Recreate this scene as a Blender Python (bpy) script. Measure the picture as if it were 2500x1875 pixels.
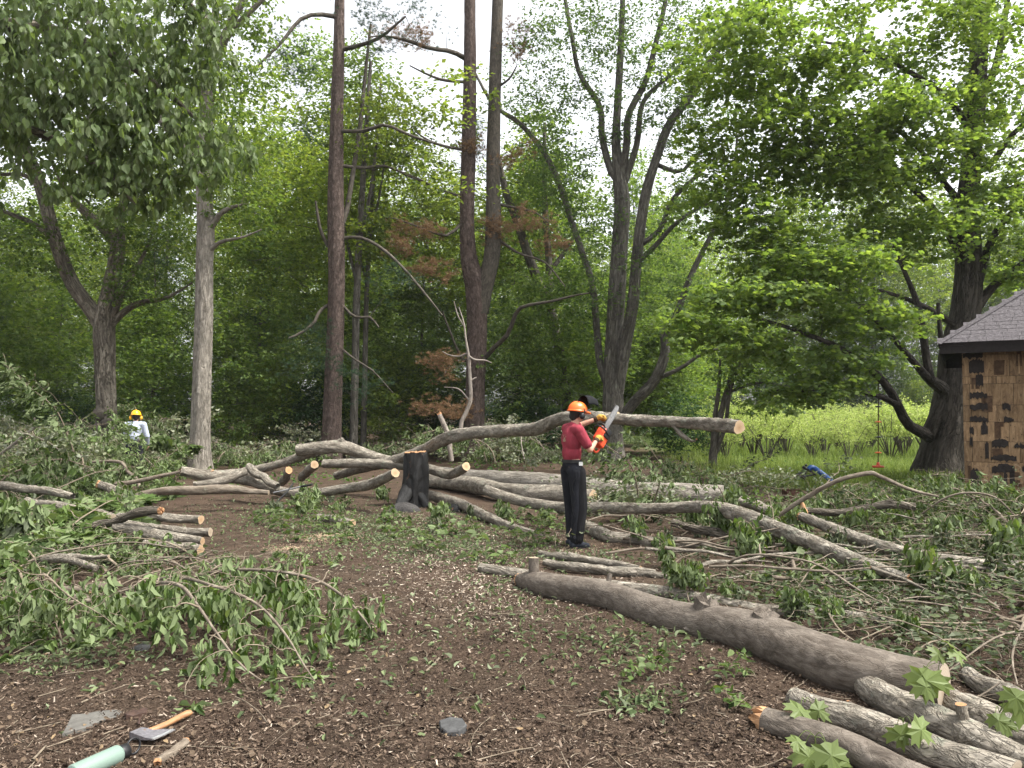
import bpy, bmesh, math, random
import numpy as np
from mathutils import Vector, Matrix

scene = bpy.context.scene
for o in list(bpy.data.objects):
    bpy.data.objects.remove(o)
C = scene.collection
R = math.radians
rng = np.random.default_rng(7)
random.seed(7)

# ------------------------------------------------------------------ camera
F, CX, CY, CAMZ = 1888.0, 1250.0, 937.5, 1.6
PITCH = math.atan((1015.0 - CY) / F)
cam_d = bpy.data.cameras.new('camera')
cam_d.sensor_width = 36.0
cam_d.lens = 36.0 * F / 2500.0
cam_d.clip_start = 0.05
cam_d.clip_end = 2000.0
cam = bpy.data.objects.new('camera', cam_d)
C.objects.link(cam)
cam.location = (0, 0, CAMZ)
cam.rotation_euler = (R(90) + PITCH, 0, 0)
scene.camera = cam

# ------------------------------------------------------------------ sky and sun (bright thin overcast)
SUN_AZ, SUN_EL = 105.0, 60.0        # degrees right of straight ahead, above the horizon
world = bpy.data.worlds.new('World')
scene.world = world
world.use_nodes = True
wn = world.node_tree
wn.nodes.clear()
sky = wn.nodes.new('ShaderNodeTexSky')
sky.sky_type = 'NISHITA'
sky.sun_disc = False
sky.sun_elevation = R(SUN_EL)
sky.sun_rotation = R(SUN_AZ)
sky.air_density = 1.0
sky.dust_density = 4.0
sky.ozone_density = 1.0
hsv = wn.nodes.new('ShaderNodeHueSaturation')
hsv.inputs['Saturation'].default_value = 0.16
bgn = wn.nodes.new('ShaderNodeBackground')
bgn.inputs['Strength'].default_value = 0.11
wout = wn.nodes.new('ShaderNodeOutputWorld')
wn.links.new(sky.outputs[0], hsv.inputs['Color'])
wn.links.new(hsv.outputs[0], bgn.inputs['Color'])
wn.links.new(bgn.outputs[0], wout.inputs['Surface'])
sun_d = bpy.data.lights.new('sun', 'SUN')
sun_d.energy = 1.5
sun_d.angle = R(10)
sun_d.color = (1.0, 0.95, 0.86)
sun = bpy.data.objects.new('sun', sun_d)
C.objects.link(sun)
sd = Vector((math.sin(R(SUN_AZ)) * math.cos(R(SUN_EL)), math.cos(R(SUN_AZ)) * math.cos(R(SUN_EL)), math.sin(R(SUN_EL))))
sun.rotation_euler = sd.to_track_quat('Z', 'Y').to_euler()
sun.location = (0, 0, 60)

scene.view_settings.view_transform = 'Standard'
scene.view_settings.look = 'None'
scene.view_settings.gamma = 1.0
scene.view_settings.use_curve_mapping = False
scene.view_settings.exposure = 2.1
scene.render.engine = 'CYCLES'
cy = scene.cycles
cy.max_bounces = 9
cy.diffuse_bounces = 5
cy.glossy_bounces = 2
cy.transmission_bounces = 5
cy.transparent_max_bounces = 6
cy.caustics_reflective = False
cy.caustics_refractive = False
cy.use_denoising = True
cy.sample_clamp_indirect = 6.0

# ------------------------------------------------------------------ pixel of the photograph -> point in the place
def ray(u, v):
    x, y, z = (u - CX) / F, 1.0, -(v - CY) / F
    c, s = math.cos(PITCH), math.sin(PITCH)
    return np.array((x, y * c - z * s, y * s + z * c))

def P(u, v, Y):
    r = ray(u, v)
    return np.array((0, 0, CAMZ)) + r * (Y / r[1])

def G(u, v, z=0.0):
    r = ray(u, v)
    return np.array((0, 0, CAMZ)) + r * ((z - CAMZ) / r[2])

def unit(a):
    a = np.asarray(a, float)
    return a / np.maximum(np.linalg.norm(a, axis=-1, keepdims=True), 1e-9)

def gz(x, y):
    """height of the ground"""
    x = np.asarray(x, float); y = np.asarray(y, float)
    n = (np.sin(x * 1.7 + 0.6 * np.sin(y * 1.1)) * np.sin(y * 1.3 + 1.2) * 0.022
         + np.sin(x * 4.3 + y * 2.1) * np.sin(y * 3.7 - x * 1.9 + 0.7) * 0.010
         + np.sin(x * 0.31 + 1.0) * np.sin(y * 0.27) * 0.05
         + np.sin(x * 9.1 - y * 4.4) * np.sin(y * 8.3 + x * 3.3) * 0.006)
    far = np.clip((np.hypot(x, y) - 60) / 80, 0, 1)
    return n * (1 - far) - 0.012

# ------------------------------------------------------------------ mesh collector
class MB:
    def __init__(self):
        self.v = []; self.k = []; self.f = {3: [], 4: []}; self.n = 0

    def add(self, verts, faces, bk=None):
        verts = np.asarray(verts, float).reshape(-1, 3)
        self.v.append(verts)
        self.k.append(verts if bk is None else np.asarray(bk, float).reshape(-1, 3))
        for f in faces:
            f = np.asarray(f, int)
            if f.size:
                self.f[f.shape[1]].append(f + self.n)
        self.n += len(verts)
        return self

    def build(self, name, mat, parent=None, origin=None, smooth=True, link=True):
        v = np.concatenate(self.v); k = np.concatenate(self.k)
        if origin is not None:
            v = v - np.asarray(origin, float)
        me = bpy.data.meshes.new(name)
        t = np.concatenate(self.f[3]) if self.f[3] else np.zeros((0, 3), int)
        q = np.concatenate(self.f[4]) if self.f[4] else np.zeros((0, 4), int)
        loops = np.concatenate([t.ravel(), q.ravel()]).astype(np.int32)
        starts = np.concatenate([np.arange(len(t)) * 3, len(t) * 3 + np.arange(len(q)) * 4]).astype(np.int32)
        me.vertices.add(len(v)); me.vertices.foreach_set('co', v.astype(np.float32).ravel())
        me.loops.add(len(loops)); me.loops.foreach_set('vertex_index', loops)
        me.polygons.add(len(starts)); me.polygons.foreach_set('loop_start', starts)
        me.polygons.foreach_set('use_smooth', np.full(len(starts), smooth, dtype=bool))
        me.update(calc_edges=True)
        a = me.attributes.new('bk', 'FLOAT_VECTOR', 'POINT')
        a.data.foreach_set('vector', k.astype(np.float32).ravel())
        if mat is not None:
            me.materials.append(mat)
        if not link:
            return me
        return obj(name, me, parent, origin if parent is None else None)

def obj(name, me, parent=None, loc=None):
    o = bpy.data.objects.new(name, me)
    C.objects.link(o)
    if parent is not None:
        o.parent = parent
    if loc is not None:
        o.location = loc
    return o

def empty(name, loc, rz=0.0):
    o = bpy.data.objects.new(name, None)
    C.objects.link(o)
    o.empty_display_size = 0.1
    o.location = loc
    o.rotation_euler = (0, 0, rz)
    return o

def tag(o, label, cat, group=None):
    o['label'] = label; o['category'] = cat
    if group: o['group'] = group
    return o

def copy_tree(o, parent=None):
    c = o.copy(); C.objects.link(c)
    if parent is not None: c.parent = parent
    for ch in list(o.children): copy_tree(ch, c)
    return c

def resample(pts, n):
    """smooth curve through the given points (any width of row), n samples"""
    p = np.asarray(pts, float)
    if len(p) < 3:
        t = np.linspace(0, 1, n)[:, None]
        return p[0] * (1 - t) + p[-1] * t
    d = np.r_[0, np.cumsum(np.linalg.norm(np.diff(p[:, :3], axis=0), axis=1))]
    q = np.linspace(0, d[-1], n)
    ext = np.vstack([2 * p[0] - p[1], p, 2 * p[-1] - p[-2]])
    ext[0, 3:] = p[0, 3:]; ext[-1, 3:] = p[-1, 3:]
    i = np.clip(np.searchsorted(d, q, side='right') - 1, 0, len(p) - 2)
    t = ((q - d[i]) / np.maximum(d[i + 1] - d[i], 1e-9))[:, None]
    a, b, c, e = ext[i], ext[i + 1], ext[i + 2], ext[i + 3]
    return 0.5 * ((2 * b) + (-a + c) * t + (2 * a - 5 * b + 4 * c - e) * t * t + (-a + 3 * b - 3 * c + e) * t ** 3)

def tubes(mb, paths, rads, seg=6, rough=0.0, seed=0, caps=False, flute=0.0, relief=None):
    """paths (N,K,3), rads (N,K): N tapered tubes"""
    paths = np.asarray(paths, float); rads = np.asarray(rads, float)
    N, K, _ = paths.shape
    tan = np.gradient(paths, axis=1)
    tan = unit(tan)
    main = unit(paths[:, -1] - paths[:, 0])
    ref = np.zeros((N, 3))
    ref[np.arange(N), np.argmin(np.abs(main), axis=1)] = 1.0
    ref = np.repeat(ref[:, None], K, 1)
    nx = unit(np.cross(tan, ref)); ny = np.cross(tan, nx)
    th = np.arange(seg) * 2 * np.pi / seg
    ct, st = np.cos(th), np.sin(th)
    rr = np.repeat(rads[:, :, None], seg, 2)
    L = np.concatenate([np.zeros((N, 1)), np.cumsum(np.linalg.norm(np.diff(paths, axis=1), axis=2), axis=1)], 1)
    if rough > 0:
        g = np.random.default_rng(seed)
        w = np.zeros_like(rr)
        for fq, am in ((1.3, .5), (3.1, .35), (7.3, .2), (15., .12)):
            for _ in range(2):
                m = g.integers(1, 4) if fq < 5 else g.integers(2, 7)
                w += am * np.sin(fq * L[:, :, None] / np.maximum(rads.mean() * 6, .02) + g.uniform(0, 6.28, (N, 1, 1)) + m * th[None, None])
        rr = rr * (1 + rough * w)
    if flute > 0:
        g = np.random.default_rng(seed + 5)
        rr = rr * (1 + flute * (np.sin(th * 5 + g.uniform(0, 6)) * .6 + np.sin(th * 9 + g.uniform(0, 6)) * .4)[None, None] * np.ones((N, K, 1)))
    vv = paths[:, :, None] + nx[:, :, None] * (rr * ct)[..., None] + ny[:, :, None] * (rr * st)[..., None]
    if relief is not None:
        vv[0] = bark_relief(vv[0], paths[0], *relief, seed)
    off = np.arange(N)[:, None, None] * 3.7
    bk = np.stack([rr * ct, rr * st, np.repeat(L[:, :, None], seg, 2) + off], -1)
    i = np.arange(K - 1)[:, None]; j = np.arange(seg)[None]
    a = i * seg + j; b = i * seg + (j + 1) % seg
    q = np.stack([a, b, b + seg, a + seg], -1).reshape(-1, 4)
    q = (q[None] + (np.arange(N) * K * seg)[:, None, None]).reshape(-1, 4)
    faces = [q]
    base = mb.n
    mb.add(vv.reshape(-1, 3), faces, bk)
    if caps:
        for n in range(N):
            for kk, flip in ((0, True), (K - 1, False)):
                ring = vv[n, kk]; c = ring.mean(0)
                bkc = bk[n, kk]
                idx = np.arange(seg)
                tri = np.stack([idx, (idx + 1) % seg, np.full(seg, seg)], -1)
                if flip: tri = tri[:, ::-1]
                mb.add(np.vstack([ring, c]), [tri], np.vstack([bkc, bkc.mean(0)]))
    return vv

def vnoise(p, seed=0):
    """smooth value noise on points (N,3), about -1..1"""
    g_ = np.random.default_rng(seed); tab = g_.uniform(-1, 1, (32, 32, 32))
    i = np.floor(p).astype(int); f = p - i; f = f * f * (3 - 2 * f)
    out = 0
    for dx in (0, 1):
        for dy in (0, 1):
            for dz in (0, 1):
                w = (f[:, 0] if dx else 1 - f[:, 0]) * (f[:, 1] if dy else 1 - f[:, 1]) * (f[:, 2] if dz else 1 - f[:, 2])
                out = out + w * tab[(i[:, 0] + dx) & 31, (i[:, 1] + dy) & 31, (i[:, 2] + dz) & 31]
    return out

def bark_relief(vv, ctr, amp, scale, stretch, seed):
    """push the rings of a tube in and out into plates and furrows"""
    K, S, _ = vv.shape
    d = vv - ctr[:, None]; r = np.linalg.norm(d, axis=2)
    L = np.r_[0, np.cumsum(np.linalg.norm(np.diff(ctr, axis=0), axis=1))]
    th = np.arange(S) * 2 * np.pi / S; rm = r.mean()
    q = np.stack([np.broadcast_to(rm * np.cos(th), (K, S)), np.broadcast_to(rm * np.sin(th), (K, S)), np.repeat(L[:, None] * stretch, S, 1)], -1).reshape(-1, 3) * scale + 50
    w = vnoise(q * .35 + 9, seed + 3)[:, None] * 1.2
    n = 1 - np.abs(vnoise(q + w, seed)) * 2.2
    furrow = -np.clip(n - .45, 0, 1) * 1.6
    h = furrow + .35 * vnoise(q * 2.7, seed + 1) + .6 * vnoise(q * .3, seed + 2)
    return vv + (d / r[..., None]) * (amp * h.reshape(K, S))[..., None]

def disc(ring, push=0.0, dome=0.0):
    """cut face that closes a ring of points: (verts, tris, bk)"""
    seg = len(ring); c = ring.mean(0)
    nrm = unit(np.cross(ring[1] - ring[0], ring[seg // 3] - ring[0]))
    rr = [ring, c + (ring - c) * 0.6, c + (ring - c) * 0.25]
    vs = np.vstack(rr + [c[None]]) + nrm * push
    faces3 = []; faces4 = []
    for k in range(2):
        j = np.arange(seg)
        faces4.append(np.stack([k * seg + j, k * seg + (j + 1) % seg, (k + 1) * seg + (j + 1) % seg, (k + 1) * seg + j], -1))
    j = np.arange(seg)
    faces3.append(np.stack([2 * seg + j, 2 * seg + (j + 1) % seg, np.full(seg, 3 * seg)], -1))
    ex = unit(ring[0] - c); ey = np.cross(nrm, ex)
    d = vs - c
    bk = np.stack([d @ ex, d @ ey, np.zeros(len(d))], -1)
    return vs, faces4 + faces3, bk

# ------------------------------------------------------------------ leaves
KITE = (np.array([(0, 0, 0), (.34, .42, .07), (0, 1, -.10), (-.34, .42, .07)]), [np.array([(0, 1, 2), (0, 2, 3)])])
OVAL = (np.array([(0, 0, 0), (.22, .25, .05), (.27, .6, .03), (0, 1, -.18), (-.27, .6, .03), (-.22, .25, .05), (0, .45, -.02)]),
        [np.array([(0, 1, 6), (1, 2, 6), (2, 3, 6), (3, 4, 6), (4, 5, 6), (5, 0, 6)])])
WILT = (np.array([(0, 0, 0), (.18, .28, .16), (.15, .68, .07), (0, 1, -.20), (-.18, .28, .16), (-.15, .68, .07), (0, .35, -.03), (0, .7, -.10)]),
        [np.array([(0, 1, 6), (0, 6, 4), (2, 3, 7), (7, 3, 5)]), np.array([(1, 2, 7, 6), (4, 6, 7, 5)])])
def _maple():
    pts = [(0, 0), (.20, .05), (.42, -.02), (.36, .16), (.62, .30), (.46, .38), (.52, .58), (.30, .50), (.20, .54), (.26, .78), (.10, .76), (0, 1.02)]
    full = pts + [(-x, y) for x, y in pts[-2:0:-1]]
    v = [(x, y, .05 * math.sin(9 * x) - .35 * (x * x) - .16 * y * y) for x, y in full]
    n = len(v)
    v.append((0, .36, .03))
    return np.array(v), [np.array([(i, (i + 1) % n, n) for i in range(n)])]
MAPLE = _maple()
STAR = (np.array([(0, 0, 0), (.5, .18, -.08), (.22, .42, .04), (.42, .74, -.06), (0, 1, -.10), (-.42, .74, -.06), (-.22, .42, .04), (-.5, .18, -.08)]),
        [np.array([(0, 1, 2), (0, 2, 6), (0, 6, 7), (2, 3, 4), (2, 4, 6), (6, 4, 5)])])
NEEDLE = (np.array([(-.035, 0, 0), (.035, 0, 0), (0, 1, 0)]), [np.array([(0, 1, 2)])])
BLADE = (np.array([(-.032, 0, 0), (.032, 0, 0), (.02, .6, .08), (-.02, .6, .08), (0, 1, .28)]), [np.array([(3, 2, 4)]), np.array([(0, 1, 2, 3)])])

def leaves(mb, pos, axis, nrm, size, tpl, g, jit=0.25):
    pos = np.asarray(pos, float); n = len(pos)
    if n == 0: return
    d = unit(axis); x = unit(np.cross(d, nrm)); z = np.cross(x, d)
    size = np.broadcast_to(np.asarray(size, float), (n,))
    tv, tf = tpl
    s = size[:, None, None]
    wj = (1 + jit * g.uniform(-1, 1, n))[:, None, None]
    zz = (1 + 1.6 * jit * g.uniform(-1, 1, n))[:, None, None]
    V = pos[:, None] + s * (tv[None, :, 0:1] * wj * x[:, None] + tv[None, :, 1:2] * d[:, None] + tv[None, :, 2:3] * zz * z[:, None])
    k = len(tv)
    faces = [(f[None] + (np.arange(n) * k)[:, None, None]).reshape(-1, f.shape[1]) for f in tf]
    mb.add(V.reshape(-1, 3), faces)

def spray(mb, tg, dr, per, rad, size, tpl, g, mode='flat', sag=0.25, thick=0.10):
    """leaves round the twig ends tg"""
    n = len(tg) * per
    T = np.repeat(tg, per, 0); D = np.repeat(dr, per, 0)
    a = g.uniform(0, 2 * np.pi, n); r = rad * np.sqrt(g.uniform(0, 1, n)) * np.repeat(g.uniform(.6, 1.25, len(tg)), per)
    out = np.stack([np.cos(a), np.sin(a), np.zeros(n)], -1)
    # leaves sit in small bunches along the spray
    nb = max(2, per // 6)
    sub = np.repeat(np.arange(len(tg)) * nb, per) + g.integers(0, nb, n)
    sa = g.uniform(0, 2 * np.pi, len(tg) * nb); sr = rad * np.sqrt(g.uniform(0, 1, len(tg) * nb)) * np.repeat(g.uniform(.7, 1.3, len(tg)), nb)
    bc = np.stack([np.cos(sa) * sr, np.sin(sa) * sr, g.normal(0, thick, len(tg) * nb) - sag * sr * sr / max(rad, .01)], -1) + np.repeat(dr, nb, 0) * (g.uniform(-.9, .35, len(tg) * nb) * rad)[:, None]
    r = r * .30
    pos = T + bc[sub] + out * r[:, None]
    pos[:, 2] += g.normal(0, thick * .45, n)
    nz = g.normal(0, 1, (n, 3))
    if mode == 'flat':
        ax = out * .9 + D * .5 + nz * .35; ax[:, 2] -= .25
        nm = np.array((0, 0, 1.0)) + nz[:, ::-1] * .38
    elif mode == 'droop':
        ax = out * .45 + nz * .28; ax[:, 2] -= .95
        nm = out + nz[:, ::-1] * .4 + np.array((0, 0, .35))
    else:
        ax = nz; nm = g.normal(0, 1, (n, 3)) + np.array((0, 0, .6))
    leaves(mb, pos, ax, nm, size * g.uniform(.65, 1.25, n), tpl, g)

def tufts(mb, tg, dr, per, rad, nn, size, g, tpl=NEEDLE, flat=.35):
    n = len(tg) * per
    T = np.repeat(tg, per, 0); D = np.repeat(dr, per, 0)
    side = unit(np.cross(D, np.array((0, 0, 1.0))) + 1e-6)
    al = g.uniform(-1.2, .5, n); w = g.normal(0, .55, n)
    c = T + D * (al * rad)[:, None] + side * (w * rad * (1.0 - .3 * al))[:, None]
    c[:, 2] += g.normal(0, .05, n)
    c2 = np.repeat(c, nn, 0); D2 = np.repeat(D, nn, 0)
    ax = unit(D2 * .8 + g.normal(0, 1, (n * nn, 3)) * np.array((1, 1, flat + .3)) + np.array((0, 0, .3)))
    leaves(mb, c2, ax, g.normal(0, 1, (n * nn, 3)), size * g.uniform(.7, 1.15, n * nn), tpl, g)

def grow(sk, skr, tg, g, up=0.12, K=6, wob=0.08, rmax=.06, down=.7):
    """twigs from the nearest wood to every target; returns paths, radii, end directions"""
    cap = len(sk) + len(tg) * (K - 1)
    nodes = np.zeros((cap, 3)); nr = np.zeros(cap)
    nodes[:len(sk)] = sk; nr[:len(sk)] = skr
    m = len(sk)
    dmin = np.array([np.min(np.linalg.norm(sk - t, axis=1)) for t in tg])
    paths = np.zeros((len(tg), K, 3)); rad = np.zeros((len(tg), K))
    tt = np.linspace(0, 1, K)[:, None]
    for i in np.argsort(dmin):
        t = tg[i]
        d = np.linalg.norm(nodes[:m] - t, axis=1) + down * np.maximum(0, nodes[:m, 2] - t[2] + .1)
        j = int(np.argmin(d)); p0 = nodes[j]
        L = np.linalg.norm(t - p0)
        mid = np.array((g.normal(0, wob), g.normal(0, wob), g.normal(0, wob) + up)) * L
        w2 = np.array(g.normal(0, wob * .5, 3)) * L
        pth = p0 * (1 - tt) + t * tt + mid * (4 * tt * (1 - tt)) + w2 * np.sin(tt * 2 * np.pi)
        r0 = min(nr[j] * .75, .006 + .013 * L, rmax)
        paths[i] = pth; rad[i] = r0 + (max(.003, r0 * .25) - r0) * tt[:, 0]
        nodes[m:m + K - 1] = pth[1:]; nr[m:m + K - 1] = rad[i, 1:]
        m += K - 1
    return paths, rad, unit(paths[:, -1] - paths[:, -2])

def ball(n, g, c, r, shell=.35):
    d = unit(g.normal(0, 1, (n, 3)))
    rad = g.uniform(shell ** 3, 1, n) ** (1 / 3)
    return np.asarray(c) + d * rad[:, None] * np.asarray(r)

# ------------------------------------------------------------------ materials
def new_mat(name):
    m = bpy.data.materials.new(name)
    m.use_nodes = True
    nt = m.node_tree
    b = nt.nodes['Principled BSDF']
    return m, nt, b

def nd(nt, t, **kw):
    n = nt.nodes.new(t)
    for k, v in kw.items():
        setattr(n, k, v)
    return n

def ramp(nt, fac, stops, interp='LINEAR'):
    r = nt.nodes.new('ShaderNodeValToRGB')
    r.color_ramp.interpolation = interp
    el = r.color_ramp.elements
    while len(el) < len(stops): el.new(0.5)
    for e, (p, c) in zip(el, stops):
        e.position = p; e.color = (*c, 1) if len(c) == 3 else c
    nt.links.new(fac, r.inputs[0])
    return r

def mixc(nt, fac, a, b, blend='MIX'):
    m = nt.nodes.new('ShaderNodeMix'); m.data_type = 'RGBA'; m.blend_type = blend
    for s, val in ((m.inputs[0], fac), (m.inputs[6], a), (m.inputs[7], b)):
        if hasattr(val, 'links') or hasattr(val, 'is_linked'): nt.links.new(val, s)
        elif isinstance(val, (int, float)): s.default_value = val
        else: s.default_value = (*val, 1)
    return m.outputs[2]

def noise(nt, vec, scale, detail=5, rough=.6, dist=0.0):
    n = nt.nodes.new('ShaderNodeTexNoise')
    n.inputs['Scale'].default_value = scale; n.inputs['Detail'].default_value = detail
    n.inputs['Roughness'].default_value = rough; n.inputs['Distortion'].default_value = dist
    if vec is not None: nt.links.new(vec, n.inputs['Vector'])
    return n.outputs[0]

def vmap(nt, src, sc):
    m = nt.nodes.new('ShaderNodeMapping'); m.inputs['Scale'].default_value = sc
    nt.links.new(src, m.inputs['Vector'])
    return m.outputs[0]

def math_n(nt, op, a, b=None):
    m = nt.nodes.new('ShaderNodeMath'); m.operation = op
    for s, val in ((m.inputs[0], a), (m.inputs[1], b)):
        if val is None: continue
        if isinstance(val, (int, float)): s.default_value = val
        else: nt.links.new(val, s)
    return m.outputs[0]

def bump(nt, h, strength, dist, b):
    n = nt.nodes.new('ShaderNodeBump'); n.inputs['Strength'].default_value = strength; n.inputs['Distance'].default_value = dist
    nt.links.new(h, n.inputs['Height']); nt.links.new(n.outputs[0], b.inputs['Normal'])
    return n

def attr(nt, name='bk'):
    a = nt.nodes.new('ShaderNodeAttribute'); a.attribute_name = name
    return a.outputs['Vector']

def bark(name, dark, mid, light, scale=9.0, stretch=.22, crack=.5, lichen=None, bstr=.8, bdist=.03, lich_amt=.62):
    m, nt, b = new_mat(name)
    v = vmap(nt, attr(nt), (1, 1, stretch))
    n1 = noise(nt, v, scale, 6, .65, .6)
    rn = noise(nt, v, scale * .62, 4, .55, 1.1)
    rn2 = noise(nt, v, scale * 1.5, 3, .6, .8)
    rd = math_n(nt, 'ABSOLUTE', math_n(nt, 'SUBTRACT', rn, .5))
    rd2 = math_n(nt, 'ABSOLUTE', math_n(nt, 'SUBTRACT', rn2, .5))
    cr = ramp(nt, math_n(nt, 'MINIMUM', rd, math_n(nt, 'MULTIPLY', rd2, 1.6)), [(.006, (0, 0, 0)), (.05, (1, 1, 1))])
    col = ramp(nt, n1, [(.34, dark), (.48, mid), (.64, light)]).outputs[0]
    mo = noise(nt, vmap(nt, attr(nt), (1, 1, .5)), scale * .45, 4, .7, .8)
    col = mixc(nt, ramp(nt, mo, [(.40, (1, 1, 1)), (.52, (0, 0, 0))]).outputs[0], col, mixc(nt, .6, col, tuple(c * .6 for c in dark)))
    big = noise(nt, attr(nt), 2.2, 3, .6)
    col = mixc(nt, ramp(nt, big, [(.35, (0, 0, 0)), (.7, (1, 1, 1))]).outputs[0], col, mixc(nt, .55, col, light))
    if lichen is not None:
        ln = noise(nt, attr(nt), 6.5, 5, .7, .4)
        lm = ramp(nt, ln, [(lich_amt - .06, (0, 0, 0)), (lich_amt + .04, (1, 1, 1))]).outputs[0]
        col = mixc(nt, math_n(nt, 'MULTIPLY', lm, .75), col, lichen)
    ck = math_n(nt, 'MULTIPLY', math_n(nt, 'MULTIPLY', math_n(nt, 'SUBTRACT', 1.0, cr.outputs[0]), crack), ramp(nt, big, [(.38, (.15, .15, .15)), (.6, (1, 1, 1))]).outputs[0])
    col = mixc(nt, ck, col, tuple(c * .45 for c in dark))
    nt.links.new(col, b.inputs['Base Color'])
    b.inputs['Roughness'].default_value = .9; b.inputs['Specular IOR Level'].default_value = .15
    h = math_n(nt, 'ADD', n1, math_n(nt, 'MULTIPLY', cr.outputs[0], crack))
    bump(nt, h, bstr, bdist, b)
    return m

def leaf_mat(name, cols, trans=.45, tint=(1.25, 1.2, .55), back=None, rough=.5, spec=.25, vary=.25):
    m, nt, b = new_mat(name)
    geo = nt.nodes.new('ShaderNodeNewGeometry')
    c = ramp(nt, geo.outputs['Random Per Island'], [(i / max(1, len(cols) - 1), k) for i, k in enumerate(cols)]).outputs[0]
    oi = nt.nodes.new('ShaderNodeObjectInfo')
    hs = nt.nodes.new('ShaderNodeHueSaturation')
    mr = nt.nodes.new('ShaderNodeMapRange')
    mr.inputs['To Min'].default_value = 1 - vary; mr.inputs['To Max'].default_value = 1 + vary
    nt.links.new(oi.outputs['Random'], mr.inputs['Value']); nt.links.new(mr.outputs[0], hs.inputs['Value'])
    nt.links.new(c, hs.inputs['Color'])
    c = hs.outputs[0]
    front = c
    if back is not None:
        front = mixc(nt, geo.outputs['Backfacing'], c, mixc(nt, .65, c, back))
    nt.links.new(front, b.inputs['Base Color'])
    b.inputs['Roughness'].default_value = rough; b.inputs['Specular IOR Level'].default_value = spec
    tr = nt.nodes.new('ShaderNodeBsdfTranslucent')
    nt.links.new(mixc(nt, 1.0, c, tint, 'MULTIPLY'), tr.inputs['Color'])
    mx = nt.nodes.new('ShaderNodeMixShader'); mx.inputs[0].default_value = trans
    nt.links.new(b.outputs[0], mx.inputs[1]); nt.links.new(tr.outputs[0], mx.inputs[2])
    nt.links.new(mx.outputs[0], nt.nodes['Material Output'].inputs['Surface'])
    return m

def plain(name, col, rough=.6, spec=.3, metal=0.0, var=.15, scale=30, bstr=0.0, bdist=.003, coat=0.0):
    m, nt, b = new_mat(name)
    tc = nt.nodes.new('ShaderNodeTexCoord')
    n = noise(nt, tc.outputs['Object'], scale, 5, .65)
    d = tuple(max(0, c * (1 - var)) for c in col); l = tuple(min(1, c * (1 + var)) for c in col)
    nt.links.new(ramp(nt, n, [(.3, d), (.7, l)]).outputs[0], b.inputs['Base Color'])
    b.inputs['Roughness'].default_value = rough; b.inputs['Specular IOR Level'].default_value = spec
    b.inputs['Metallic'].default_value = metal; b.inputs['Coat Weight'].default_value = coat
    if bstr: bump(nt, n, bstr, bdist, b)
    return m

M = {}
M['bark_log'] = bark('bark_log', (.085, .07, .054), (.20, .175, .14), (.36, .325, .27), 17, .42, .55, (.25, .26, .205), .9, .02)
M['bark_big'] = bark('bark_big', (.07, .056, .044), (.115, .096, .078), (.175, .15, .125), 20, .5, .3, None, .7, .010)
M['bark_pale'] = bark('bark_pale', (.13, .115, .093), (.235, .21, .175), (.34, .31, .265), 15, .16, .55, None, .9, .03)
M['bark_oak'] = bark('bark_oak', (.07, .058, .045), (.17, .145, .115), (.27, .24, .19), 11, .16, .85, (.20, .21, .16), 1.0, .045, .70)
M['bark_pine'] = bark('bark_pine', (.055, .04, .035), (.115, .083, .07), (.19, .145, .125), 15, .38, .7, (.22, .22, .20), 1.0, .03, .74)
M['bark_maple'] = bark('bark_maple', (.034, .029, .024), (.072, .062, .051), (.115, .102, .085), 9, .14, .75, (.10, .105, .085), 1.0, .05, .68)
M['bark_clump'] = bark('bark_clump', (.06, .054, .045), (.125, .113, .095), (.20, .185, .16), 9, .14, .7, (.24, .26, .20), 1.0, .04, .66)
M['bark_bg'] = bark('bark_bg', (.04, .035, .03), (.085, .075, .062), (.15, .135, .11), 8, .2, .5, None, .7, .03)
M['bark_stick'] = bark('bark_stick', (.075, .057, .042), (.15, .12, .092), (.25, .215, .17), 22, .3, .35, (.26, .26, .20), .6, .008, .68)
M['twig'] = bark('twig', (.075, .058, .042), (.15, .12, .088), (.25, .21, .155), 30, .3, .2, None, .4, .004)
M['twig_dark'] = bark('twig_dark', (.035, .03, .025), (.075, .065, .052), (.12, .105, .085), 20, .3, .3, None, .5, .006)
M['dead_pale'] = bark('dead_pale', (.15, .125, .105), (.26, .225, .19), (.36, .32, .275), 16, .2, .4, None, .6, .012)
M['char'] = None

def cut_wood(name, core, outer, rim):
    m, nt, b = new_mat(name)
    a = attr(nt)
    ln = nt.nodes.new('ShaderNodeVectorMath'); ln.operation = 'LENGTH'; nt.links.new(a, ln.inputs[0])
    nz = noise(nt, a, 14, 3)
    d = math_n(nt, 'ADD', ln.outputs['Value'], math_n(nt, 'MULTIPLY', nz, .03))
    rings = math_n(nt, 'SINE', math_n(nt, 'MULTIPLY', d, 420.0))
    col = ramp(nt, d, [(.02, core), (.09, outer), (.24, rim)]).outputs[0]
    col = mixc(nt, math_n(nt, 'MULTIPLY', math_n(nt, 'ADD', math_n(nt, 'MULTIPLY', rings, .5), .5), .22), col, tuple(c * .55 for c in core))
    st = noise(nt, a, 60, 4)
    col = mixc(nt, math_n(nt, 'MULTIPLY', st, .25), col, tuple(c * .7 for c in outer))
    nt.links.new(col, b.inputs['Base Color']); b.inputs['Roughness'].default_value = .85
    b.inputs['Specular IOR Level'].default_value = .1
    bump(nt, st, .4, .004, b)
    return m
M['cut'] = cut_wood('cut_wood', (.30, .19, .105), (.46, .34, .22), (.42, .32, .22))
M['cut_old'] = cut_wood('cut_wood_grey', (.26, .20, .14), (.36, .30, .23), (.32, .27, .21))
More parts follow.
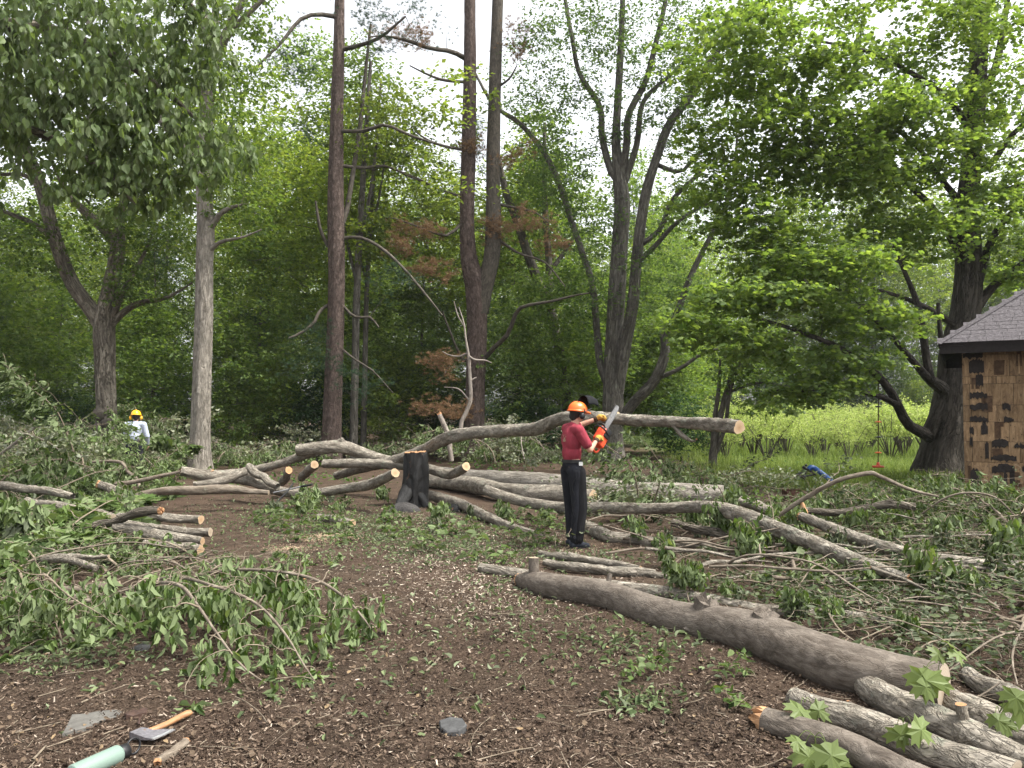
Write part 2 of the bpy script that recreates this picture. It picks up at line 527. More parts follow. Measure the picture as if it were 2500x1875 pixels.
M['cut_red'] = cut_wood('cut_wood_red', (.34, .17, .085), (.44, .26, .14), (.38, .22, .12))

M['leaf_fore'] = leaf_mat('leaf_fore', [(.055, .085, .028), (.085, .125, .04), (.13, .175, .065)], .48, (1.3, 1.35, .6), (.16, .19, .11))
M['leaf_maple'] = leaf_mat('leaf_maple', [(.085, .14, .042), (.125, .185, .055), (.18, .24, .075)], .62, (1.35, 1.35, .55), None, .5, .2, .12)
M['leaf_clump'] = leaf_mat('leaf_clump', [(.06, .11, .042), (.095, .15, .055), (.14, .20, .075)], .58, (1.3, 1.35, .6))
M['leaf_bright'] = leaf_mat('leaf_bright', [(.095, .15, .042), (.145, .205, .055), (.21, .265, .075)], .6, (1.35, 1.3, .5), None, .5, .2, .3)
M['leaf_mid'] = leaf_mat('leaf_mid', [(.065, .115, .035), (.105, .16, .048), (.155, .215, .065)], .56, (1.3, 1.3, .55), None, .5, .2, .3)
M['leaf_dark'] = leaf_mat('leaf_dark', [(.022, .05, .02), (.035, .075, .026), (.055, .10, .032)], .35, (1.2, 1.25, .6), None, .5, .2, .25)
M['leaf_brush'] = leaf_mat('leaf_brush', [(.028, .050, .015), (.06, .095, .026), (.11, .155, .05), (.045, .08, .018), (.16, .20, .085)], .34, (1.25, 1.3, .5), (.22, .27, .14), .7, .15, .30)
M['leaf_brush_pale'] = leaf_mat('leaf_brush_pale', [(.08, .10, .05), (.13, .15, .08), (.19, .20, .12)], .25, (1.15, 1.2, .6), (.30, .32, .24), .6, .2, .22)
M['leaf_brush_dark'] = leaf_mat('leaf_brush_dark', [(.028, .044, .017), (.05, .072, .026), (.085, .105, .045)], .28, (1.2, 1.2, .6), (.15, .17, .11), .6, .2, .25)
M['leaf_fresh'] = leaf_mat('leaf_fresh', [(.085, .125, .035), (.13, .175, .055), (.16, .20, .05)], .4, (1.25, 1.25, .5), (.20, .25, .12), .5, .3, .2)
M['leaf_bush'] = leaf_mat('leaf_bush', [(.25, .32, .095), (.34, .41, .135), (.46, .50, .21)], .5, (1.15, 1.2, .75), None, .6, .15, .12)
M['grass'] = leaf_mat('grass_blade', [(.09, .135, .034), (.15, .205, .05), (.24, .29, .09)], .4, (1.15, 1.15, .7), None, .6, .15, .1)
M['weed'] = leaf_mat('weed', [(.04, .09, .025), (.07, .13, .035), (.11, .17, .05)], .4, (1.2, 1.25, .6), None, .6, .15, .2)
M['needle'] = leaf_mat('needle', [(.022, .05, .028), (.035, .07, .035), (.05, .09, .042)], .25, (1.1, 1.2, .8), None, .6, .2, .2)
M['needle_dead'] = leaf_mat('needle_dead', [(.13, .078, .042), (.20, .122, .066), (.26, .175, .105)], .3, (1.1, 1, .8), None, .7, .15, .15)
# ================================================================== the ground
def axis_pts(bands):
    out = []
    for a, b, st in bands:
        out += list(np.arange(a, b, st))
    out.append(bands[-1][1])
    return np.array(out)

def ground_mat():
    m, nt, b = new_mat('forest_ground')
    geo = nt.nodes.new('ShaderNodeNewGeometry')
    pos = geo.outputs['Position']
    sep = nt.nodes.new('ShaderNodeSeparateXYZ'); nt.links.new(pos, sep.inputs[0])
    n_f = noise(nt, pos, 38, 8, .75)
    n_m = noise(nt, pos, 3.2, 7, .7)
    n_l = noise(nt, pos, .9, 4, .6)
    fib = noise(nt, vmap(nt, pos, (1, 2.6, 1)), 75, 6, .7, 1.5)
    dirt = ramp(nt, n_f, [(.25, (.028, .018, .012)), (.46, (.080, .056, .039)), (.62, (.135, .098, .070)), (.80, (.23, .178, .132))]).outputs[0]
    dirt = mixc(nt, ramp(nt, n_m, [(.40, (1, 1, 1)), (.55, (0, 0, 0))]).outputs[0], dirt, mixc(nt, .6, dirt, (.026, .018, .013)))
    dirt = mixc(nt, math_n(nt, 'MULTIPLY', ramp(nt, fib, [(.55, (0, 0, 0)), (.72, (1, 1, 1))]).outputs[0], .5), dirt, (.14, .115, .09))
    red = mixc(nt, .35, dirt, (.085, .052, .038))
    dirt = mixc(nt, ramp(nt, n_l, [(.42, (0, 0, 0)), (.62, (1, 1, 1))]).outputs[0], dirt, red)
    grass = ramp(nt, n_f, [(.25, (.05, .075, .02)), (.55, (.10, .14, .04)), (.8, (.17, .20, .07))]).outputs[0]
    grass = mixc(nt, ramp(nt, n_m, [(.3, (1, 1, 1)), (.42, (0, 0, 0))]).outputs[0], grass, (.14, .13, .05))
    nb = math_n(nt, 'MULTIPLY', math_n(nt, 'SUBTRACT', noise(nt, pos, .45, 5, .7), .5), 7.0)
    def edge(sock, lo, hi):
        mr = nt.nodes.new('ShaderNodeMapRange'); mr.interpolation_type = 'SMOOTHSTEP'
        mr.inputs['From Min'].default_value = lo; mr.inputs['From Max'].default_value = hi
        nt.links.new(math_n(nt, 'ADD', sock, nb), mr.inputs['Value'])
        return mr.outputs[0]
    fld = math_n(nt, 'MULTIPLY', edge(sep.outputs['X'], 5.6, 8.0), edge(sep.outputs['Y'], 16.2, 19.0))
    nt.links.new(mixc(nt, fld, dirt, grass), b.inputs['Base Color'])
    b.inputs['Roughness'].default_value = .95; b.inputs['Specular IOR Level'].default_value = .1
    h = math_n(nt, 'ADD', math_n(nt, 'MULTIPLY', n_m, 1.6), math_n(nt, 'ADD', n_f, math_n(nt, 'MULTIPLY', fib, .7)))
    bump(nt, h, 1.0, .03, b)
    return m
M['ground'] = ground_mat()
gx = axis_pts([(-700, -100, 60), (-100, -30, 7), (-30, -9, .8), (-9, 9, .11), (9, 30, .8), (30, 100, 7), (100, 700, 60)])
gy = axis_pts([(-60, 0, 10), (0, 2.4, .4), (2.4, 14, .10), (14, 30, .5), (30, 100, 5), (100, 900, 60)])
XX, YY = np.meshgrid(gx, gy)
rb = MB()
ZZ = gz(XX, YY) + np.where((np.abs(XX) < 9.5) & (YY < 15), rng.normal(0, .004, XX.shape), 0)
nx_, ny_ = len(gx), len(gy)
ii, jj = np.meshgrid(np.arange(ny_ - 1), np.arange(nx_ - 1), indexing='ij')
a_ = ii * nx_ + jj
rb.add(np.stack([XX, YY, ZZ], -1).reshape(-1, 3), [np.stack([a_, a_ + 1, a_ + nx_ + 1, a_ + nx_], -1).reshape(-1, 4)])
ground = rb.build('ground', M['ground'])
ground['kind'] = 'structure'

# ================================================================== trees
def px_path(rows, n=None):
    """rows (u, v, depth, width px) -> smooth (n,3) centre line, (n,) radii"""
    q = []
    for u, v, Y, w in rows:
        q.append((*P(u, v, Y), .5 * w * Y / F))
    q = np.array(q)
    L = np.linalg.norm(np.diff(q[:, :3], axis=0), axis=1).sum()
    n = n or int(max(8, min(60, L / .35)))
    s = resample(q, n)
    return s[:, :3], np.maximum(s[:, 3], .004)

def px_tree(name, label, cat, trunk, limbs, vols, leafmat, barkmat, seed, per=46, rad=.55, size=.12, tpl=KITE, mode='flat',
            foot=1.25, flare=.45, rough=.05, twigmat='twig_dark', up=.12, sag=.25, thick=.1, needle=None, limbmat=None, flute=.05):
    g = np.random.default_rng(seed)
    tp, tr = px_path(trunk)
    base = np.array((tp[0][0], tp[0][1], gz(tp[0][0], tp[0][1])))
    # carry the trunk down to the ground with a root flare
    low = tp[0].copy(); low[2] = base[2] - .15
    if tp[0][2] > base[2]:
        k = max(3, int((tp[0][2] - low[2]) / .25))
        t = np.linspace(0, 1, k, endpoint=False)[:, None]
        tp = np.vstack([low * (1 - t) + tp[0] * t, tp]); tr = np.r_[np.full(k, tr[0]), tr]
    hgt = tp[:, 2] - base[2]
    tr = tr * (1 + flare * np.exp(-np.maximum(hgt, 0) / .45))
    root = empty(name, base)
    tp4 = resample(np.c_[tp, tr], len(tp) * 3); mb = MB(); tubes(mb, tp4[None, :, :3], tp4[None, :, 3], 48, rough * .6, seed, flute=flute, relief=(.014 if rough >= .05 else .009, 13.0, .22))
    mb.build('trunk', M[barkmat], root, base)
    sk, skr = [tp[len(tp) // 4:]], [tr[len(tp) // 4:]]
    for i, rows in enumerate(limbs):
        lp, lr = px_path(rows)
        S_ = np.vstack(sk); j_ = int(np.argmin(np.linalg.norm(S_ - lp[0], axis=1) + .4 * np.maximum(0, S_[:, 2] - lp[0][2])))
        if np.linalg.norm(S_[j_] - lp[0]) < 1.5:
            t_ = np.linspace(0, 1, 4, endpoint=False)[:, None]
            lp = np.vstack([S_[j_] * (1 - t_) + lp[0] * t_, lp]); lr = np.r_[np.full(4, lr[0] * 1.12), lr]
        mb = MB(); tubes(mb, lp[None], lr[None], 12, rough, seed + 10 + i)
        mb.build('limb', M[limbmat or barkmat], root, base)
        sk.append(lp); skr.append(lr)
    sk = np.vstack(sk); skr = np.concatenate(skr)
    tg = []
    for (u, v, Y, ru, rv, ry, n) in vols:
        c = P(u, v, Y); tg.append(ball(n, g, c, (ru * Y / F, ry, rv * Y / F)))
    if tg:
        tg = np.vstack(tg); tg = tg[tg[:, 2] > .7]
        paths, rads, ends = grow(sk, skr, tg, g, up)
        mb = MB(); tubes(mb, paths, rads, 5)
        tw = mb.build('twigs', M[twigmat], root, base); tw['kind'] = 'stuff'
        mb = MB()
        if needle: tufts(mb, tg, ends, *needle, g)
        else: spray(mb, tg, ends, per, rad, size, tpl, g, mode, sag, thick)
        cr = mb.build('crown', M[leafmat], root, base, smooth=False)
    tag(root, label, cat)
    return root

# --- leafy boughs hanging into the upper left; their trunk stands just left of the picture
px_tree('overhanging_tree', 'tree with large drooping dark leaves, its boughs hanging into the upper left corner', 'tree',
        [(-420, 1500, 9.2, 150), (-400, 900, 9.2, 130), (-380, 300, 9.4, 115), (-350, -300, 9.6, 90)],
        [[(-395, 700, 9.3, 60), (-250, 420, 9.8, 46), (-60, 300, 10.4, 34), (110, 330, 10.9, 22), (260, 420, 11.2, 12), (330, 500, 11.3, 7)],
         [(-385, 350, 9.4, 60), (-200, 130, 10.0, 44), (30, 60, 10.6, 32), (230, 110, 11.2, 22), (400, 220, 11.7, 14), (520, 330, 12.0, 7)],
         [(-360, 0, 9.6, 55), (-150, -200, 10.2, 40), (150, -220, 10.8, 30), (400, -60, 11.4, 18), (500, 60, 11.8, 10)]],
        [(120, 90, 10.6, 260, 170, 1.3, 95), (330, 180, 11.3, 200, 190, 1.1, 85), (430, 350, 11.6, 180, 120, .9, 80), (170, 320, 10.9, 230, 150, 1.0, 85),
         (330, 420, 11.3, 130, 70, .7, 34), (-150, 100, 10.2, 220, 200, 1.2, 60), (90, -160, 10.6, 420, 160, 1.4, 90), (480, 60, 11.6, 90, 150, .7, 34)],
        'leaf_fore', 'bark_oak', 21, per=18, rad=.34, size=.145, tpl=OVAL, mode='droop', sag=.5, thick=.12)

# --- forked oak on the left
px_tree('forked_oak', 'thick oak forked low into two big limbs at the left, dark burl near its foot', 'tree',
        [(262, 1150, 22, 50), (260, 1040, 22, 47), (257, 900, 22, 46), (254, 800, 22, 50), (262, 740, 22, 42), (278, 660, 22, 36), (288, 600, 22, 34), (292, 560, 22, 24), (300, 500, 22.2, 18), (330, 380, 22.4, 14), (350, 200, 22.6, 9)],
        [[(250, 800, 22, 36), (222, 755, 22, 36), (175, 690, 22, 34), (140, 600, 21.9, 32), (112, 500, 21.8, 31), (95, 440, 21.7, 30), (58, 360, 21.5, 28), (0, 255, 21.2, 26), (-60, 150, 21, 20), (-120, -40, 21, 12)],
         [(286, 600, 22, 24), (255, 560, 21.8, 22), (210, 520, 21.6, 20), (165, 470, 21.4, 15), (120, 380, 21.2, 9)],
         [(272, 790, 22, 18), (290, 735, 21.8, 15), (318, 680, 21.6, 12), (352, 620, 21.5, 8), (370, 580, 21.5, 5)],
         [(278, 785, 22, 18), (310, 755, 21.8, 16), (345, 738, 21.6, 14), (405, 728, 21.4, 9), (470, 690, 21.2, 4)],
         [(125, 580, 21.9, 14), (80, 545, 21.8, 12), (20, 520, 21.6, 10), (-40, 500, 21.5, 6)],
         [(95, 445, 21.7, 12), (50, 425, 21.6, 10), (0, 425, 21.5, 8), (-60, 400, 21.4, 5)]],
        [(60, 250, 21, 190, 150, 2.5, 90), (200, 400, 21.5, 170, 110, 2.2, 80), (330, 560, 21.4, 110, 70, 1.5, 45), (-80, 60, 21, 200, 160, 3, 60),
         (320, 120, 22, 200, 160, 2.6, 90), (60, 590, 21.4, 120, 80, 1.6, 40), (330, 690, 21.3, 90, 45, 1.2, 24), (120, -120, 21, 320, 150, 3, 80)],
        'leaf_mid', 'bark_oak', 31, per=38, rad=.6, size=.13, rough=.04)

# --- pale straight trunk
px_tree('pale_trunk_tree', 'tall straight tree with pale grey furrowed bark between the forked oak and the dark pine', 'tree',
        [(488, 1160, 20.5, 50), (489, 1065, 20.5, 46), (494, 900, 20.5, 44), (498, 780, 20.5, 43), (500, 640, 20.5, 41), (503, 560, 20.5, 42), (498, 440, 20.6, 36), (503, 320, 20.7, 34), (508, 200, 20.8, 32), (512, 120, 20.9, 24), (490, 0, 21, 20), (480, -160, 21, 14)],
        [[(498, 420, 20.6, 28), (452, 366, 20.4, 27), (402, 300, 20.2, 25), (362, 258, 20.1, 24), (300, 198, 20, 20), (230, 90, 19.8, 15), (190, -40, 19.6, 10)],
         [(510, 190, 20.8, 26), (530, 140, 20.7, 24), (545, 100, 20.6, 22), (566, 50, 20.5, 20), (595, 0, 20.4, 17), (650, -90, 20.2, 10)],
         [(540, 110, 20.6, 16), (580, 60, 20.4, 15), (620, 20, 20.2, 13), (680, -40, 20, 8)],
         [(512, 180, 20.8, 20), (524, 90, 20.9, 20), (526, 30, 21, 17), (530, -80, 21.2, 10)],
         [(521, 548, 20.4, 16), (535, 525, 20.3, 13), (560, 508, 20.2, 10), (590, 500, 20.1, 6)],
         [(522, 602, 20.4, 12), (545, 588, 20.3, 9), (590, 580, 20.2, 6), (640, 560, 20.1, 3)]],
        [(420, 120, 20.4, 220, 140, 2.5, 80), (600, 200, 20.6, 70, 60, 1.5, 30), (600, 40, 20.4, 60, 60, 1.6, 20), (450, -80, 20.6, 300, 110, 3, 80),
         (600, 330, 20.6, 90, 90, 1.6, 45), (590, 470, 20.6, 80, 80, 1.4, 36)],
        'leaf_mid', 'bark_pale', 41, per=36, rad=.55, size=.12, rough=.035)

# --- dark single pine
px_tree('dark_pine', 'tall dark single trunk pine with thin dead side branches left of centre', 'tree',
        [(808, 1150, 25, 50), (810, 1060, 25, 46), (815, 900, 25, 43), (822, 700, 25, 41), (820, 500, 25, 40), (822, 300, 25.1, 33), (828, 100, 25.2, 27), (830, -60, 25.3, 22), (832, -300, 25.4, 14)],
        [[(838, 582, 25, 9), (880, 580, 24.6, 8), (930, 605, 24.2, 8), (985, 655, 23.8, 7), (1040, 720, 23.4, 6), (1080, 770, 23.1, 3)],
         [(800, 600, 25, 9), (782, 560, 24.8, 8), (775, 520, 24.7, 7), (770, 490, 24.6, 4)],
         [(800, 745, 25, 8), (780, 760, 24.8, 8), (765, 790, 24.6, 8), (730, 815, 24.4, 7), (705, 825, 24.2, 4)],
         [(832, 740, 25, 7), (860, 770, 24.8, 7), (880, 775, 24.6, 7), (905, 775, 24.5, 6), (925, 800, 24.3, 4)],
         [(832, 850, 25, 6), (870, 880, 24.7, 5), (910, 905, 24.4, 4), (960, 960, 24, 2)],
         [(838, 405, 25, 9), (890, 410, 25.4, 8), (940, 405, 25.8, 7), (1000, 430, 26.2, 6), (1060, 455, 26.6, 5), (1120, 480, 26.9, 3)],
         [(838, 320, 25, 10), (890, 320, 24.6, 9), (940, 305, 24.2, 8), (1000, 330, 23.9, 7), (1060, 350, 23.6, 5)],
         [(838, 120, 25.2, 12), (880, 110, 24.7, 10), (930, 90, 24.3, 8), (990, 40, 24, 5)],
         [(815, 40, 25.2, 12), (770, 35, 24.8, 10), (730, 50, 24.5, 9), (690, 100, 24.2, 8), (640, 150, 23.9, 5), (600, 190, 23.6, 3)],
         [(828, 560, 25, 14), (845, 520, 25.1, 13), (862, 420, 25.2, 12), (880, 300, 25.3, 11), (890, 200, 25.4, 9), (905, 60, 25.5, 6)]],
        [(720, 130, 24.6, 70, 100, 1.4, 24), (745, 330, 24.8, 50, 40, 1.0, 10), (930, 60, 24.6, 80, 70, 1.4, 22), (760, 860, 24.4, 80, 80, 1.2, 26), (960, 690, 23.8, 60, 50, .8, 12),
         (830, -200, 25.3, 170, 130, 2.5, 60), (880, 930, 24.3, 80, 50, .8, 14)],
        'needle', 'bark_pine', 51, needle=(12, .5, 20, .13), rough=.04, up=.02, flare=.3, limbmat='twig_dark')

# --- double pine
px_tree('double_pine', 'tall pine that splits into twin trunks above the burnt stump', 'tree',
        [(1156, 1170, 27, 54), (1157, 1100, 27, 49), (1160, 950, 27, 46), (1164, 800, 27, 48), (1160, 700, 27, 52), (1146, 640, 27, 44), (1140, 560, 27, 37), (1143, 400, 27, 35), (1146, 250, 27, 33), (1147, 100, 27, 30), (1147, -40, 27, 27), (1148, -250, 27, 18)],
        [[(1170, 760, 27, 44), (1182, 700, 27, 42), (1200, 630, 27, 41), (1205, 540, 27, 38), (1204, 400, 27, 34), (1206, 280, 27, 32), (1210, 150, 27, 30), (1215, 20, 27, 28), (1218, -100, 27, 24), (1220, -260, 27, 16)],
         [(1180, 880, 27, 12), (1205, 850, 26.5, 12), (1240, 815, 26, 11), (1262, 760, 25.6, 10), (1290, 745, 25.2, 8), (1350, 735, 24.8, 7), (1400, 722, 24.4, 5), (1440, 715, 24, 3)],
         [(1130, 880, 27, 7), (1115, 850, 26.7, 6), (1095, 800, 26.4, 5), (1080, 760, 26.1, 3)],
         [(1135, 142, 27, 13), (1100, 125, 26.5, 11), (1050, 118, 26, 10), (990, 98, 25.5, 8), (940, 88, 25.1, 5), (900, 90, 24.8, 3)],
         [(1130, 200, 27, 8), (1080, 195, 26.6, 7), (1040, 180, 26.3, 5), (1000, 160, 26, 3)],
         [(1128, 365, 27, 8), (1090, 358, 26.6, 7), (1050, 345, 26.3, 6), (1015, 322, 26, 3)],
         [(1128, 545, 27, 9), (1090, 575, 26.5, 7), (1040, 560, 26, 6), (985, 540, 25.6, 4), (950, 530, 25.2, 2)],
         [(1128, 480, 27, 7), (1080, 465, 26.6, 6), (1030, 440, 26.2, 4), (985, 420, 25.8, 2)],
         [(1222, 500, 27, 7), (1270, 510, 26.5, 6), (1310, 520, 26, 4), (1340, 545, 25.7, 2)],
         [(1220, 210, 27, 6), (1245, 190, 26.7, 5), (1262, 160, 26.5, 3)],
         [(1224, 590, 27, 7), (1270, 620, 26.5, 6), (1330, 640, 26, 5), (1380, 700, 25.5, 3)]],
        [(1180, -170, 27, 220, 110, 3, 60), (1010, 60, 26, 90, 60, 1.4, 20)],
        'needle', 'bark_pine', 61, needle=(12, .5, 20, .13), rough=.045, up=.02, flare=.3, limbmat='twig_dark')
dp = [o for o in C.objects if o.name == 'double_pine'][0]
g = np.random.default_rng(62)
mb = MB(); tgd = []
for (u, v, Y, ru, rv, ry, n) in [(990, 90, 25.6, 90, 25, .8, 16), (1270, 90, 26.6, 40, 50, .7, 12), (1150, 350, 26.6, 30, 22, .3, 8), (1030, 560, 25.8, 80, 30, .7, 16),
                                 (1215, 555, 26.6, 40, 40, .4, 14), (1300, 540, 26, 60, 25, .7, 12), (1060, 660, 25.6, 60, 25, .6, 12), (1340, 610, 25.8, 50, 30, .5, 8),
                                 (1080, 890, 25.6, 50, 40, .6, 14), (1045, 985, 25.4, 50, 20, .5, 10), (1260, 370, 26.4, 40, 30, .5, 8), (1110, 1000, 25.8, 40, 30, .5, 10), (960, 600, 25.2, 40, 25, .5, 8)]:
    tgd.append(ball(n, g, P(u, v, Y), (ru * Y / F, ry, rv * Y / F)))
tgd = np.vstack(tgd)
skd = np.vstack([np.array([v.co for v in c.data.vertices])[::6] + np.array(dp.location) for c in dp.children if c.name.startswith(('limb', 'trunk'))])
pa, ra, en = grow(skd, np.full(len(skd), .02), tgd, g, .02)
tubes(mb, pa, ra, 5); mb.build('twigs', M['twig_dark'], dp, dp.location)['kind'] = 'stuff'
mb = MB(); tufts(mb, tgd, en, 16, .42, 22, .14, g)
mb.build('dead_needles', M['needle_dead'], dp, dp.location, smooth=False)['label'] = 'rust brown dead pine needles'

# --- clump maple right of centre
px_tree('clump_maple', 'grey maple with several stems fanning up from one base behind the red shirted sawyer', 'tree',
        [(1490, 1140, 27, 54), (1492, 1060, 27, 50), (1495, 960, 27, 47), (1498, 850, 27, 44), (1505, 720, 27, 42), (1512, 600, 27, 40), (1518, 500, 27, 38), (1512, 430, 27, 34), (1504, 350, 27, 22), (1508, 250, 27, 19), (1515, 120, 27, 16), (1520, 0, 27, 13), (1525, -150, 27, 9)],
        [[(1508, 960, 27, 30), (1525, 850, 26.7, 30), (1545, 740, 26.5, 29), (1556, 620, 26.3, 27), (1575, 480, 26.1, 25), (1605, 380, 25.9, 23), (1636, 300, 25.7, 21), (1690, 230, 25.5, 18), (1740, 140, 25.2, 15), (1830, 40, 24.8, 12), (1900, -60, 24.4, 8)],
         [(1512, 1040, 27, 24), (1545, 985, 26.6, 26), (1597, 930, 26.2, 26), (1625, 860, 25.9, 24), (1622, 815, 25.8, 22), (1648, 778, 25.6, 18), (1680, 690, 25.4, 15), (1712, 620, 25.2, 13), (1760, 530, 25, 12), (1790, 440, 24.8, 10), (1800, 330, 24.7, 6)],
         [(1478, 930, 27, 18), (1464, 880, 27.2, 18), (1455, 780, 27.4, 17), (1445, 690, 27.6, 16), (1418, 606, 27.8, 16), (1395, 540, 28, 15), (1370, 460, 28.2, 15), (1329, 374, 28.5, 14), (1270, 302, 28.8, 12), (1205, 255, 29, 9), (1150, 160, 29.3, 6)],
         [(1508, 440, 27, 20), (1492, 419, 27, 18), (1470, 335, 27.2, 17), (1464, 260, 27.3, 15), (1415, 180, 27.5, 12), (1398, 100, 27.6, 11), (1380, 0, 27.8, 9), (1360, -120, 28, 6)],
         [(1515, 450, 27, 22), (1530, 350, 26.8, 18), (1535, 280, 26.7, 17), (1575, 200, 26.5, 15), (1605, 90, 26.3, 13), (1625, 0, 26.1, 11), (1640, -120, 26, 8)],
         [(1520, 460, 27, 18), (1555, 350, 26.8, 15), (1570, 250, 26.7, 12), (1640, 180, 26.5, 9), (1720, 110, 26.2, 6)],
         [(1600, 400, 26, 12), (1660, 420, 25.6, 10), (1700, 380, 25.3, 9), (1760, 340, 25, 6)],
         [(1556, 640, 26.3, 14), (1600, 600, 25.9, 12), (1650, 545, 25.6, 11), (1720, 500, 25.2, 8), (1790, 480, 25, 4)],
         [(1560, 600, 26.3, 14), (1612, 560, 26, 12), (1640, 490, 25.8, 12), (1700, 430, 25.5, 10), (1760, 370, 25.2, 5)],
         [(1600, 925, 26.2, 12), (1660, 900, 25.8, 10), (1720, 860, 25.4, 8), (1780, 850, 25, 4)]],
        [(1400, 120, 27, 170, 130, 2.2, 90), (1560, 80, 26.6, 170, 110, 2.2, 90), (1420, 300, 27.4, 130, 90, 1.6, 55), (1620, 250, 26.4, 110, 90, 1.8, 50), (1370, 430, 28, 110, 90, 1.6, 60),
         (1700, 300, 25.6, 120, 120, 1.6, 60), (1440, 560, 27.4, 110, 90, 1.5, 50), (1680, 500, 25.6, 110, 90, 1.4, 40), (1600, 680, 26.2, 90, 80, 1.2, 40), (1420, 720, 27, 80, 80, 1.3, 40),
         (1740, 90, 25.4, 130, 110, 1.8, 55), (1560, -140, 26.6, 320, 120, 3, 110), (1280, 200, 28.5, 100, 110, 1.6, 45), (1700, 720, 25.4, 80, 60, 1.2, 24)],
        'leaf_clump', 'bark_clump', 71, per=40, rad=.6, size=.115, rough=.04, up=.05)

# --- big right hand sugar maple
px_tree('big_maple', 'massive dark maple beside the shed with a long low limb carrying the rope swing', 'tree',
        [(2300, 1200, 19, 98), (2300, 1120, 19, 92), (2318, 1040, 19, 92), (2332, 940, 19, 80), (2338, 860, 19, 72), (2358, 760, 19, 66), (2366, 650, 19, 60), (2362, 520, 19, 50), (2372, 400, 19, 44), (2385, 250, 19, 42), (2392, 100, 19, 40), (2400, -40, 19, 34), (2410, -250, 19, 22)],
        [[(2290, 1080, 19, 36), (2262, 1060, 18.8, 30), (2225, 1043, 18.5, 25), (2200, 1010, 18.2, 23), (2180, 965, 18, 21), (2145, 918, 17.7, 19), (2106, 888, 17.4, 17), (2043, 846, 17, 14), (1937, 804, 16.5, 10), (1860, 780, 16.2, 6)],
         [(2184, 985, 18, 16), (2150, 968, 17.8, 14), (2098, 956, 17.5, 12), (2022, 947, 17.1, 10), (1950, 955, 16.8, 7), (1895, 953, 16.5, 4)],
         [(2315, 960, 18.9, 34), (2292, 943, 18.7, 30), (2265, 922, 18.4, 24), (2245, 900, 18.2, 17), (2191, 837, 17.8, 14), (2150, 795, 17.5, 12), (2100, 740, 17.2, 9), (2020, 690, 16.8, 5)],
         [(2270, 925, 18.4, 22), (2262, 880, 18.3, 19), (2252, 800, 18.1, 17), (2241, 745, 18, 15), (2215, 680, 17.8, 11), (2180, 600, 17.6, 7)],
         [(2292, 935, 18.7, 16), (2306, 890, 18.6, 13), (2296, 820, 18.4, 11), (2290, 740, 18.2, 8)],
         [(2340, 800, 19, 20), (2310, 780, 18.8, 16), (2260, 750, 18.4, 13), (2200, 725, 18, 10), (2120, 700, 17.5, 6)],
         [(2385, 750, 19, 26), (2410, 715, 18.8, 22), (2444, 681, 18.6, 18), (2500, 640, 18.3, 14), (2580, 560, 18, 9)],
         [(2380, 720, 19, 22), (2395, 670, 18.9, 20), (2415, 600, 18.8, 18), (2450, 540, 18.6, 15), (2520, 480, 18.3, 11)],
         [(2345, 620, 19, 22), (2310, 560, 18.8, 18), (2270, 500, 18.5, 16), (2200, 440, 18.1, 12), (2100, 390, 17.6, 9), (1980, 370, 17, 5)],
         [(2350, 500, 19, 18), (2300, 440, 18.6, 14), (2240, 360, 18.2, 11), (2150, 290, 17.6, 8), (2080, 280, 17.2, 5)],
         [(2375, 330, 19, 20), (2330, 260, 18.7, 16), (2260, 200, 18.3, 13), (2130, 130, 17.7, 9), (2000, 100, 17.1, 6)],
         [(2395, 230, 19, 20), (2430, 170, 18.8, 18), (2450, 60, 18.6, 15), (2470, -60, 18.4, 10)],
         [(2380, 420, 19, 20), (2420, 400, 18.8, 16), (2470, 330, 18.6, 13), (2550, 260, 18.3, 9)],
         [(2372, 480, 19, 14), (2420, 470, 18.7, 12), (2500, 450, 18.4, 8)]],
        [(2120, 280, 16.6, 190, 45, 1.6, 80), (1960, 190, 17.2, 210, 80, 1.8, 95), (1830, 330, 17.2, 170, 80, 1.6, 75), (2050, 420, 17.3, 210, 70, 1.6, 90), (2330, 130, 18, 190, 120, 2, 100),
         (2000, 640, 16.2, 190, 38, 1.5, 75), (1860, 560, 16.8, 150, 60, 1.4, 60), (2230, 560, 17.8, 160, 80, 1.6, 70), (1880, 720, 15.8, 190, 30, 1.3, 62), (2100, 770, 17, 150, 60, 1.2, 50),
         (2030, 880, 17, 160, 40, 1.0, 42), (1960, 955, 16.8, 120, 30, .8, 26), (2430, 520, 18.2, 110, 110, 1.6, 60), (2450, 300, 18.2, 120, 110, 1.6, 60), (1780, 120, 17.2, 170, 110, 1.8, 80),
         (2250, 380, 17.6, 150, 60, 1.6, 60), (1700, 790, 15.6, 90, 26, .9, 20), (1750, 470, 17.2, 110, 60, 1.3, 36), (2150, -80, 18, 420, 110, 3, 130), (2480, 640, 18.4, 70, 60, 1.2, 26), (1800, 840, 16.2, 110, 40, .9, 26)],
        'leaf_maple', 'bark_maple', 81, per=38, rad=.55, size=.12, tpl=STAR, rough=.05, flare=.55, thick=.06, flute=.09)

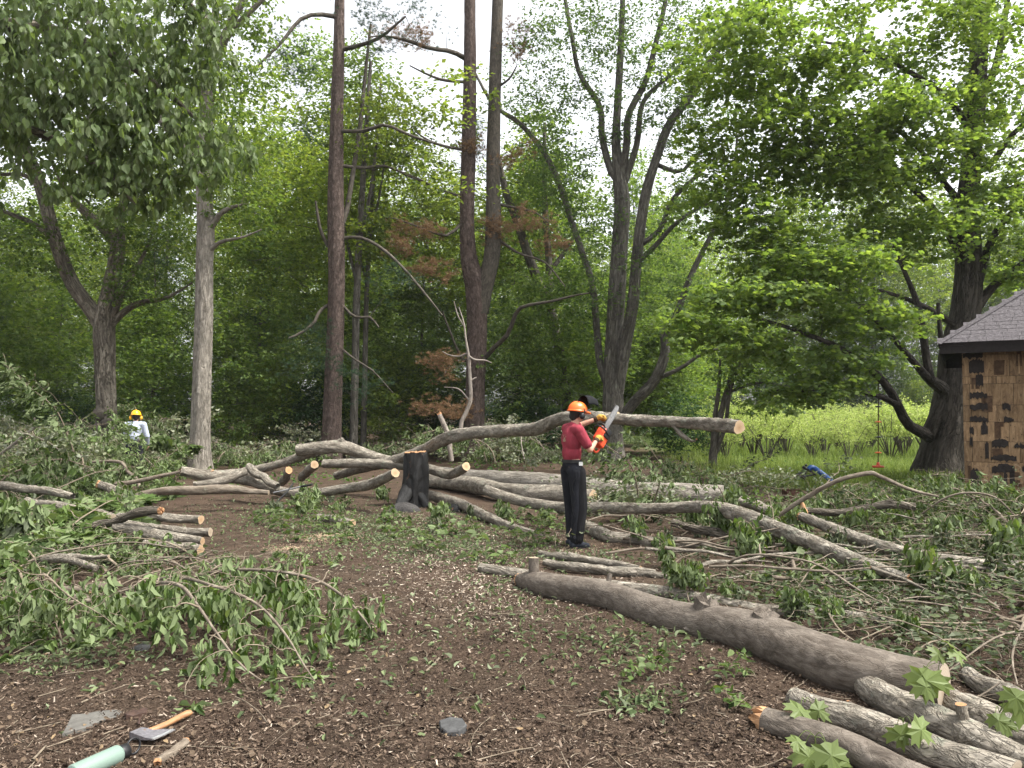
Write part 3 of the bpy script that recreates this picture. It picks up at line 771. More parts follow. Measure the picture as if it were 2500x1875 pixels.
# --- leaning and upright stems behind the sawyer, small tree by the field
px_tree('leaning_tree', 'dark leaning trunk crossing behind the twin pine and the grey maple', 'tree',
        [(1392, 1120, 31, 26), (1387, 1010, 31, 25), (1370, 886, 31, 24), (1345, 764, 31, 24), (1312, 680, 31, 23), (1288, 620, 31, 22), (1262, 540, 31, 20), (1235, 470, 31, 17), (1215, 380, 31, 13)],
        [[(1342, 745, 31, 18), (1340, 640, 31, 17), (1333, 540, 31, 15), (1328, 430, 31, 12), (1330, 300, 31, 8)], [(1345, 660, 31, 12), (1375, 620, 31, 11), (1400, 580, 31, 8)]],
        [(1330, 470, 30.5, 110, 110, 1.8, 70), (1300, 720, 30, 90, 80, 1.5, 40), (1400, 830, 30, 80, 80, 1.4, 40), (1330, 900, 29.5, 70, 60, 1.2, 30)],
        'leaf_mid', 'bark_bg', 91, per=44, rad=.6, size=.15, rough=.04)
px_tree('small_tree', 'small many stemmed tree by the field behind the raised log end', 'tree',
        [(1740, 1120, 24, 20), (1748, 1060, 24, 18), (1758, 1020, 24, 16), (1772, 964, 24, 13), (1798, 900, 23.8, 12), (1836, 867, 23.6, 10), (1895, 835, 23.4, 7), (1950, 815, 23.2, 4)],
        [[(1738, 1110, 24, 12), (1745, 1020, 24, 12), (1755, 950, 24, 10), (1758, 880, 24, 6)], [(1746, 1110, 24, 11), (1770, 1040, 23.8, 11), (1782, 960, 23.7, 8), (1800, 900, 23.6, 6)],
         [(1772, 960, 24, 8), (1850, 935, 23.6, 6), (1930, 945, 23.2, 4)], [(1780, 930, 24, 9), (1805, 850, 24, 7), (1815, 780, 24, 4)]],
        [(1800, 830, 23.8, 90, 50, 1.2, 36), (1880, 880, 23.4, 90, 40, 1.0, 30), (1780, 900, 23.6, 70, 50, 1.0, 24), (1880, 985, 23, 60, 22, .6, 10)],
        'leaf_mid', 'bark_bg', 95, per=40, rad=.5, size=.13, rough=.03, flare=.1)

# dark burl near the foot of the oak
fo = [o for o in C.objects if o.name == 'forked_oak'][0]
mb = MB()
for (u, v, w) in ((246, 1010, 34), (262, 1030, 30), (240, 1045, 26), (272, 1050, 24)):
    c = P(u, v, 21.75); r = w * .5 * 21.75 / F
    th, ph = np.meshgrid(np.linspace(0, 2 * np.pi, 15), np.linspace(0, np.pi, 9))
    rr = r * (1 + .22 * np.sin(5 * th) * np.sin(4 * ph) + .12 * np.sin(9 * th + 7 * ph))
    V = np.stack([rr * np.cos(th) * np.sin(ph), rr * .7 * np.sin(th) * np.sin(ph), rr * np.cos(ph)], -1) + c
    i_, j_ = np.meshgrid(np.arange(8), np.arange(14), indexing='ij'); a_ = i_ * 15 + j_
    mb.add(V.reshape(-1, 3), [np.stack([a_, a_ + 1, a_ + 16, a_ + 15], -1).reshape(-1, 4)])
mb.build('burl', M['twig_dark'], fo, fo.location)['label'] = 'dark knobbly burl'
# ================================================================== the wood behind: individual trees that share mesh data
def wood_tree(name, h, crown0, rx, nt_, per, size, leafmat, seed, r0=.16, rad=.8, tpl=KITE, stems=1, lean=.04):
    g = np.random.default_rng(seed)
    root = empty(name, (0, 0, 0))
    sk, skr = [], []
    for s in range(stems):
        dx = g.normal(0, lean, 2) * h if stems == 1 else np.array((math.cos(s * 2.4), math.sin(s * 2.4))) * h * .14
        z = np.linspace(-.2, h * .96, 16)
        t = z / h
        p = np.stack([dx[0] * t ** 1.4 + .12 * np.sin(t * 7 + s), dx[1] * t ** 1.4 + .12 * np.cos(t * 6 + s), z], -1)
        r = r0 * (1 - .85 * np.clip(t, 0, 1)) * (1 + .35 * np.exp(-np.maximum(z, 0) / .35)) / (1 if stems == 1 else 1.5)
        mb = MB(); tubes(mb, p[None], r[None], 9, .05, seed + s)
        mb.build('trunk', M['bark_bg'], root)
        sk.append(p[3:]); skr.append(r[3:])
    sk = np.vstack(sk); skr = np.concatenate(skr)
    z = crown0 + (h - crown0) * g.beta(1.3, 1.2, nt_)
    f = (z - crown0) / (h - crown0)
    rr = rx * (np.sin(np.pi * np.clip(f * .86 + .12, 0, 1)) ** .7) * np.sqrt(g.uniform(.05, 1, nt_))
    a = g.uniform(0, 2 * np.pi, nt_)
    tg = np.stack([rr * np.cos(a), rr * np.sin(a), z], -1)
    pa, ra, en = grow(sk, skr, tg, g, .0, 5, .06, r0 * .5, .9)
    mb = MB(); tubes(mb, pa, ra, 4); mb.build('twigs', M['bark_bg'], root)['kind'] = 'stuff'
    mb = MB(); spray(mb, tg, en, per, rad, size, tpl, g, 'flat', .2, .14)
    mb.build('crown', M[leafmat], root, smooth=False)
    return root

def wood_pine(name, h, crown0, rx, nt_, seed, r0=.2, dead=False):
    g = np.random.default_rng(seed)
    root = empty(name, (0, 0, 0))
    z = np.linspace(-.2, h, 14)
    p = np.stack([.1 * np.sin(z * .4), .1 * np.cos(z * .5), z], -1)
    r = r0 * (1 - .92 * np.clip(z / h, 0, 1)) * (1 + .3 * np.exp(-np.maximum(z, 0) / .35))
    mb = MB(); tubes(mb, p[None], r[None], 9, .05, seed); mb.build('trunk', M['bark_bg'], root)
    zt = crown0 + (h - crown0) * g.uniform(0, 1, nt_) ** 1.1
    f = (zt - crown0) / (h - crown0)
    rr = rx * (1 - .85 * f) * g.uniform(.25, 1, nt_); a = g.uniform(0, 2 * np.pi, nt_)
    tg = np.stack([rr * np.cos(a), rr * np.sin(a), zt], -1)
    pa, ra, en = grow(p[2:], r[2:], tg, g, -.04, 5, .05, .05, .3)
    mb = MB(); tubes(mb, pa, ra, 4)
    nz = 40; zz = g.uniform(.8, crown0 + 1, nz); aa = g.uniform(0, 6.28, nz); ln = g.uniform(.5, 1.8, nz)
    p0 = np.stack([np.zeros(nz), np.zeros(nz), zz], -1); tt = np.linspace(0, 1, 5)[None, :, None]
    dd = np.stack([np.cos(aa), np.sin(aa), g.uniform(-.35, .1, nz)], -1) * ln[:, None]
    tubes(mb, p0[:, None] + dd[:, None] * tt, np.linspace(.02, .005, 5)[None] * np.ones((nz, 1)), 4)
    mb.build('twigs', M['bark_bg'], root)['kind'] = 'stuff'
    mb = MB(); tufts(mb, tg, en, 12, .6, 16, .17, g)
    mb.build('crown', M['needle'], root, smooth=False)
    return root

protos = {
    'tall': [wood_tree('woodland_tree', 21, 6, 3.6, 300, 30, .20, 'leaf_mid', 201, .19, .9),
             wood_tree('woodland_tree', 18, 4.5, 3.4, 280, 30, .19, 'leaf_bright', 202, .15, .9),
             wood_tree('woodland_tree', 20, 7, 3.8, 260, 30, .20, 'leaf_bright', 203, .17, 1.0, stems=2),
             wood_tree('woodland_tree', 16, 3.5, 3.2, 280, 30, .19, 'leaf_mid', 204, .13, .85)],
    'pine': [wood_pine('woodland_pine', 17, 3.0, 3.2, 240, 211), wood_pine('woodland_pine', 13, 1.6, 2.8, 220, 212, .15)],
    'sap': [wood_tree('sapling', 5.5, .7, 1.7, 120, 44, .15, 'leaf_mid', 221, .04, .6), wood_tree('sapling', 4.0, .4, 1.5, 100, 42, .14, 'leaf_bright', 222, .03, .55, stems=3),
            wood_tree('sapling', 7.5, 1.6, 1.9, 130, 44, .15, 'leaf_mid', 223, .05, .65), wood_tree('sapling', 3.0, .2, 1.5, 90, 42, .14, 'leaf_dark', 224, .025, .5, stems=3)],
    'bush': [],
}
used = set()
def sector(x, y):
    u = CX + F * x / y
    if u < 235: return 'left of the forked oak'
    if u < 480: return 'between the forked oak and the pale trunk'
    if u < 800: return 'between the pale trunk and the dark pine'
    if u < 1140: return 'between the dark pine and the twin pine'
    if u < 1480: return 'between the twin pine and the grey maple'
    if u < 1800: return 'right of the grey maple'
    return 'beyond the field'

def place(kind, i, x, y, s, rz, noun, grp):
    pr = protos[kind][i % len(protos[kind])]
    key = (kind, i % len(protos[kind]))
    o = pr if key not in used else copy_tree(pr)
    used.add(key)
    o.location = (x, y, float(gz(x, y)))
    o.rotation_euler = (0, 0, rz)
    o.scale = (s, s, s * random.uniform(.92, 1.1))
    sec = sector(x, y)
    tag(o, noun + ' ' + sec, 'tree', grp + ' ' + sec)
    return o

g = np.random.default_rng(303)
def strew(n, ufun, y0, y1, mind, taken):
    out = []; tries = 0
    while len(out) < n and tries < n * 60:
        tries += 1
        y = g.uniform(y0, y1); u = g.uniform(*ufun(y))
        x = (u - CX) / F * y
        if all((x - a) ** 2 + (y - b) ** 2 > mind * mind for a, b in taken):
            taken.append((x, y)); out.append((x, y))
    return out
taken = []
wood_u = lambda y: (-420, 1640)
for k, (x, y) in enumerate(strew(20, wood_u, 34, 47, 3.6, taken)):
    place('tall', k, x, y, g.uniform(.75, 1.0), g.uniform(0, 6.28), 'leafy tree fronting the wood', 'front ranks of the wood')
for k, (x, y) in enumerate(strew(38, wood_u, 47, 80, 3.6, taken)):
    place('tall', k + 1, x, y, g.uniform(.8, 1.1), g.uniform(0, 6.28), 'tall tree deep in the wood', 'deep wood')
for k, (x, y) in enumerate(strew(18, lambda y: (-300, 1500), 31, 60, 2.4, taken)):
    place('pine', k, x, y, g.uniform(.65, 1.0), g.uniform(0, 6.28), 'dark needled pine in the wood', 'pines in the wood')
tk2 = []
for k, (x, y) in enumerate(strew(38, lambda y: (-350, 1620), 29, 44, 1.6, tk2)):
    place('sap', k, x, y, g.uniform(.7, 1.15), g.uniform(0, 6.28), 'low sapling under the wood', 'understory saplings')
# nearer young growth seen in the photo beside the trunks
for k, (u, y, s, i) in enumerate([(355, 26, 1.0, 0), (330, 28, .8, 3), (620, 27, 1.05, 2), (560, 26, .8, 0), (60, 25, 1.1, 2), (-30, 24, 1.0, 0), (150, 26, .8, 3), (960, 29, 1.0, 1), (1000, 30, 1.0, 2),
                                  (1265, 28, .95, 0), (1300, 27, .75, 3), (1410, 29, 1.1, 2), (1610, 30, 1.0, 0), (1560, 31, 1.1, 2), (1660, 28, .8, 3), (1640, 33, 1.2, 0)]):
    x = (u - CX) / F * y
    place('sap', i, x, y, s, g.uniform(0, 6.28), 'young sapling near the big trunks', 'nearer saplings')
for k, (x, y) in enumerate(strew(12, lambda y: (1500, 1760), 36, 60, 2.5, taken)):
    place('tall', k, x, y, g.uniform(.45, .75), g.uniform(0, 6.28), 'leafy tree edging the field', 'trees edging the field')
for k, (x, y) in enumerate(strew(84, lambda y: (1540, 2900), 64, 104, 2.6, taken)):
    place('tall' if k % 6 else 'pine', k, x, y, g.uniform(.9, 1.45), g.uniform(0, 6.28), 'distant tree in the line', 'distant tree line')
for k, (x, y) in enumerate(strew(44, lambda y: (1560, 2900), 62, 72, 1.8, tk2)):
    place('sap', k, x, y, g.uniform(.9, 1.5), g.uniform(0, 6.28), 'low distant sapling at the foot of the trees', 'distant undergrowth')
protos['pole'] = [wood_tree('slim_trunk_tree', 15, 9.5, 2.2, 46, 26, .19, 'leaf_bright', 231, .10, .8), wood_tree('slim_trunk_tree', 13, 7.5, 1.8, 40, 26, .18, 'leaf_bright', 232, .075, .7, lean=.07)]
tk3 = []
for k, (x, y) in enumerate(strew(44, lambda y: (300, 1300), 29, 42, .7, tk3)):
    place('pole', k, x, y, g.uniform(.7, 1.1), g.uniform(0, 6.28), 'slim dark trunk in the wood', 'slim dark trunks')
for k, (x, y) in enumerate(strew(18, lambda y: (540, 1130), 26.5, 30, .6, tk3)):
    place('pole', k, x, y, g.uniform(.7, 1.0), g.uniform(0, 6.28), 'slim trunk before the wood', 'slim trunks at the edge')
tk4 = []
for k, (x, y) in enumerate(strew(60, lambda y: (-600, 1720), 82, 125, 3.2, tk4)):
    place('tall', k, x, y, g.uniform(1.0, 1.5), g.uniform(0, 6.28), 'far tree closing the wood', 'far trees of the wood')
for k, (x, y) in enumerate(strew(40, lambda y: (-500, 1700), 60, 84, 2.2, tk4)):
    place('sap', k, x, y, g.uniform(1.2, 1.9), g.uniform(0, 6.28), 'far undergrowth of the wood', 'far undergrowth')
# two slender stems beside the dark pine
for k, (u, v, Y, w, top) in enumerate([(862, 1120, 26.5, 20, (905, 150)), (886, 1120, 28, 14, (930, 200))]):
    px_tree('slender_tree', ['slim grey trunk just right of the dark pine', 'thinner pale trunk second to the right of the dark pine'][k], 'tree',
            [(u, v, Y, w), (u + 4, 950, Y, w * .95), (u + 10, 700, Y, w * .85), ((u + top[0]) / 2 + 4, 420, Y, w * .7), (top[0], top[1], Y, w * .4)],
            [[(u + 8, 620, Y, w * .5), (u + 40, 480, Y - .4, w * .4), (u + 60, 330, Y - .6, w * .25)], [(u + 10, 700, Y, w * .4), (u - 20, 560, Y + .3, w * .35), (u - 40, 430, Y + .5, w * .2)]],
            [(u + 60, 330, Y, 110, 120, 1.8, 60), (u + 40, 560, Y, 80, 80, 1.4, 36)], 'leaf_bright', 'bark_clump', 97 + k, per=42, rad=.6, size=.15, rough=.03, flare=.15)

# ================================================================== field: grass and bush rows
def bush_proto(seed, h=1.9):
    g = np.random.default_rng(seed)
    root = empty('field_bush', (0, 0, 0))
    n = 12; aa = g.uniform(0, 6.28, n); sp = g.uniform(.25, 1.05, n)
    tt = np.linspace(0, 1, 7)
    st = np.stack([np.cos(aa)[:, None] * (.08 + sp[:, None] * tt ** 1.5), np.sin(aa)[:, None] * (.08 + sp[:, None] * tt ** 1.5), (h * g.uniform(.7, .95, n))[:, None] * tt], -1)
    for k in range(n):
        mb = MB(); tubes(mb, st[k][None], np.linspace(.022, .008, 7)[None], 5, .04, seed + k); mb.build('stem', M['twig_dark'], root)
    lob = st[g.integers(0, n, 90), g.integers(4, 7, 90)]; tg = lob + g.normal(0, 1, (90, 3)) * np.array((.30, .30, .16)); tg[:, 2] = np.clip(tg[:, 2], .55 * h, h * 1.15)
    pa, ra, en = grow(st.reshape(-1, 3), np.full(n * 7, .012), tg, g, .03, 4)
    mb = MB(); tubes(mb, pa, ra, 4); mb.build('twigs', M['twig_dark'], root)['kind'] = 'stuff'
    mb = MB(); spray(mb, tg, en, 30, .24, .075, KITE, g, 'any', .1, .08)
    mb.build('foliage', M['leaf_bush'], root, smooth=False)
    return root
bp = [bush_proto(s) for s in (401, 402, 403)]
bush_spots = []
for r_, Y in enumerate((28.5, 32, 36, 40.5, 46, 52, 60)):
    for u in np.arange(1770 - r_ * 20, 2560, 92 * 28.5 / Y * 1.08):
        bush_spots.append((u + g.uniform(-14, 14) * 28.5 / Y, Y + g.uniform(-.6, .6), r_))
for k, (u, Y, r_) in enumerate(bush_spots):
    o = bp[k] if k < 3 else copy_tree(bp[k % 3])
    x = (u - CX) / F * Y
    s = g.uniform(.72, 1.18)
    o.location = (x, Y, float(gz(x, Y))); o.rotation_euler = (0, 0, g.uniform(0, 6.28)); o.scale = (s * 1.1, s * 1.1, s)
    row = ['front row', 'second row', 'third row', 'fourth row', 'fifth row', 'sixth row', 'last row'][r_]
    tag(o, 'yellow green fruit bush in the %s of the sunny field' % row, 'bush', 'bushes of the %s in the field' % row)

mb = MB()
n = 64000
Y = 16.5 + (g.uniform(0, 1, n) ** 1.7) * 34
u = g.uniform(1620, 2600, n); x = (u - CX) / F * Y
keep = (x + g.normal(0, .8, n) > 6.0) & (Y + g.normal(0, .9, n) > 17.2)
x, Y = x[keep], Y[keep]; n = len(x)
pos = np.stack([x, Y, gz(x, Y) - .01], -1)
ax = np.array((0, 0, 1.0)) + g.normal(0, .28, (n, 3)); leaves(mb, pos, ax, g.normal(0, 1, (n, 3)) * np.array((1, 1, .1)), g.uniform(.12, .38, n), BLADE, g)
go = mb.build('field_grass', M['grass'], smooth=False); go['kind'] = 'stuff'; tag(go, 'bright green grass of the field', 'grass')
# low green weeds at the edge of the wood and round the big maple
mb = MB()
n = 9000
u = g.uniform(-100, 2500, n); Y = g.uniform(17, 30, n); x = (u - CX) / F * Y
pos = np.stack([x, Y, gz(x, Y) + g.uniform(0, .18, n)], -1)
keep = (np.sin(x * 1.3 + 2) + np.sin(Y * 1.1) + g.normal(0, .5, n)) > .35
pos = pos[keep]; n = len(pos)
leaves(mb, pos, g.normal(0, 1, (n, 3)) * np.array((1, 1, .4)), np.array((0, 0, 1.)) + g.normal(0, .5, (n, 3)), g.uniform(.06, .14, n), KITE, g)
wo = mb.build('ground_cover', M['weed'], smooth=False); wo['kind'] = 'stuff'; tag(wo, 'low green weeds along the edge of the wood', 'weeds')
# ================================================================== felled logs and branches
def log_rows(rows, lift=0.0):
    """rows (u, v, width px[, depth]); without a depth the log lies on the ground"""
    out = []
    for r in rows:
        u, v, w = r[:3]
        if len(r) > 3:
            p = P(u, v, r[3]); rad = .5 * w * r[3] / F * (.80 if r[3] > 9.5 and w > 22 else 1)
        else:
            rad = .1
            for _ in range(4):
                p = G(u, v, rad * .92 + lift); rad = .5 * w * p[1] / F
        out.append((*p, rad))
    return np.array(out)

def rough_end(ring, g, reach):
    """splintered end"""
    seg = len(ring); c = ring.mean(0)
    nrm = unit(np.cross(ring[1] - ring[0], ring[seg // 3] - ring[0]))
    mid = c + (ring - c) * .55 + nrm * (reach * g.uniform(-.2, 1.0, seg))[:, None]
    rim = ring + nrm * (reach * g.uniform(-.1, .5, seg))[:, None]
    vs = np.vstack([ring, rim, mid, (c + nrm * reach * .3)[None]])
    j = np.arange(seg); f4 = []
    for k in range(2):
        f4.append(np.stack([k * seg + j, k * seg + (j + 1) % seg, (k + 1) * seg + (j + 1) % seg, (k + 1) * seg + j], -1))
    f3 = np.stack([2 * seg + j, 2 * seg + (j + 1) % seg, np.full(seg, 3 * seg)], -1)
    return vs, f4 + [f3], (vs - c)

LOGS = {}
def log(name, label, cat, rows, mat='bark_log', ends=('cut', 'cut'), seg=18, rough=.06, seed=1, stubs=(), lift=0.0, sub=(), group=None, raw=None):
    g = np.random.default_rng(seed)
    q = log_rows(rows, lift) if raw is None else np.asarray(raw, float)
    L = np.linalg.norm(np.diff(q[:, :3], axis=0), axis=1).sum()
    dtl = q[:, 3].max() > .045 and seg >= 14
    fine = dtl and q[:, 1].min() < 7.5
    seg = 64 if fine else 30 if dtl else seg
    s = resample(q, int(max(10, min(260, L / (.016 if fine else .05 if dtl else max(.035, q[:, 3].mean() * .5))))))
    pts, rad = s[:, :3], np.maximum(s[:, 3], .003)
    # slight natural wander
    n = len(pts); tt = np.linspace(0, 1, n)[:, None]
    pts = pts + rad.mean() * .16 * np.sin(tt * g.uniform(8, 16) + g.uniform(0, 6, 3)) * np.array((1, 1, .6))
    org = pts[0].copy(); org[2] = 0
    mb = MB(); vv = tubes(mb, pts[None], rad[None], seg, rough, seed, relief=((.0055 if mat != 'bark_big' else .003) if fine else .012, 30.0 if fine else 16.0, .45) if dtl else None)
    o = mb.build(name, M[mat], None, org)
    for e, ring in ((0, vv[0, 0][::-1]), (1, vv[0, -1])):
        kind = ends[e]
        if kind is None: continue
        m2 = MB()
        if kind == 'broken':
            m2.add(*rough_end(ring, g, rad[0 if e == 0 else -1] * 1.3)); m2.build('broken_end', M['cut_red'], o, org, smooth=False)
        else:
            vs, fs, bk = disc(ring, .001); m2.add(vs, fs, bk)
            m2.build('cut_face', M[kind if kind in M else 'cut'], o, org, smooth=False)
    for st in stubs:
        # (index fraction, direction, length, radius, end)
        f, d, ln, r0, kind = st
        i = int(f * (n - 1)); p0 = pts[i]
        d = unit(np.array(d, float))
        t = np.linspace(-.3 * rad[i], ln + rad[i] * .7, 7)[:, None]
        pp = p0 + d * t; rr = r0 * np.r_[1.6, 1.35, 1.12, 1, 1, .97, .95]
        m2 = MB(); v2 = tubes(m2, pp[None], rr[None], 12, .08, seed + 3)
        so = m2.build('branch_stub', M[mat], o, org)
        m3 = MB()
        if kind == 'broken': m3.add(*rough_end(v2[0, -1], g, r0)); m3.build('broken_end', M[mat], so, org, smooth=False)
        elif kind: m3.add(*disc(v2[0, -1], .001)); m3.build('cut_face', M[kind], so, org, smooth=False)
    for rows2 in sub:
        q2 = log_rows(rows2)
        s2 = resample(q2, 24); m2 = MB()
        v2 = tubes(m2, s2[None, :, :3], np.maximum(s2[None, :, 3], .003), 12, rough, seed + 9, caps=True)
        m2.build('side_limb', M[mat], o, org)
    tag(o, label, cat, group)
    LOGS[label] = (pts, rad)
    return o

# --- foreground
log('felled_trunk', 'thick smooth grey brown felled trunk lying diagonally across the right foreground', 'log',
    [(1276, 1416, 34), (1300, 1418, 54), (1340, 1426, 64), (1420, 1445, 66), (1540, 1475, 72), (1680, 1512, 88), (1800, 1545, 102), (1950, 1590, 118), (2100, 1632, 130), (2295, 1685, 126)],
    'bark_big', ('broken', 'cut_old'), 26, .035, 501,
    stubs=[(.075, (.02, .05, 1), .15, .048, 'cut_old'), (.40, (.3, -.35, .45), .01, .05, 'broken'), (.56, (.2, -.1, .8), .05, .09, 'broken'), (.70, (.2, -.1, .8), .045, .085, 'broken'), (.30, (.2, .3, .9), .10, .022, 'cut')])
log('cut_log', 'rough lichen spotted log highest in the lower right pile, a twig lying on it', 'log',
    [(2072, 1640, 56), (2120, 1672, 66), (2200, 1722, 72), (2330, 1784, 78), (2500, 1862, 86), (2640, 1925, 92)], 'bark_log', ('bark_log', 'cut_old'), 24, .07, 502, lift=.03,
    stubs=[(.62, (-.1, 0, 1), .08, .026, 'cut_red')])
log('cut_log', 'rough barked middle log of the pile in the lower right corner', 'log',
    [(1932, 1706, 56), (2000, 1732, 68), (2150, 1787, 74), (2300, 1842, 80), (2480, 1908, 88)], 'bark_log', ('cut_old', 'cut_old'), 24, .07, 503)
log('cut_log', 'smoother grey log nearest the bottom edge in the lower right pile', 'log',
    [(1868, 1758, 64), (1950, 1785, 68), (2080, 1832, 72), (2200, 1885, 78), (2320, 1940, 82)], 'bark_big', ('broken', 'cut_old'), 24, .05, 504, stubs=[(.25, (-.3, -.6, .5), .0, .02, 'broken')])
log('cut_log', 'lichen covered log rising behind the top one in the lower right pile', 'log',
    [(2225, 1662, 58), (2330, 1716, 68), (2430, 1768, 74), (2580, 1840, 82)], 'bark_log', ('cut_old', 'cut_old'), 22, .07, 505)
log('cut_log', 'log end furthest right behind the lower right pile', 'log',
    [(2362, 1654, 46), (2440, 1692, 54), (2570, 1752, 60)], 'bark_log', ('cut_old', 'cut_old'), 20, .07, 506)
log('cut_branch', 'short dark branch wedged between the lower right logs', 'branch',
    [(2070, 1722, 20), (2140, 1752, 28), (2230, 1782, 28)], 'bark_big', ('broken', 'cut_old'), 14, .07, 507)
log('cut_log', 'long slim log running behind the big foreground trunk to a round cut end', 'log',
    [(1172, 1389, 26), (1250, 1400, 28), (1330, 1411, 28), (1510, 1434, 31), (1700, 1460, 32), (1850, 1486, 30), (2000, 1500, 30), (2195, 1522, 30)], 'bark_log', ('cut_old', 'cut'), 16, .06, 508)
log('cut_branch', 'slim barked branch just behind the upright stub of the foreground trunk', 'branch',
    [(1318, 1350, 18), (1400, 1362, 22), (1480, 1374, 22), (1565, 1392, 20)], 'bark_log', ('cut_old', 'cut'), 14, .06, 509, lift=.02)
log('cut_branch', 'second slim branch between the foreground trunk and the sawyer', 'branch',
    [(1330, 1374, 22), (1410, 1385, 24), (1500, 1394, 24), (1600, 1400, 20)], 'bark_log', ('cut_red', 'cut'), 14, .06, 510, lift=.02)
# --- the raised log being cut
log('raised_log', 'long rough barked log held at shoulder height where the sawyer cuts', 'log',
    [(820, 1160, 26, 16.2), (900, 1140, 30, 15.6), (960, 1128, 34, 15.1), (1030, 1100, 38, 14.5), (1080, 1072, 38, 14.0), (1140, 1058, 38, 13.5), (1230, 1053, 38, 12.8), (1310, 1047, 40, 12.1), (1365, 1024, 40, 11.4), (1420, 1018, 39, 10.9),
     (1480, 1020, 37, 10.4), (1540, 1024, 35, 10.05), (1640, 1030, 34, 9.65), (1730, 1037, 33, 9.25), (1806, 1045, 34, 8.75)], 'bark_log', (None, 'cut'), 20, .07, 511,
    stubs=[(.80, (.55, -.3, .62), .05, .055, 'cut'), (.42, (.5, -.2, .55), .05, .035, 'cut_red')])
log('hanging_branch', 'short broken branch dangling under the free end of the raised log', 'branch',
    [(1640, 1036, 8, 9.6), (1665, 1062, 13, 9.5), (1690, 1078, 7, 9.45), (1700, 1072, 4, 9.4)], 'bark_log', (None, 'broken'), 10, .08, 512)
# --- behind and beside the stump
log('felled_trunk', 'largest pale felled trunk lying straight behind the sawyer', 'log',
    [(1070, 1158, 34), (1140, 1166, 46), (1250, 1178, 52), (1370, 1188, 56), (1500, 1198, 58), (1640, 1207, 58), (1768, 1213, 54)], 'bark_pale', ('cut_old', 'cut_old'), 24, .03, 513)
log('cut_log', 'barked log in front of the largest pale trunk right of the stump', 'log',
    [(1040, 1170, 36), (1130, 1181, 39), (1250, 1200, 43), (1370, 1209, 44), (1450, 1216, 42)], 'bark_log', (None, 'cut'), 18, .06, 514, stubs=[(.52, (-.2, -.7, .5), .02, .05, 'cut')])
log('curving_limb', 'long curving limb passing behind the sawyer and sinking into the right hand brush', 'branch',
    [(1185, 1195, 32, 12.9), (1240, 1216, 33, 12.6), (1330, 1237, 35, 12.0), (1420, 1240, 35, 11.5), (1500, 1238, 35, 11.1), (1600, 1241, 33, 10.6), (1700, 1237, 35, 10.2), (1790, 1252, 37, 9.4), (1900, 1292, 39, 8.5), (2030, 1342, 37, 7.6), (2150, 1392, 30, 6.9), (2215, 1412, 20, 6.7)],
    'bark_log', (None, 'broken'), 18, .06, 515)
log('curving_limb', 'dark low limb sagging to the ground right of the stump', 'branch',
    [(1050, 1210, 26), (1110, 1225, 26), (1180, 1258, 24), (1250, 1285, 18), (1330, 1305, 12)], 'bark_log', (None, None), 14, .07, 516)
log('curving_limb', 'limb curling along the ground from behind the sawyer\'s feet to the right', 'branch',
    [(1395, 1262, 28), (1440, 1290, 31), (1490, 1313, 33), (1540, 1316, 33), (1600, 1324, 31), (1670, 1326, 26), (1760, 1345, 16)], 'bark_log', (None, None), 16, .08, 517)
log('cut_log', 'pale log with a sawn left end lying raised left of the stump', 'log',
    [(727, 1097, 36, 15.6), (770, 1094, 39, 15.6), (830, 1092, 40, 15.6), (880, 1104, 38, 15.7), (940, 1122, 32, 15.8), (1000, 1134, 26, 16)], 'bark_log', ('cut', None), 20, .05, 518,
    stubs=[(.42, (-.3, -.2, .9), .06, .07, 'broken')], sub=[[(770, 1104, 26, 15.7), (730, 1116, 26, 15.8), (690, 1130, 24, 15.9), (640, 1144, 22, 16), (590, 1154, 18, 16.1)]])
log('cut_log', 'bent log with a round sawn right end passing behind the stump', 'log',
    [(790, 1133, 26, 15.4), (880, 1130, 28, 15.2), (980, 1136, 29, 14.9), (1050, 1146, 31, 14.6), (1092, 1158, 31, 14.4), (1120, 1148, 30, 14.2), (1138, 1138, 28, 14.0)], 'bark_log', (None, 'cut'), 18, .06, 519)
log('cut_log', 'bent log whose big round sawn end points at the burnt stump from the left', 'log',
    [(560, 1170, 26, 14.6), (620, 1178, 29, 14.4), (690, 1199, 29, 14.2), (770, 1203, 29, 14.0), (842, 1194, 31, 13.7), (903, 1184, 33, 13.3), (940, 1166, 31, 12.9), (965, 1153, 29, 12.6)], 'bark_log', (None, 'cut'), 20, .07, 520)
log('cut_log', 'small log showing its round orange sawn end left of the leafy clump', 'log',
    [(735, 1168, 26, 15.6), (752, 1150, 27, 15.1), (768, 1135, 25, 14.6)], 'bark_log', (None, 'cut'), 16, .05, 521)
log('cut_log', 'squat log with a ragged orange end beside the round sawn one', 'log',
    [(690, 1178, 24, 15.4), (700, 1162, 26, 15.1), (706, 1148, 24, 14.9)], 'bark_log', (None, 'cut_red'), 14, .08, 522)
log('cut_log', 'short log with a pale sawn end on the ground before the stump', 'log',
    [(780, 1262, 18), (820, 1270, 22), (858, 1277, 22)], 'bark_log', (None, 'cut'), 14, .06, 523)
log('cut_log', 'stout log with a sawn end half hidden in leaves left of the clearing', 'log',
    [(440, 1152, 30, 15.2), (500, 1160, 36, 15.4), (560, 1162, 38, 15.6), (620, 1156, 36, 15.8)], 'bark_log', ('cut', None), 18, .06, 524, stubs=[(.45, (-.1, -.3, .9), .03, .06, 'cut_red')])
log('cut_log', 'short grey log tilted up over the left hand logs', 'log',
    [(604, 1142, 22, 14.4), (640, 1164, 25, 14.2), (676, 1188, 24, 14.0)], 'bark_log', ('cut_old', None), 14, .05, 525)
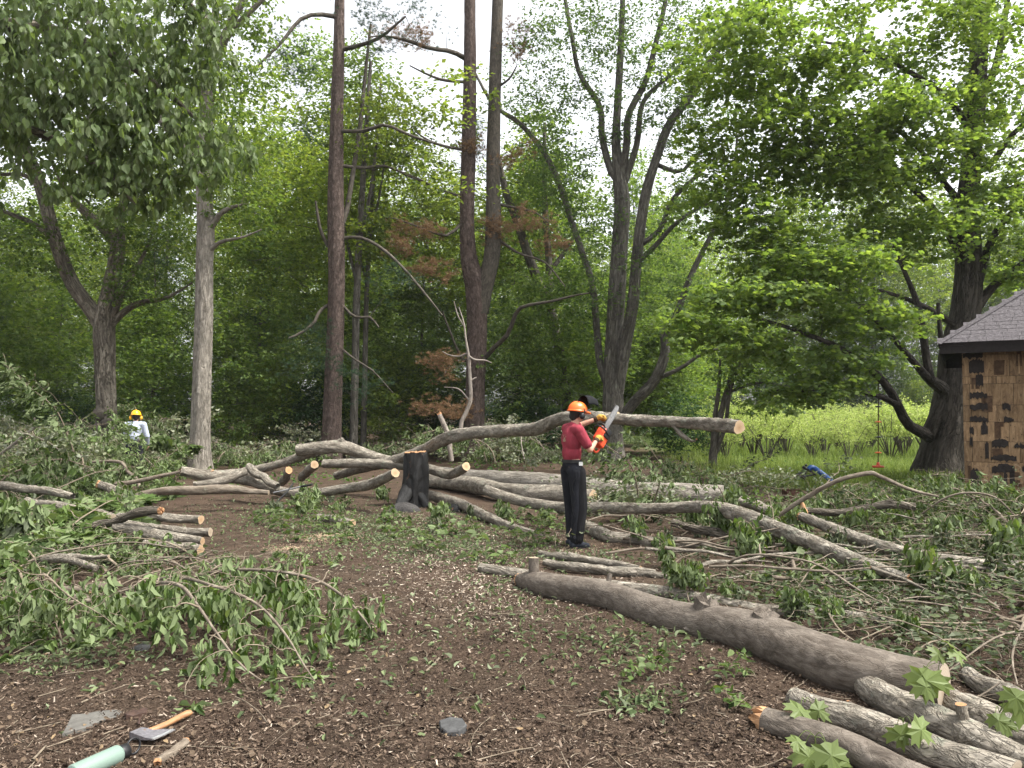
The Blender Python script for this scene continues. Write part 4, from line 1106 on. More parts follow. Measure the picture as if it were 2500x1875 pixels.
log('cut_branch', 'smooth brown branch lying level at the left edge of the clearing', 'branch',
    [(305, 1214, 16, 12.9), (400, 1200, 21, 12.9), (480, 1196, 21, 12.9), (560, 1194, 21, 13.0), (610, 1200, 15, 13.0), (658, 1202, 14, 13.0)], 'bark_stick', ('cut', 'cut_old'), 14, .04, 526)
log('cut_branch', 'grey branch slanting up from the smooth level branch', 'branch',
    [(470, 1182, 14, 13.6), (540, 1175, 20, 13.8), (600, 1150, 20, 14)], 'bark_log', (None, 'cut_old'), 12, .05, 527)
# --- left pile
LP = [('cut_log', 'thick dark log entering from the left edge above the left hand pile', [(-40, 1184, 24, 11.8), (40, 1190, 26, 11.6), (120, 1200, 25, 11.4), (180, 1212, 18, 11.3)], 'bark_log', (None, None)),
      ('cut_log', 'light barked straight log highest in the near left pile', [(62, 1224, 26, 10.9), (150, 1238, 28, 10.6), (230, 1252, 28, 10.4), (275, 1262, 26, 10.2)], 'bark_log', ('cut_old', 'cut_old')),
      ('broken_limb', 'dark crooked limb with a snapped orange end over the left hand logs', [(232, 1285, 20, 9.7), (290, 1270, 25, 9.6), (340, 1250, 26, 9.5), (390, 1246, 20, 9.4)], 'bark_oak', (None, 'broken')),
      ('cut_log', 'short log behind the snapped limb, sawn square at its right end', [(290, 1262, 24, 10.4), (380, 1262, 27, 10.2), (490, 1270, 27, 10.0)], 'bark_log', (None, 'cut')),
      ('cut_log', 'upper of two parallel logs below the snapped limb', [(300, 1280, 22, 10.0), (360, 1285, 24, 9.9), (430, 1296, 26, 9.8), (514, 1300, 20, 9.7)], 'bark_log', (None, 'cut_old')),
      ('cut_log', 'lower of two parallel logs below the snapped limb', [(282, 1286, 26, 9.6), (380, 1304, 28, 9.4), (440, 1316, 27, 9.3), (492, 1322, 20, 9.2)], 'bark_log', (None, 'cut')),
      ('cut_log', 'lowest grey log with a side twig at the right of the left pile', [(352, 1328, 20, 9.0), (420, 1334, 23, 8.9), (492, 1340, 22, 8.8)], 'bark_log', ('cut_old', 'cut')),
      ('forked_branch', 'bare forked grey branch lying in the left hand leaves', [(86, 1370, 18, 8.1), (140, 1362, 22, 8.0), (200, 1362, 16, 7.9), (265, 1358, 12, 7.8)], 'bark_log', ('cut', 'cut_old')),
      ('bare_pole', 'upper long brown pole crossing the lower left pile', [(-60, 1432, 17, 7.0), (80, 1443, 18, 6.9), (170, 1440, 18, 6.8), (290, 1425, 13, 6.8)], 'bark_stick', (None, 'cut_old')),
      ('bare_pole', 'middle long brown pole crossing the lower left pile', [(-60, 1446, 18, 6.8), (110, 1453, 16, 6.7), (235, 1464, 13, 6.6), (300, 1450, 8, 6.5)], 'bark_stick', (None, None)),
      ('bare_pole', 'lowest thin pole crossing the lower left pile', [(0, 1466, 11, 6.6), (100, 1477, 14, 6.5), (200, 1469, 12, 6.5), (300, 1462, 12, 6.4), (375, 1468, 8, 6.4)], 'bark_stick', (None, None)),
      ('cut_log', 'cut stick with a round orange end under the left poles', [(235, 1452, 18, 7.2), (226, 1470, 19, 6.9), (217, 1488, 19, 6.6)], 'bark_stick', (None, 'cut')),
      ('cut_log', 'stick with a round cut end just above the other under the left poles', [(240, 1425, 14, 7.5), (228, 1436, 15, 7.3), (219, 1443, 15, 7.1)], 'bark_stick', (None, 'cut')),
      ('cut_log', 'short brown stick with a cut end on the ground right of the left poles', [(288, 1485, 14, 6.9), (278, 1503, 16, 6.6), (270, 1518, 17, 6.3)], 'bark_stick', (None, 'cut')),
      ('cut_log', 'leaning orange brown stick under the poles near the left edge', [(90, 1450, 14, 7.2), (70, 1478, 16, 6.8), (55, 1498, 16, 6.5)], 'bark_stick', (None, 'cut_red')),
      ('cut_branch', 'grey green branch reaching left over the big leaves of the left pile', [(350, 1222, 18, 11.6), (290, 1200, 22, 11.7), (245, 1184, 24, 11.8)], 'bark_log', (None, 'broken')),
      ('bare_branch', 'thin bare branch arching over the leaves below the yellow helmet', [(225, 1128, 6, 13.2), (290, 1127, 8, 13.2), (310, 1150, 8, 13.1), (330, 1165, 9, 13.0), (340, 1190, 8, 12.9)], 'bark_stick', (None, None)),
      ('bare_branch', 'pale bare twig standing out from the brush at the far left', [(-10, 1118, 7, 14.5), (45, 1075, 8, 14.4), (86, 1040, 7, 14.3), (84, 1020, 4, 14.3)], 'dead_pale', (None, None)),
      ('bare_branch', 'slim branch sloping right from the broken grey one in the left brush', [(280, 1182, 10, 12.2), (340, 1174, 11, 12.2), (400, 1160, 9, 12.2), (440, 1152, 7, 12.2)], 'bark_stick', (None, None)),
      ('pole', 'stick with a torn yellow end lying where the lower left leaves begin', [(560, 1398, 12, 7.6), (660, 1408, 15, 7.4), (740, 1412, 16, 7.3)], 'bark_stick', (None, 'broken')),
      # right hand brush
      ('bare_branch', 'dark wavy branch lying level on top of the right hand brush', [(1962, 1247, 18, 10.6), (2050, 1251, 23, 10.5), (2120, 1240, 24, 10.4), (2170, 1230, 22, 10.3), (2236, 1238, 19, 10.2)], 'bark_oak', (None, 'cut')),
      ('bare_branch', 'short thick bent branch end beside the splintered upright in the right brush', [(1808, 1222, 28, 10.9), (1850, 1236, 36, 10.7), (1895, 1252, 32, 10.5), (1930, 1250, 24, 10.4)], 'bark_log', ('cut', 'broken')),
      ('long_limb', 'long straight lichen grey limb crossing the right hand brush to the right edge', [(1955, 1262, 28, 9.7), (2050, 1298, 33, 9.0), (2150, 1335, 34, 8.4), (2250, 1360, 34, 8.0), (2400, 1377, 30, 7.7), (2540, 1388, 28, 7.5)], 'bark_log', ('broken', None)),
      ('bare_branch', 'bent pale branch under the long limb in the right hand brush', [(2145, 1346, 20, 8.7), (2200, 1370, 26, 8.5), (2240, 1402, 24, 8.3), (2268, 1416, 16, 8.2)], 'bark_log', (None, 'cut_old')),
      ('splintered_stub', 'upright splintered orange stub in the right hand brush', [(1966, 1262, 16, 10.3), (1962, 1245, 14, 10.3), (1957, 1228, 9, 10.3)], 'cut_red', (None, 'broken')),
      ('arching_branch', 'thin tan branch arching high over the right hand brush toward the shed', [(1885, 1270, 10, 9.6), (1960, 1220, 11, 9.4), (2040, 1175, 11, 9.2), (2120, 1155, 11, 9.1), (2150, 1163, 10, 9.1), (2220, 1195, 8, 9.1), (2290, 1212, 5, 9.1)], 'bark_stick', ('cut', None)),
      ('arching_branch', 'whip thin branch bowed in front of the shed foot', [(2250, 1255, 4, 9.8), (2310, 1215, 5, 9.6), (2370, 1203, 5, 9.5), (2430, 1215, 5, 9.4), (2480, 1260, 3, 9.3)], 'bark_stick', (None, None)),
      ('bare_branch', 'pale forked branch with a cut end low in the right hand brush', [(1935, 1360, 7, 7.8), (1942, 1405, 12, 7.5), (1950, 1440, 15, 7.2), (2010, 1462, 18, 7.0), (2095, 1492, 20, 6.8)], 'bark_stick', (None, 'cut')),
      ('bare_branch', 'smooth tan branch entering the brush from the right edge', [(2540, 1462, 24, 6.9), (2440, 1498, 24, 6.8), (2360, 1528, 20, 6.7), (2300, 1545, 10, 6.6)], 'bark_stick', (None, None)),
      ('bare_branch', 'slim straight stick slanting down through the middle of the right brush', [(1900, 1475, 9, 7.0), (1960, 1440, 10, 7.2), (2040, 1400, 10, 7.5), (2110, 1368, 8, 7.8)], 'bark_stick', (None, None)),
      ('bare_branch', 'thin crooked stick rising from the brush close to the right edge', [(2465, 1445, 6, 7.6), (2468, 1400, 7, 7.6), (2472, 1370, 6, 7.6), (2478, 1355, 4, 7.6)], 'bark_stick', (None, None)),
      ('bare_branch', 'log lying dark and half buried behind the curving limb in the right brush', [(1640, 1275, 26, 9.8), (1740, 1300, 28, 9.6), (1830, 1318, 26, 9.4), (1950, 1325, 22, 9.2)], 'bark_oak', (None, None)),
      ('bare_branch', 'grey branch parallel to the long slim log and just above it', [(1880, 1400, 14, 7.7), (1960, 1440, 16, 7.4), (2040, 1450, 16, 7.3), (2140, 1462, 14, 7.2)], 'bark_log', (None, None)),
      ('bare_branch', 'broken tan branch on the ground above the foreground knobs', [(1590, 1402, 16, 7.6), (1680, 1420, 18, 7.4), (1760, 1452, 16, 7.1)], 'bark_log', (None, None)),
      ('bare_branch', 'two metre bare stick lying right of the round cut end', [(2120, 1500, 12, 6.8), (2260, 1528, 14, 6.6), (2330, 1540, 14, 6.5), (2430, 1600, 8, 6.0)], 'bark_stick', (None, None)),
      ]
for k, (nm, lab, rows, mt, ends) in enumerate(LP):
    log(nm, lab, 'log' if nm in ('cut_log',) else 'branch', rows, mt, ends, 12 if rows[0][2] < 18 else 16, .07, 540 + k,
        sub=[[(150, 1364, 18, 8.0), (190, 1372, 17, 7.8), (235, 1387, 14, 7.6)]] if nm == 'forked_branch' else ())
# --- dead pale stem and snag before the twin pine
log('dead_sapling', 'pale bleached dead stem standing up in front of the twin pine', 'branch',
    [(1124, 1058, 11, 13.7), (1127, 1030, 10, 13.7), (1138, 1008, 10, 13.7), (1149, 975, 9, 13.7), (1147, 920, 8, 13.7), (1144, 870, 7, 13.7), (1138, 830, 5, 13.7), (1132, 790, 4, 13.7), (1120, 750, 2, 13.7)], 'dead_pale', (None, None), 10, .05, 590,
    sub=[[(1146, 870, 5, 13.7), (1160, 878, 4, 13.6), (1185, 880, 4, 13.6), (1200, 886, 2, 13.5)], [(1142, 862, 5, 13.7), (1120, 870, 4, 13.8), (1095, 866, 3, 13.9), (1080, 858, 2, 13.9)],
         [(1149, 930, 5, 13.7), (1158, 924, 4, 13.7), (1164, 921, 3, 13.7)], [(1144, 975, 4, 13.7), (1120, 950, 3, 13.8), (1085, 945, 2, 13.9)], [(1135, 800, 4, 13.7), (1118, 770, 3, 13.7), (1108, 735, 2, 13.7)]])
log('dead_snag', 'short broken pale snag leaning left of the bleached dead stem', 'branch',
    [(1102, 1125, 12, 14.6), (1096, 1075, 13, 14.6), (1085, 1040, 12, 14.6), (1073, 1012, 11, 14.6)], 'dead_pale', (None, 'broken'), 10, .07, 591)

# ================================================================== burnt stump
def char_mat():
    m, nt, b = new_mat('charred')
    a = attr(nt)
    n1 = noise(nt, vmap(nt, a, (1, 1, .35)), 14, 7, .7, .5)
    n2 = noise(nt, vmap(nt, a, (1, 1, .5)), 4.2, 5, .7, .8)
    col = ramp(nt, n1, [(.3, (.004, .004, .004)), (.6, (.009, .0085, .008)), (.8, (.026, .024, .023))]).outputs[0]
    col = mixc(nt, ramp(nt, n2, [(.64, (0, 0, 0)), (.70, (1, 1, 1))]).outputs[0], col, (.20, .095, .045))
    nt.links.new(col, b.inputs['Base Color']); b.inputs['Roughness'].default_value = .55; b.inputs['Specular IOR Level'].default_value = .35
    bump(nt, n1, 1.0, .04, b)
    return m
M['char'] = char_mat()
Ys = 13.6
c0 = G(1010, 1232)
zt = P(1018, 1107, Ys)[2]
z = np.linspace(-.05, zt, 44)
cx = c0[0] + .04 * np.sin(z * 2.5) + .02 * z
pth = np.stack([cx, np.full(44, c0[1]), z], -1)
rad = .20 * (1 + .10 * np.sin(z * 3)) + .07 * np.exp(-np.maximum(z, 0) / .25)
mb = MB(); vv = tubes(mb, pth[None], rad[None], 64, .07, 600, flute=.08, relief=(.03, 9.0, .3))
org = (c0[0], c0[1], 0)
stump = mb.build('burnt_stump', M['char'], None, org)
m2 = MB(); ring = vv[0, -1].copy(); ring[:, 2] += rng.uniform(-.012, .02, len(ring))
m2.add(*disc(ring, .002)); m2.build('cut_face', M['cut_red'], stump, org, smooth=False)['label'] = 'freshly sawn reddish top'
m2 = MB(); rr_ = G(975, 1236); t_ = np.linspace(0, 1, 8)[:, None]
tubes(m2, (np.array((c0[0] - .05, c0[1] - .1, .3)) * (1 - t_) + np.array((rr_[0] + .02, rr_[1] - .12, -.02)) * t_)[None], np.linspace(.13, .09, 8)[None], 16, .15, 601, caps=True)
m2.build('root', M['char'], stump, org)
m2 = MB(); tubes(m2, (np.array((c0[0] + .12, c0[1] - .1, .2)) * (1 - t_) + np.array((c0[0] + .26, c0[1] - .2, -.03)) * t_)[None], np.linspace(.10, .07, 8)[None], 16, .15, 602, caps=True)
m2.build('root', M['char'], stump, org)
tag(stump, 'charred black tree stump with a fresh reddish sawn top in the clearing', 'stump')
def lump(name, label, cat, u, v, rx, ry, h, mat, seed, n=26, sink=.3):
    g = np.random.default_rng(seed); c = G(u, v)
    th, ph = np.meshgrid(np.linspace(0, 2 * np.pi, n, endpoint=False), np.linspace(0, np.pi / 2, 9))
    w = 1 + sum(.10 / k * np.sin(th * (k + 1) + g.uniform(0, 6)) for k in range(1, 5))
    V = np.stack([c[0] + rx * w * np.cos(th) * np.cos(ph), c[1] + ry * w * np.sin(th) * np.cos(ph), h * np.sin(ph) * (1 + .12 * np.sin(th * 3)) - h * .05 + gz(c[0], c[1])], -1)
    i_, j_ = np.meshgrid(np.arange(8), np.arange(n), indexing='ij')
    q = np.stack([i_ * n + j_, i_ * n + (j_ + 1) % n, (i_ + 1) * n + (j_ + 1) % n, (i_ + 1) * n + j_], -1).reshape(-1, 4)
    mb = MB(); mb.add(V.reshape(-1, 3), [q])
    o = mb.build(name, mat, None, (c[0], c[1], 0))
    return tag(o, label, cat)
M['ash'] = plain('ash', (.055, .052, .05), .95, .05, 0, .45, 40, .8, .02)
M['sawdust'] = plain('sawdust', (.42, .29, .16), .95, .05, 0, .25, 60, .8, .012)
lump('ash_heap', 'low grey ash mound at the left foot of the burnt stump', 'ash', 985, 1248, .26, .16, .14, M['ash'], 610)
lump('char_block', 'black charred wood block on the ground right of the burnt stump', 'wood', 1108, 1246, .17, .10, .13, M['char'], 611)
# ================================================================== cut leafy branches that make up the brush
def leafy_branch(name, seed, L=1.9, ntw=44, per=9, size=.145, leafmat='leaf_brush', tpl=WILT, h=.35, spread=.42, hang=1.0, stemr=.016, mat='twig', cl=.07):
    g = np.random.default_rng(seed)
    root = empty(name, (0, 0, 0))
    t = np.linspace(0, 1, 16)
    st = np.stack([L * t, .09 * L * np.sin(t * 4 + g.uniform(0, 6)), h * np.sin(np.pi * np.clip(t, 0, 1) ** .75) + .05 + .02 * np.sin(t * 15)], -1)
    r = stemr * (1 - .8 * t)
    mb = MB(); tubes(mb, st[None], r[None], 7, .05, seed, caps=True); mb.build('stem', M[mat], root)
    tx = g.uniform(.15, 1.05, ntw)
    ty = g.normal(0, 1, ntw) * spread * L * (.35 + .65 * np.sin(np.pi * np.clip(tx, 0, 1)))* .6
    zc = np.interp(tx, t, st[:, 2])
    tz = np.maximum(.06, zc + g.normal(.02, .12, ntw) - .18 * np.abs(ty))
    tg = np.stack([tx * L, ty, tz], -1)
    pa, ra, en = grow(st, r, tg, g, .10, 6, .10, stemr * .6, .2)
    mb = MB(); tubes(mb, pa, np.maximum(ra, .0022), 4); mb.build('twigs', M[mat], root)['kind'] = 'stuff'
    n = ntw * per
    T = np.repeat(tg, per, 0)
    # leaves also along the last half of each twig
    f = g.uniform(0, 1, n)[:, None]
    T = np.repeat(pa[:, 3], per, 0) * f + T * (1 - f) if hang < .8 else np.where(f > .55, np.repeat(pa[:, 4], per, 0), T)
    pos = T + g.normal(0, cl, (n, 3)) * np.array((1, 1, .6))
    if hang >= .8: pos[:, 2] -= g.uniform(0, 1, n) * .2
    nz = g.normal(0, 1, (n, 3))
    ax = nz * .38; ax[:, 2] -= hang
    if hang < .8: ax = nz * np.array((1, 1, .35)); ax[:, 2] -= hang * .5
    nm = g.normal(0, 1, (n, 3)) + np.array((0, 0, .8 if hang < .8 else .1))
    sz = size * g.uniform(.4, 1.25, n)
    low = pos[:, 2] < sz * .8 + .01
    ax[low, 2] *= .12; nm[low] = nm[low] * .5 + np.array((0, 0, 1.2)); pos[low, 2] = np.maximum(.008, np.minimum(pos[low, 2], .02) + g.uniform(0, .05, low.sum()))
    mb = MB(); leaves(mb, pos, ax, nm, sz, tpl, g, .55)
    mb.build('foliage', M[leafmat], root, smooth=False)
    return root

BR = {
    'wilt': [leafy_branch('leafy_branch', 701, 1.8, 26, 16, .105, h=.40, cl=.03), leafy_branch('leafy_branch', 702, 1.4, 20, 16, .10, h=.34, cl=.03), leafy_branch('leafy_branch', 703, 2.2, 30, 16, .11, h=.5, cl=.032)],
    'pale': [leafy_branch('leafy_branch', 711, 2.0, 60, 9, .10, 'leaf_brush_pale', OVAL, .4, .5, .5), leafy_branch('leafy_branch', 712, 2.4, 70, 9, .10, 'leaf_brush_pale', OVAL, .5, .5, .5, mat='dead_pale')],
    'big': [leafy_branch('leafy_branch', 721, 1.4, 26, 7, .25, 'leaf_brush', MAPLE, .4, .4, 1.0, .014, cl=.06), leafy_branch('leafy_branch', 722, 1.1, 20, 7, .23, 'leaf_brush', MAPLE, .35, .45, 1.0, .012, cl=.06)],
    'dry': [leafy_branch('leafy_branch', 731, 1.8, 46, 6, .075, 'leaf_brush_dark', OVAL, .14, .5, .5), leafy_branch('leafy_branch', 732, 1.5, 40, 6, .08, 'leaf_brush_dark', WILT, .18, .5, .5, mat='bark_stick')],
    'sprig': [leafy_branch('leafy_sprig', 741, .5, 7, 8, .10, 'leaf_brush', WILT, .05, .6, .5, .004, cl=.035), leafy_branch('leafy_sprig', 742, .34, 6, 6, .085, 'leaf_brush', OVAL, .06, .6, .4, .004, cl=.04)],
    'bare': [leafy_branch('bare_brushwood', 751, 1.9, 30, 2, .07, 'leaf_brush_dark', OVAL, .34, .5, .5, .017, 'bark_stick'), leafy_branch('bare_brushwood', 752, 2.2, 26, 2, .07, 'leaf_brush_dark', OVAL, .25, .5, .5, .015, 'twig')],
}
used_b = set()
gb = np.random.default_rng(770)
def put_branch(kind, i, x, y, z, rz, s, label, group, tilt=0.0):
    pr = BR[kind][i % len(BR[kind])]; key = (kind, i % len(BR[kind]))
    o = pr if key not in used_b else copy_tree(pr)
    used_b.add(key)
    o.location = (x, y, z + float(gz(x, y))); o.rotation_euler = (gb.normal(0, .12), tilt, rz); o.scale = (s, s, s)
    tag(o, label, 'sprig' if kind == 'sprig' else 'branch', group)
    return o

LOGP = np.vstack([np.c_[a, b] for a, b in LOGS.values() if b.max() > .055])
LOGP = LOGP[LOGP[:, 2] < .75]
def hides_log(p):
    dx = LOGP[:, 0] - p[0] * LOGP[:, 1] / p[1]; dy = LOGP[:, 1] - p[1]
    if 1860 < CX + F * p[0] / p[1] < 2090 and p[1] > 12.2: return 2
    if abs(p[0] - .75) < 1.1 and 7.0 < p[1] < 9.9: return 2
    if np.any((np.abs(dx) < .7) & (dy > -.25) & (dy < 1.0)): return 2
    return 1 if np.any((np.abs(dx) < 1.3) & (dy > -.6) & (dy < 2.2)) else 0

def region(n, kinds, u0, u1, v0, v1, h, label, smin=.7, smax=1.15, cond=None, tilt=.15, yaw=None, keep=.07, flat=.6):
    c = 0; tr = 0
    while c < n and tr < n * 30:
        tr += 1
        u, v = gb.uniform(u0, u1), gb.uniform(v0, v1)
        if cond is not None and not cond(u, v): continue
        p = G(u, v)
        k = kinds[int(gb.integers(len(kinds)))]
        hl = 0 if k == 'sprig' else hides_log(p)
        if hl == 2 and gb.random() > keep: continue
        a = gb.uniform(0, 6.28) if yaw is None else yaw + gb.normal(0, .8)
        noun = {'wilt': 'wilted green leafy branch', 'pale': 'pale grey green leafy branch', 'big': 'big leaved wilted branch', 'dry': 'small leaved drying branch', 'sprig': 'wilted leafy sprig', 'bare': 'bare grey brushwood'}[k]
        o = put_branch(k, int(gb.integers(9)), p[0], p[1], 0 if hl else gb.uniform(0, 1) ** 1.5 * h, a, gb.uniform(smin, smax), noun + ' ' + label, noun + ' ' + label, (0.0 if keep < .2 else -abs(gb.normal(0, tilt)) * .5) if hl else -abs(gb.normal(0, tilt)))
        if hl: o.scale.z *= flat
        c += 1
region(24, ['pale', 'pale', 'wilt'], -160, 330, 1122, 1190, .6, 'heaped at the far left below the oak', .9, 1.5)
region(13, ['pale', 'wilt', 'wilt'], 300, 700, 1132, 1170, .35, 'in the far brush around the pale trunk', .9, 1.3)
region(9, ['pale', 'wilt'], 680, 1010, 1118, 1140, .3, 'behind the logs left of the stump', .9, 1.3)
region(30, ['wilt', 'wilt', 'big', 'pale'], -80, 400, 1165, 1235, .5, 'in the middle of the left heap', .8, 1.25, None, .35, None, .25, .8)
region(7, ['wilt', 'pale'], 230, 440, 1178, 1195, .0, 'before the yellow helmet wearer', .8, 1.0, None, .3, None, 1.0, 1.0)
region(16, ['big', 'big', 'wilt'], -60, 300, 1240, 1345, .25, 'over the logs of the left heap', .8, 1.2, None, .3, None, .3, .6)
region(6, ['big'], -40, 130, 1330, 1400, .3, 'at the near left edge', .8, 1.1)
region(8, ['wilt', 'dry'], 20, 480, 1345, 1395, .06, 'on the near side of the left logs', .6, 1.0)
region(5, ['wilt'], 380, 640, 1365, 1395, .03, 'drooping over the ground right of the left poles', .5, .8)
region(5, ['wilt'], -60, 200, 1510, 1590, .02, 'on the bare ground below the left poles', .5, .75)
region(7, ['dry', 'bare'], -40, 330, 1400, 1450, .05, 'tangled beneath the left poles', .8, 1.1)
region(10, ['wilt', 'sprig', 'sprig'], 640, 900, 1225, 1290, .06, 'between the sawn logs and the stump', .6, .95)
region(16, ['sprig'], 620, 1130, 1270, 1345, .01, 'strewn on the clearing before the stump', .6, 1.1)
region(8, ['sprig'], 1050, 1400, 1290, 1390, .01, 'strewn left of the sawyer', .7, 1.2)
region(10, ['wilt', 'pale'], 1130, 1340, 1130, 1160, .4, 'behind the raised log', .9, 1.3)
region(10, ['sprig', 'wilt'], 1260, 1420, 1262, 1300, .02, 'round the limb behind the sawyer', .5, .8)
rt = lambda u, v: v < 1365 + (u - 1330) * .205
region(46, ['wilt', 'wilt', 'dry'], 1480, 2560, 1262, 1480, .2, 'in the right hand brush', .6, 1.0, rt, .3, None, .15, .7)
region(40, ['dry', 'dry', 'bare'], 1560, 2560, 1300, 1600, .05, 'matted low in the right hand brush', .8, 1.2, rt)
region(22, ['bare', 'bare', 'dry'], 1620, 2560, 1270, 1520, .14, 'sticking out of the right hand brush', .8, 1.2, rt)
region(14, ['wilt', 'wilt', 'pale', 'dry'], 1560, 1780, 1195, 1255, .15, 'at the back of the right hand brush', .6, 1.0, None, .3, None, .3, .8)
region(16, ['wilt', 'dry', 'dry'], 1890, 2560, 1240, 1285, .0, 'on the ground toward the shed', .5, .75, None, .02, None, .5, .6)
region(6, ['wilt'], 2240, 2560, 1290, 1330, .0, 'before the foot of the shed', .6, .85)
region(5, ['sprig'], 1480, 1900, 1600, 1740, .0, 'on the dirt before the big trunk', .4, .7)
# upright wilted tops that stand out in the photo
for (u, v, Y, s, k, lab) in [(1590, 1140, 11.2, .9, 0, 'wilted leafy branch hanging upright right of the chainsaw'), (1800, 1130, 10.8, .7, 1, 'wilted branch standing left of the blue pipe'), (2190, 1165, 10.2, .6, 1, 'wilted branch tip hung before the big maple foot'),
                              (330, 1120, 14.0, .7, 0, 'wilted branch hanging before the legs of the yellow helmet wearer'), (190, 1080, 14.5, 1.2, 2, 'tall wilted branch highest in the left heap'), (410, 1150, 13.4, .9, 1, 'bright wilted branch right of the yellow helmet wearer'),
                              (1960, 1310, 8.6, .6, 1, 'wilted tuft hanging off the curving limb'), (1640, 1180, 11.6, .8, 0, 'wilted branch propped against the pale trunk end')]:
    p = P(u, v, Y)
    o = put_branch('wilt', k, p[0] - .3, p[1], max(.0, p[2] - .9), gb.uniform(0, 6.28), s, lab, None, -1.05)
# wilted tufts standing out of the brush
def tuft(seed, h=.5, leafmat='leaf_brush', size=.115):
    g = np.random.default_rng(seed); root = empty('wilted_tuft', (0, 0, 0))
    t = np.linspace(0, 1, 9)
    st = np.stack([.16 * t ** 2, .04 * np.sin(t * 5), h * np.sin(t * 1.75) - .03], -1)
    mb = MB(); tubes(mb, st[None], (.007 * (1 - .6 * t))[None], 6, .05, seed, caps=True); mb.build('stem', M['twig'], root)
    n = 11; a = g.uniform(0, 6.28, n); r = g.uniform(.03, .20, n)
    tg = np.stack([.1 + r * np.cos(a), r * np.sin(a), h * g.uniform(.72, 1.05, n)], -1)
    pa, ra, en = grow(st, .006 * (1 - .6 * t), tg, g, .18, 6, .05, .004, .1)
    mb = MB(); tubes(mb, pa, np.maximum(ra, .0018), 4); mb.build('twigs', M['twig'], root)['kind'] = 'stuff'
    per = 15; T = np.repeat(tg, per, 0) + g.normal(0, .028, (n * per, 3)); T[:, 2] -= g.uniform(0, .22, n * per)
    sz = size * g.uniform(.5, 1.3, n * per); ax = g.normal(0, .36, (n * per, 3)); ax[:, 2] -= 1
    low = T[:, 2] < sz * .8; T[low, 2] = sz[low] * .8
    mb = MB(); leaves(mb, T, ax, g.normal(0, 1, (n * per, 3)), sz, WILT, g, .55); mb.build('foliage', M[leafmat], root, smooth=False)
    return root
tp_ = [tuft(781), tuft(782, .42), tuft(783, .6, 'leaf_brush', .13), tuft(784, .36, 'leaf_brush_dark', .10)]
spots = []
for (n_, u0, u1, v0, v1, lab) in [(26, 1500, 1960, 1262, 1400, 'in the left part of the right hand brush'), (30, 1960, 2540, 1280, 1480, 'in the right part of the right hand brush'), (9, 1620, 1830, 1205, 1255, 'behind the curving limb'),
                                  (12, 2080, 2540, 1250, 1300, 'in the brush near the shed'), (9, 640, 960, 1215, 1262, 'among the sawn logs left of the stump'), (6, 1060, 1340, 1262, 1300, 'between the stump and the sawyer'), (26, -40, 330, 1225, 1345, 'among the left hand logs'), (14, -40, 420, 1165, 1225, 'in the back of the left heap'), (9, 1560, 2200, 1500, 1590, 'along the back of the big foreground trunk')]:
    c = 0
    while c < n_:
        u, v = gb.uniform(u0, u1), gb.uniform(v0, v1)
        if 'back of the big' in lab: v = 1432 + (u - 1500) * .22 + gb.uniform(-18, 4)
        elif u > 1400 and v > 1360 + (u - 1330) * .205: continue
        p = G(u, v)
        if abs(p[0] - .75) < .5 and 7.5 < p[1] < 9.7: continue
        if 'back of the big' not in lab and hides_log(p) == 2 and gb.random() < .8: continue
        spots.append((p, lab)); c += 1
for k, (p, lab) in enumerate(spots):
    o = tp_[k] if k < 4 else copy_tree(tp_[k % 4])
    s = gb.uniform(.4, .6) if 'back of the big' in lab else gb.uniform(.9, 1.5) if 'left h' in lab else gb.uniform(.5, .8) if 'stump' in lab else gb.uniform(.5, 1.05)
    o.location = (p[0], p[1], gz(p[0], p[1])); o.rotation_euler = (gb.normal(0, .15), gb.normal(0, .15), gb.uniform(0, 6.28)); o.scale = (s, s, s * gb.uniform(.85, 1.2))
    tag(o, 'wilted leafy tuft ' + lab, 'leaves', 'wilted tufts ' + lab)
# bare grey branches criss-crossing the right hand brush
for k in range(26):
    u, v = gb.uniform(1560, 2420), gb.uniform(1275, 1500)
    if v > 1345 + (u - 1330) * .2: v = 1345 + (u - 1330) * .2 - gb.uniform(5, 60)
    p = G(u, v); a = gb.choice([0.15, -.35, 2.6, .5]) + gb.normal(0, .35); ln = gb.uniform(.8, 2.2); r0 = gb.uniform(.007, .024)
    t = np.linspace(-.5, .5, 7); bend = gb.normal(0, .12)
    raw = np.stack([p[0] + ln * (np.cos(a) * t - np.sin(a) * bend * t * t * 4), p[1] + ln * (np.sin(a) * t + np.cos(a) * bend * t * t * 4) * .6, .05 + gb.uniform(.0, .22) + gb.normal(0, .05, 7).cumsum() * .4 + t * gb.normal(0, .12), r0 * (1 - .6 * (t + .5))], -1)
    raw[:, 2] = np.maximum(raw[:, 2], .02)
    log('bare_branch', 'bare grey branch criss-crossing the right hand brush', 'branch', None, ['bark_stick', 'bark_log'][k % 2], ('cut', None) if k % 3 == 0 else (None, None), 10, .07, 1400 + k, group='bare branches criss-crossing the right hand brush', raw=raw)
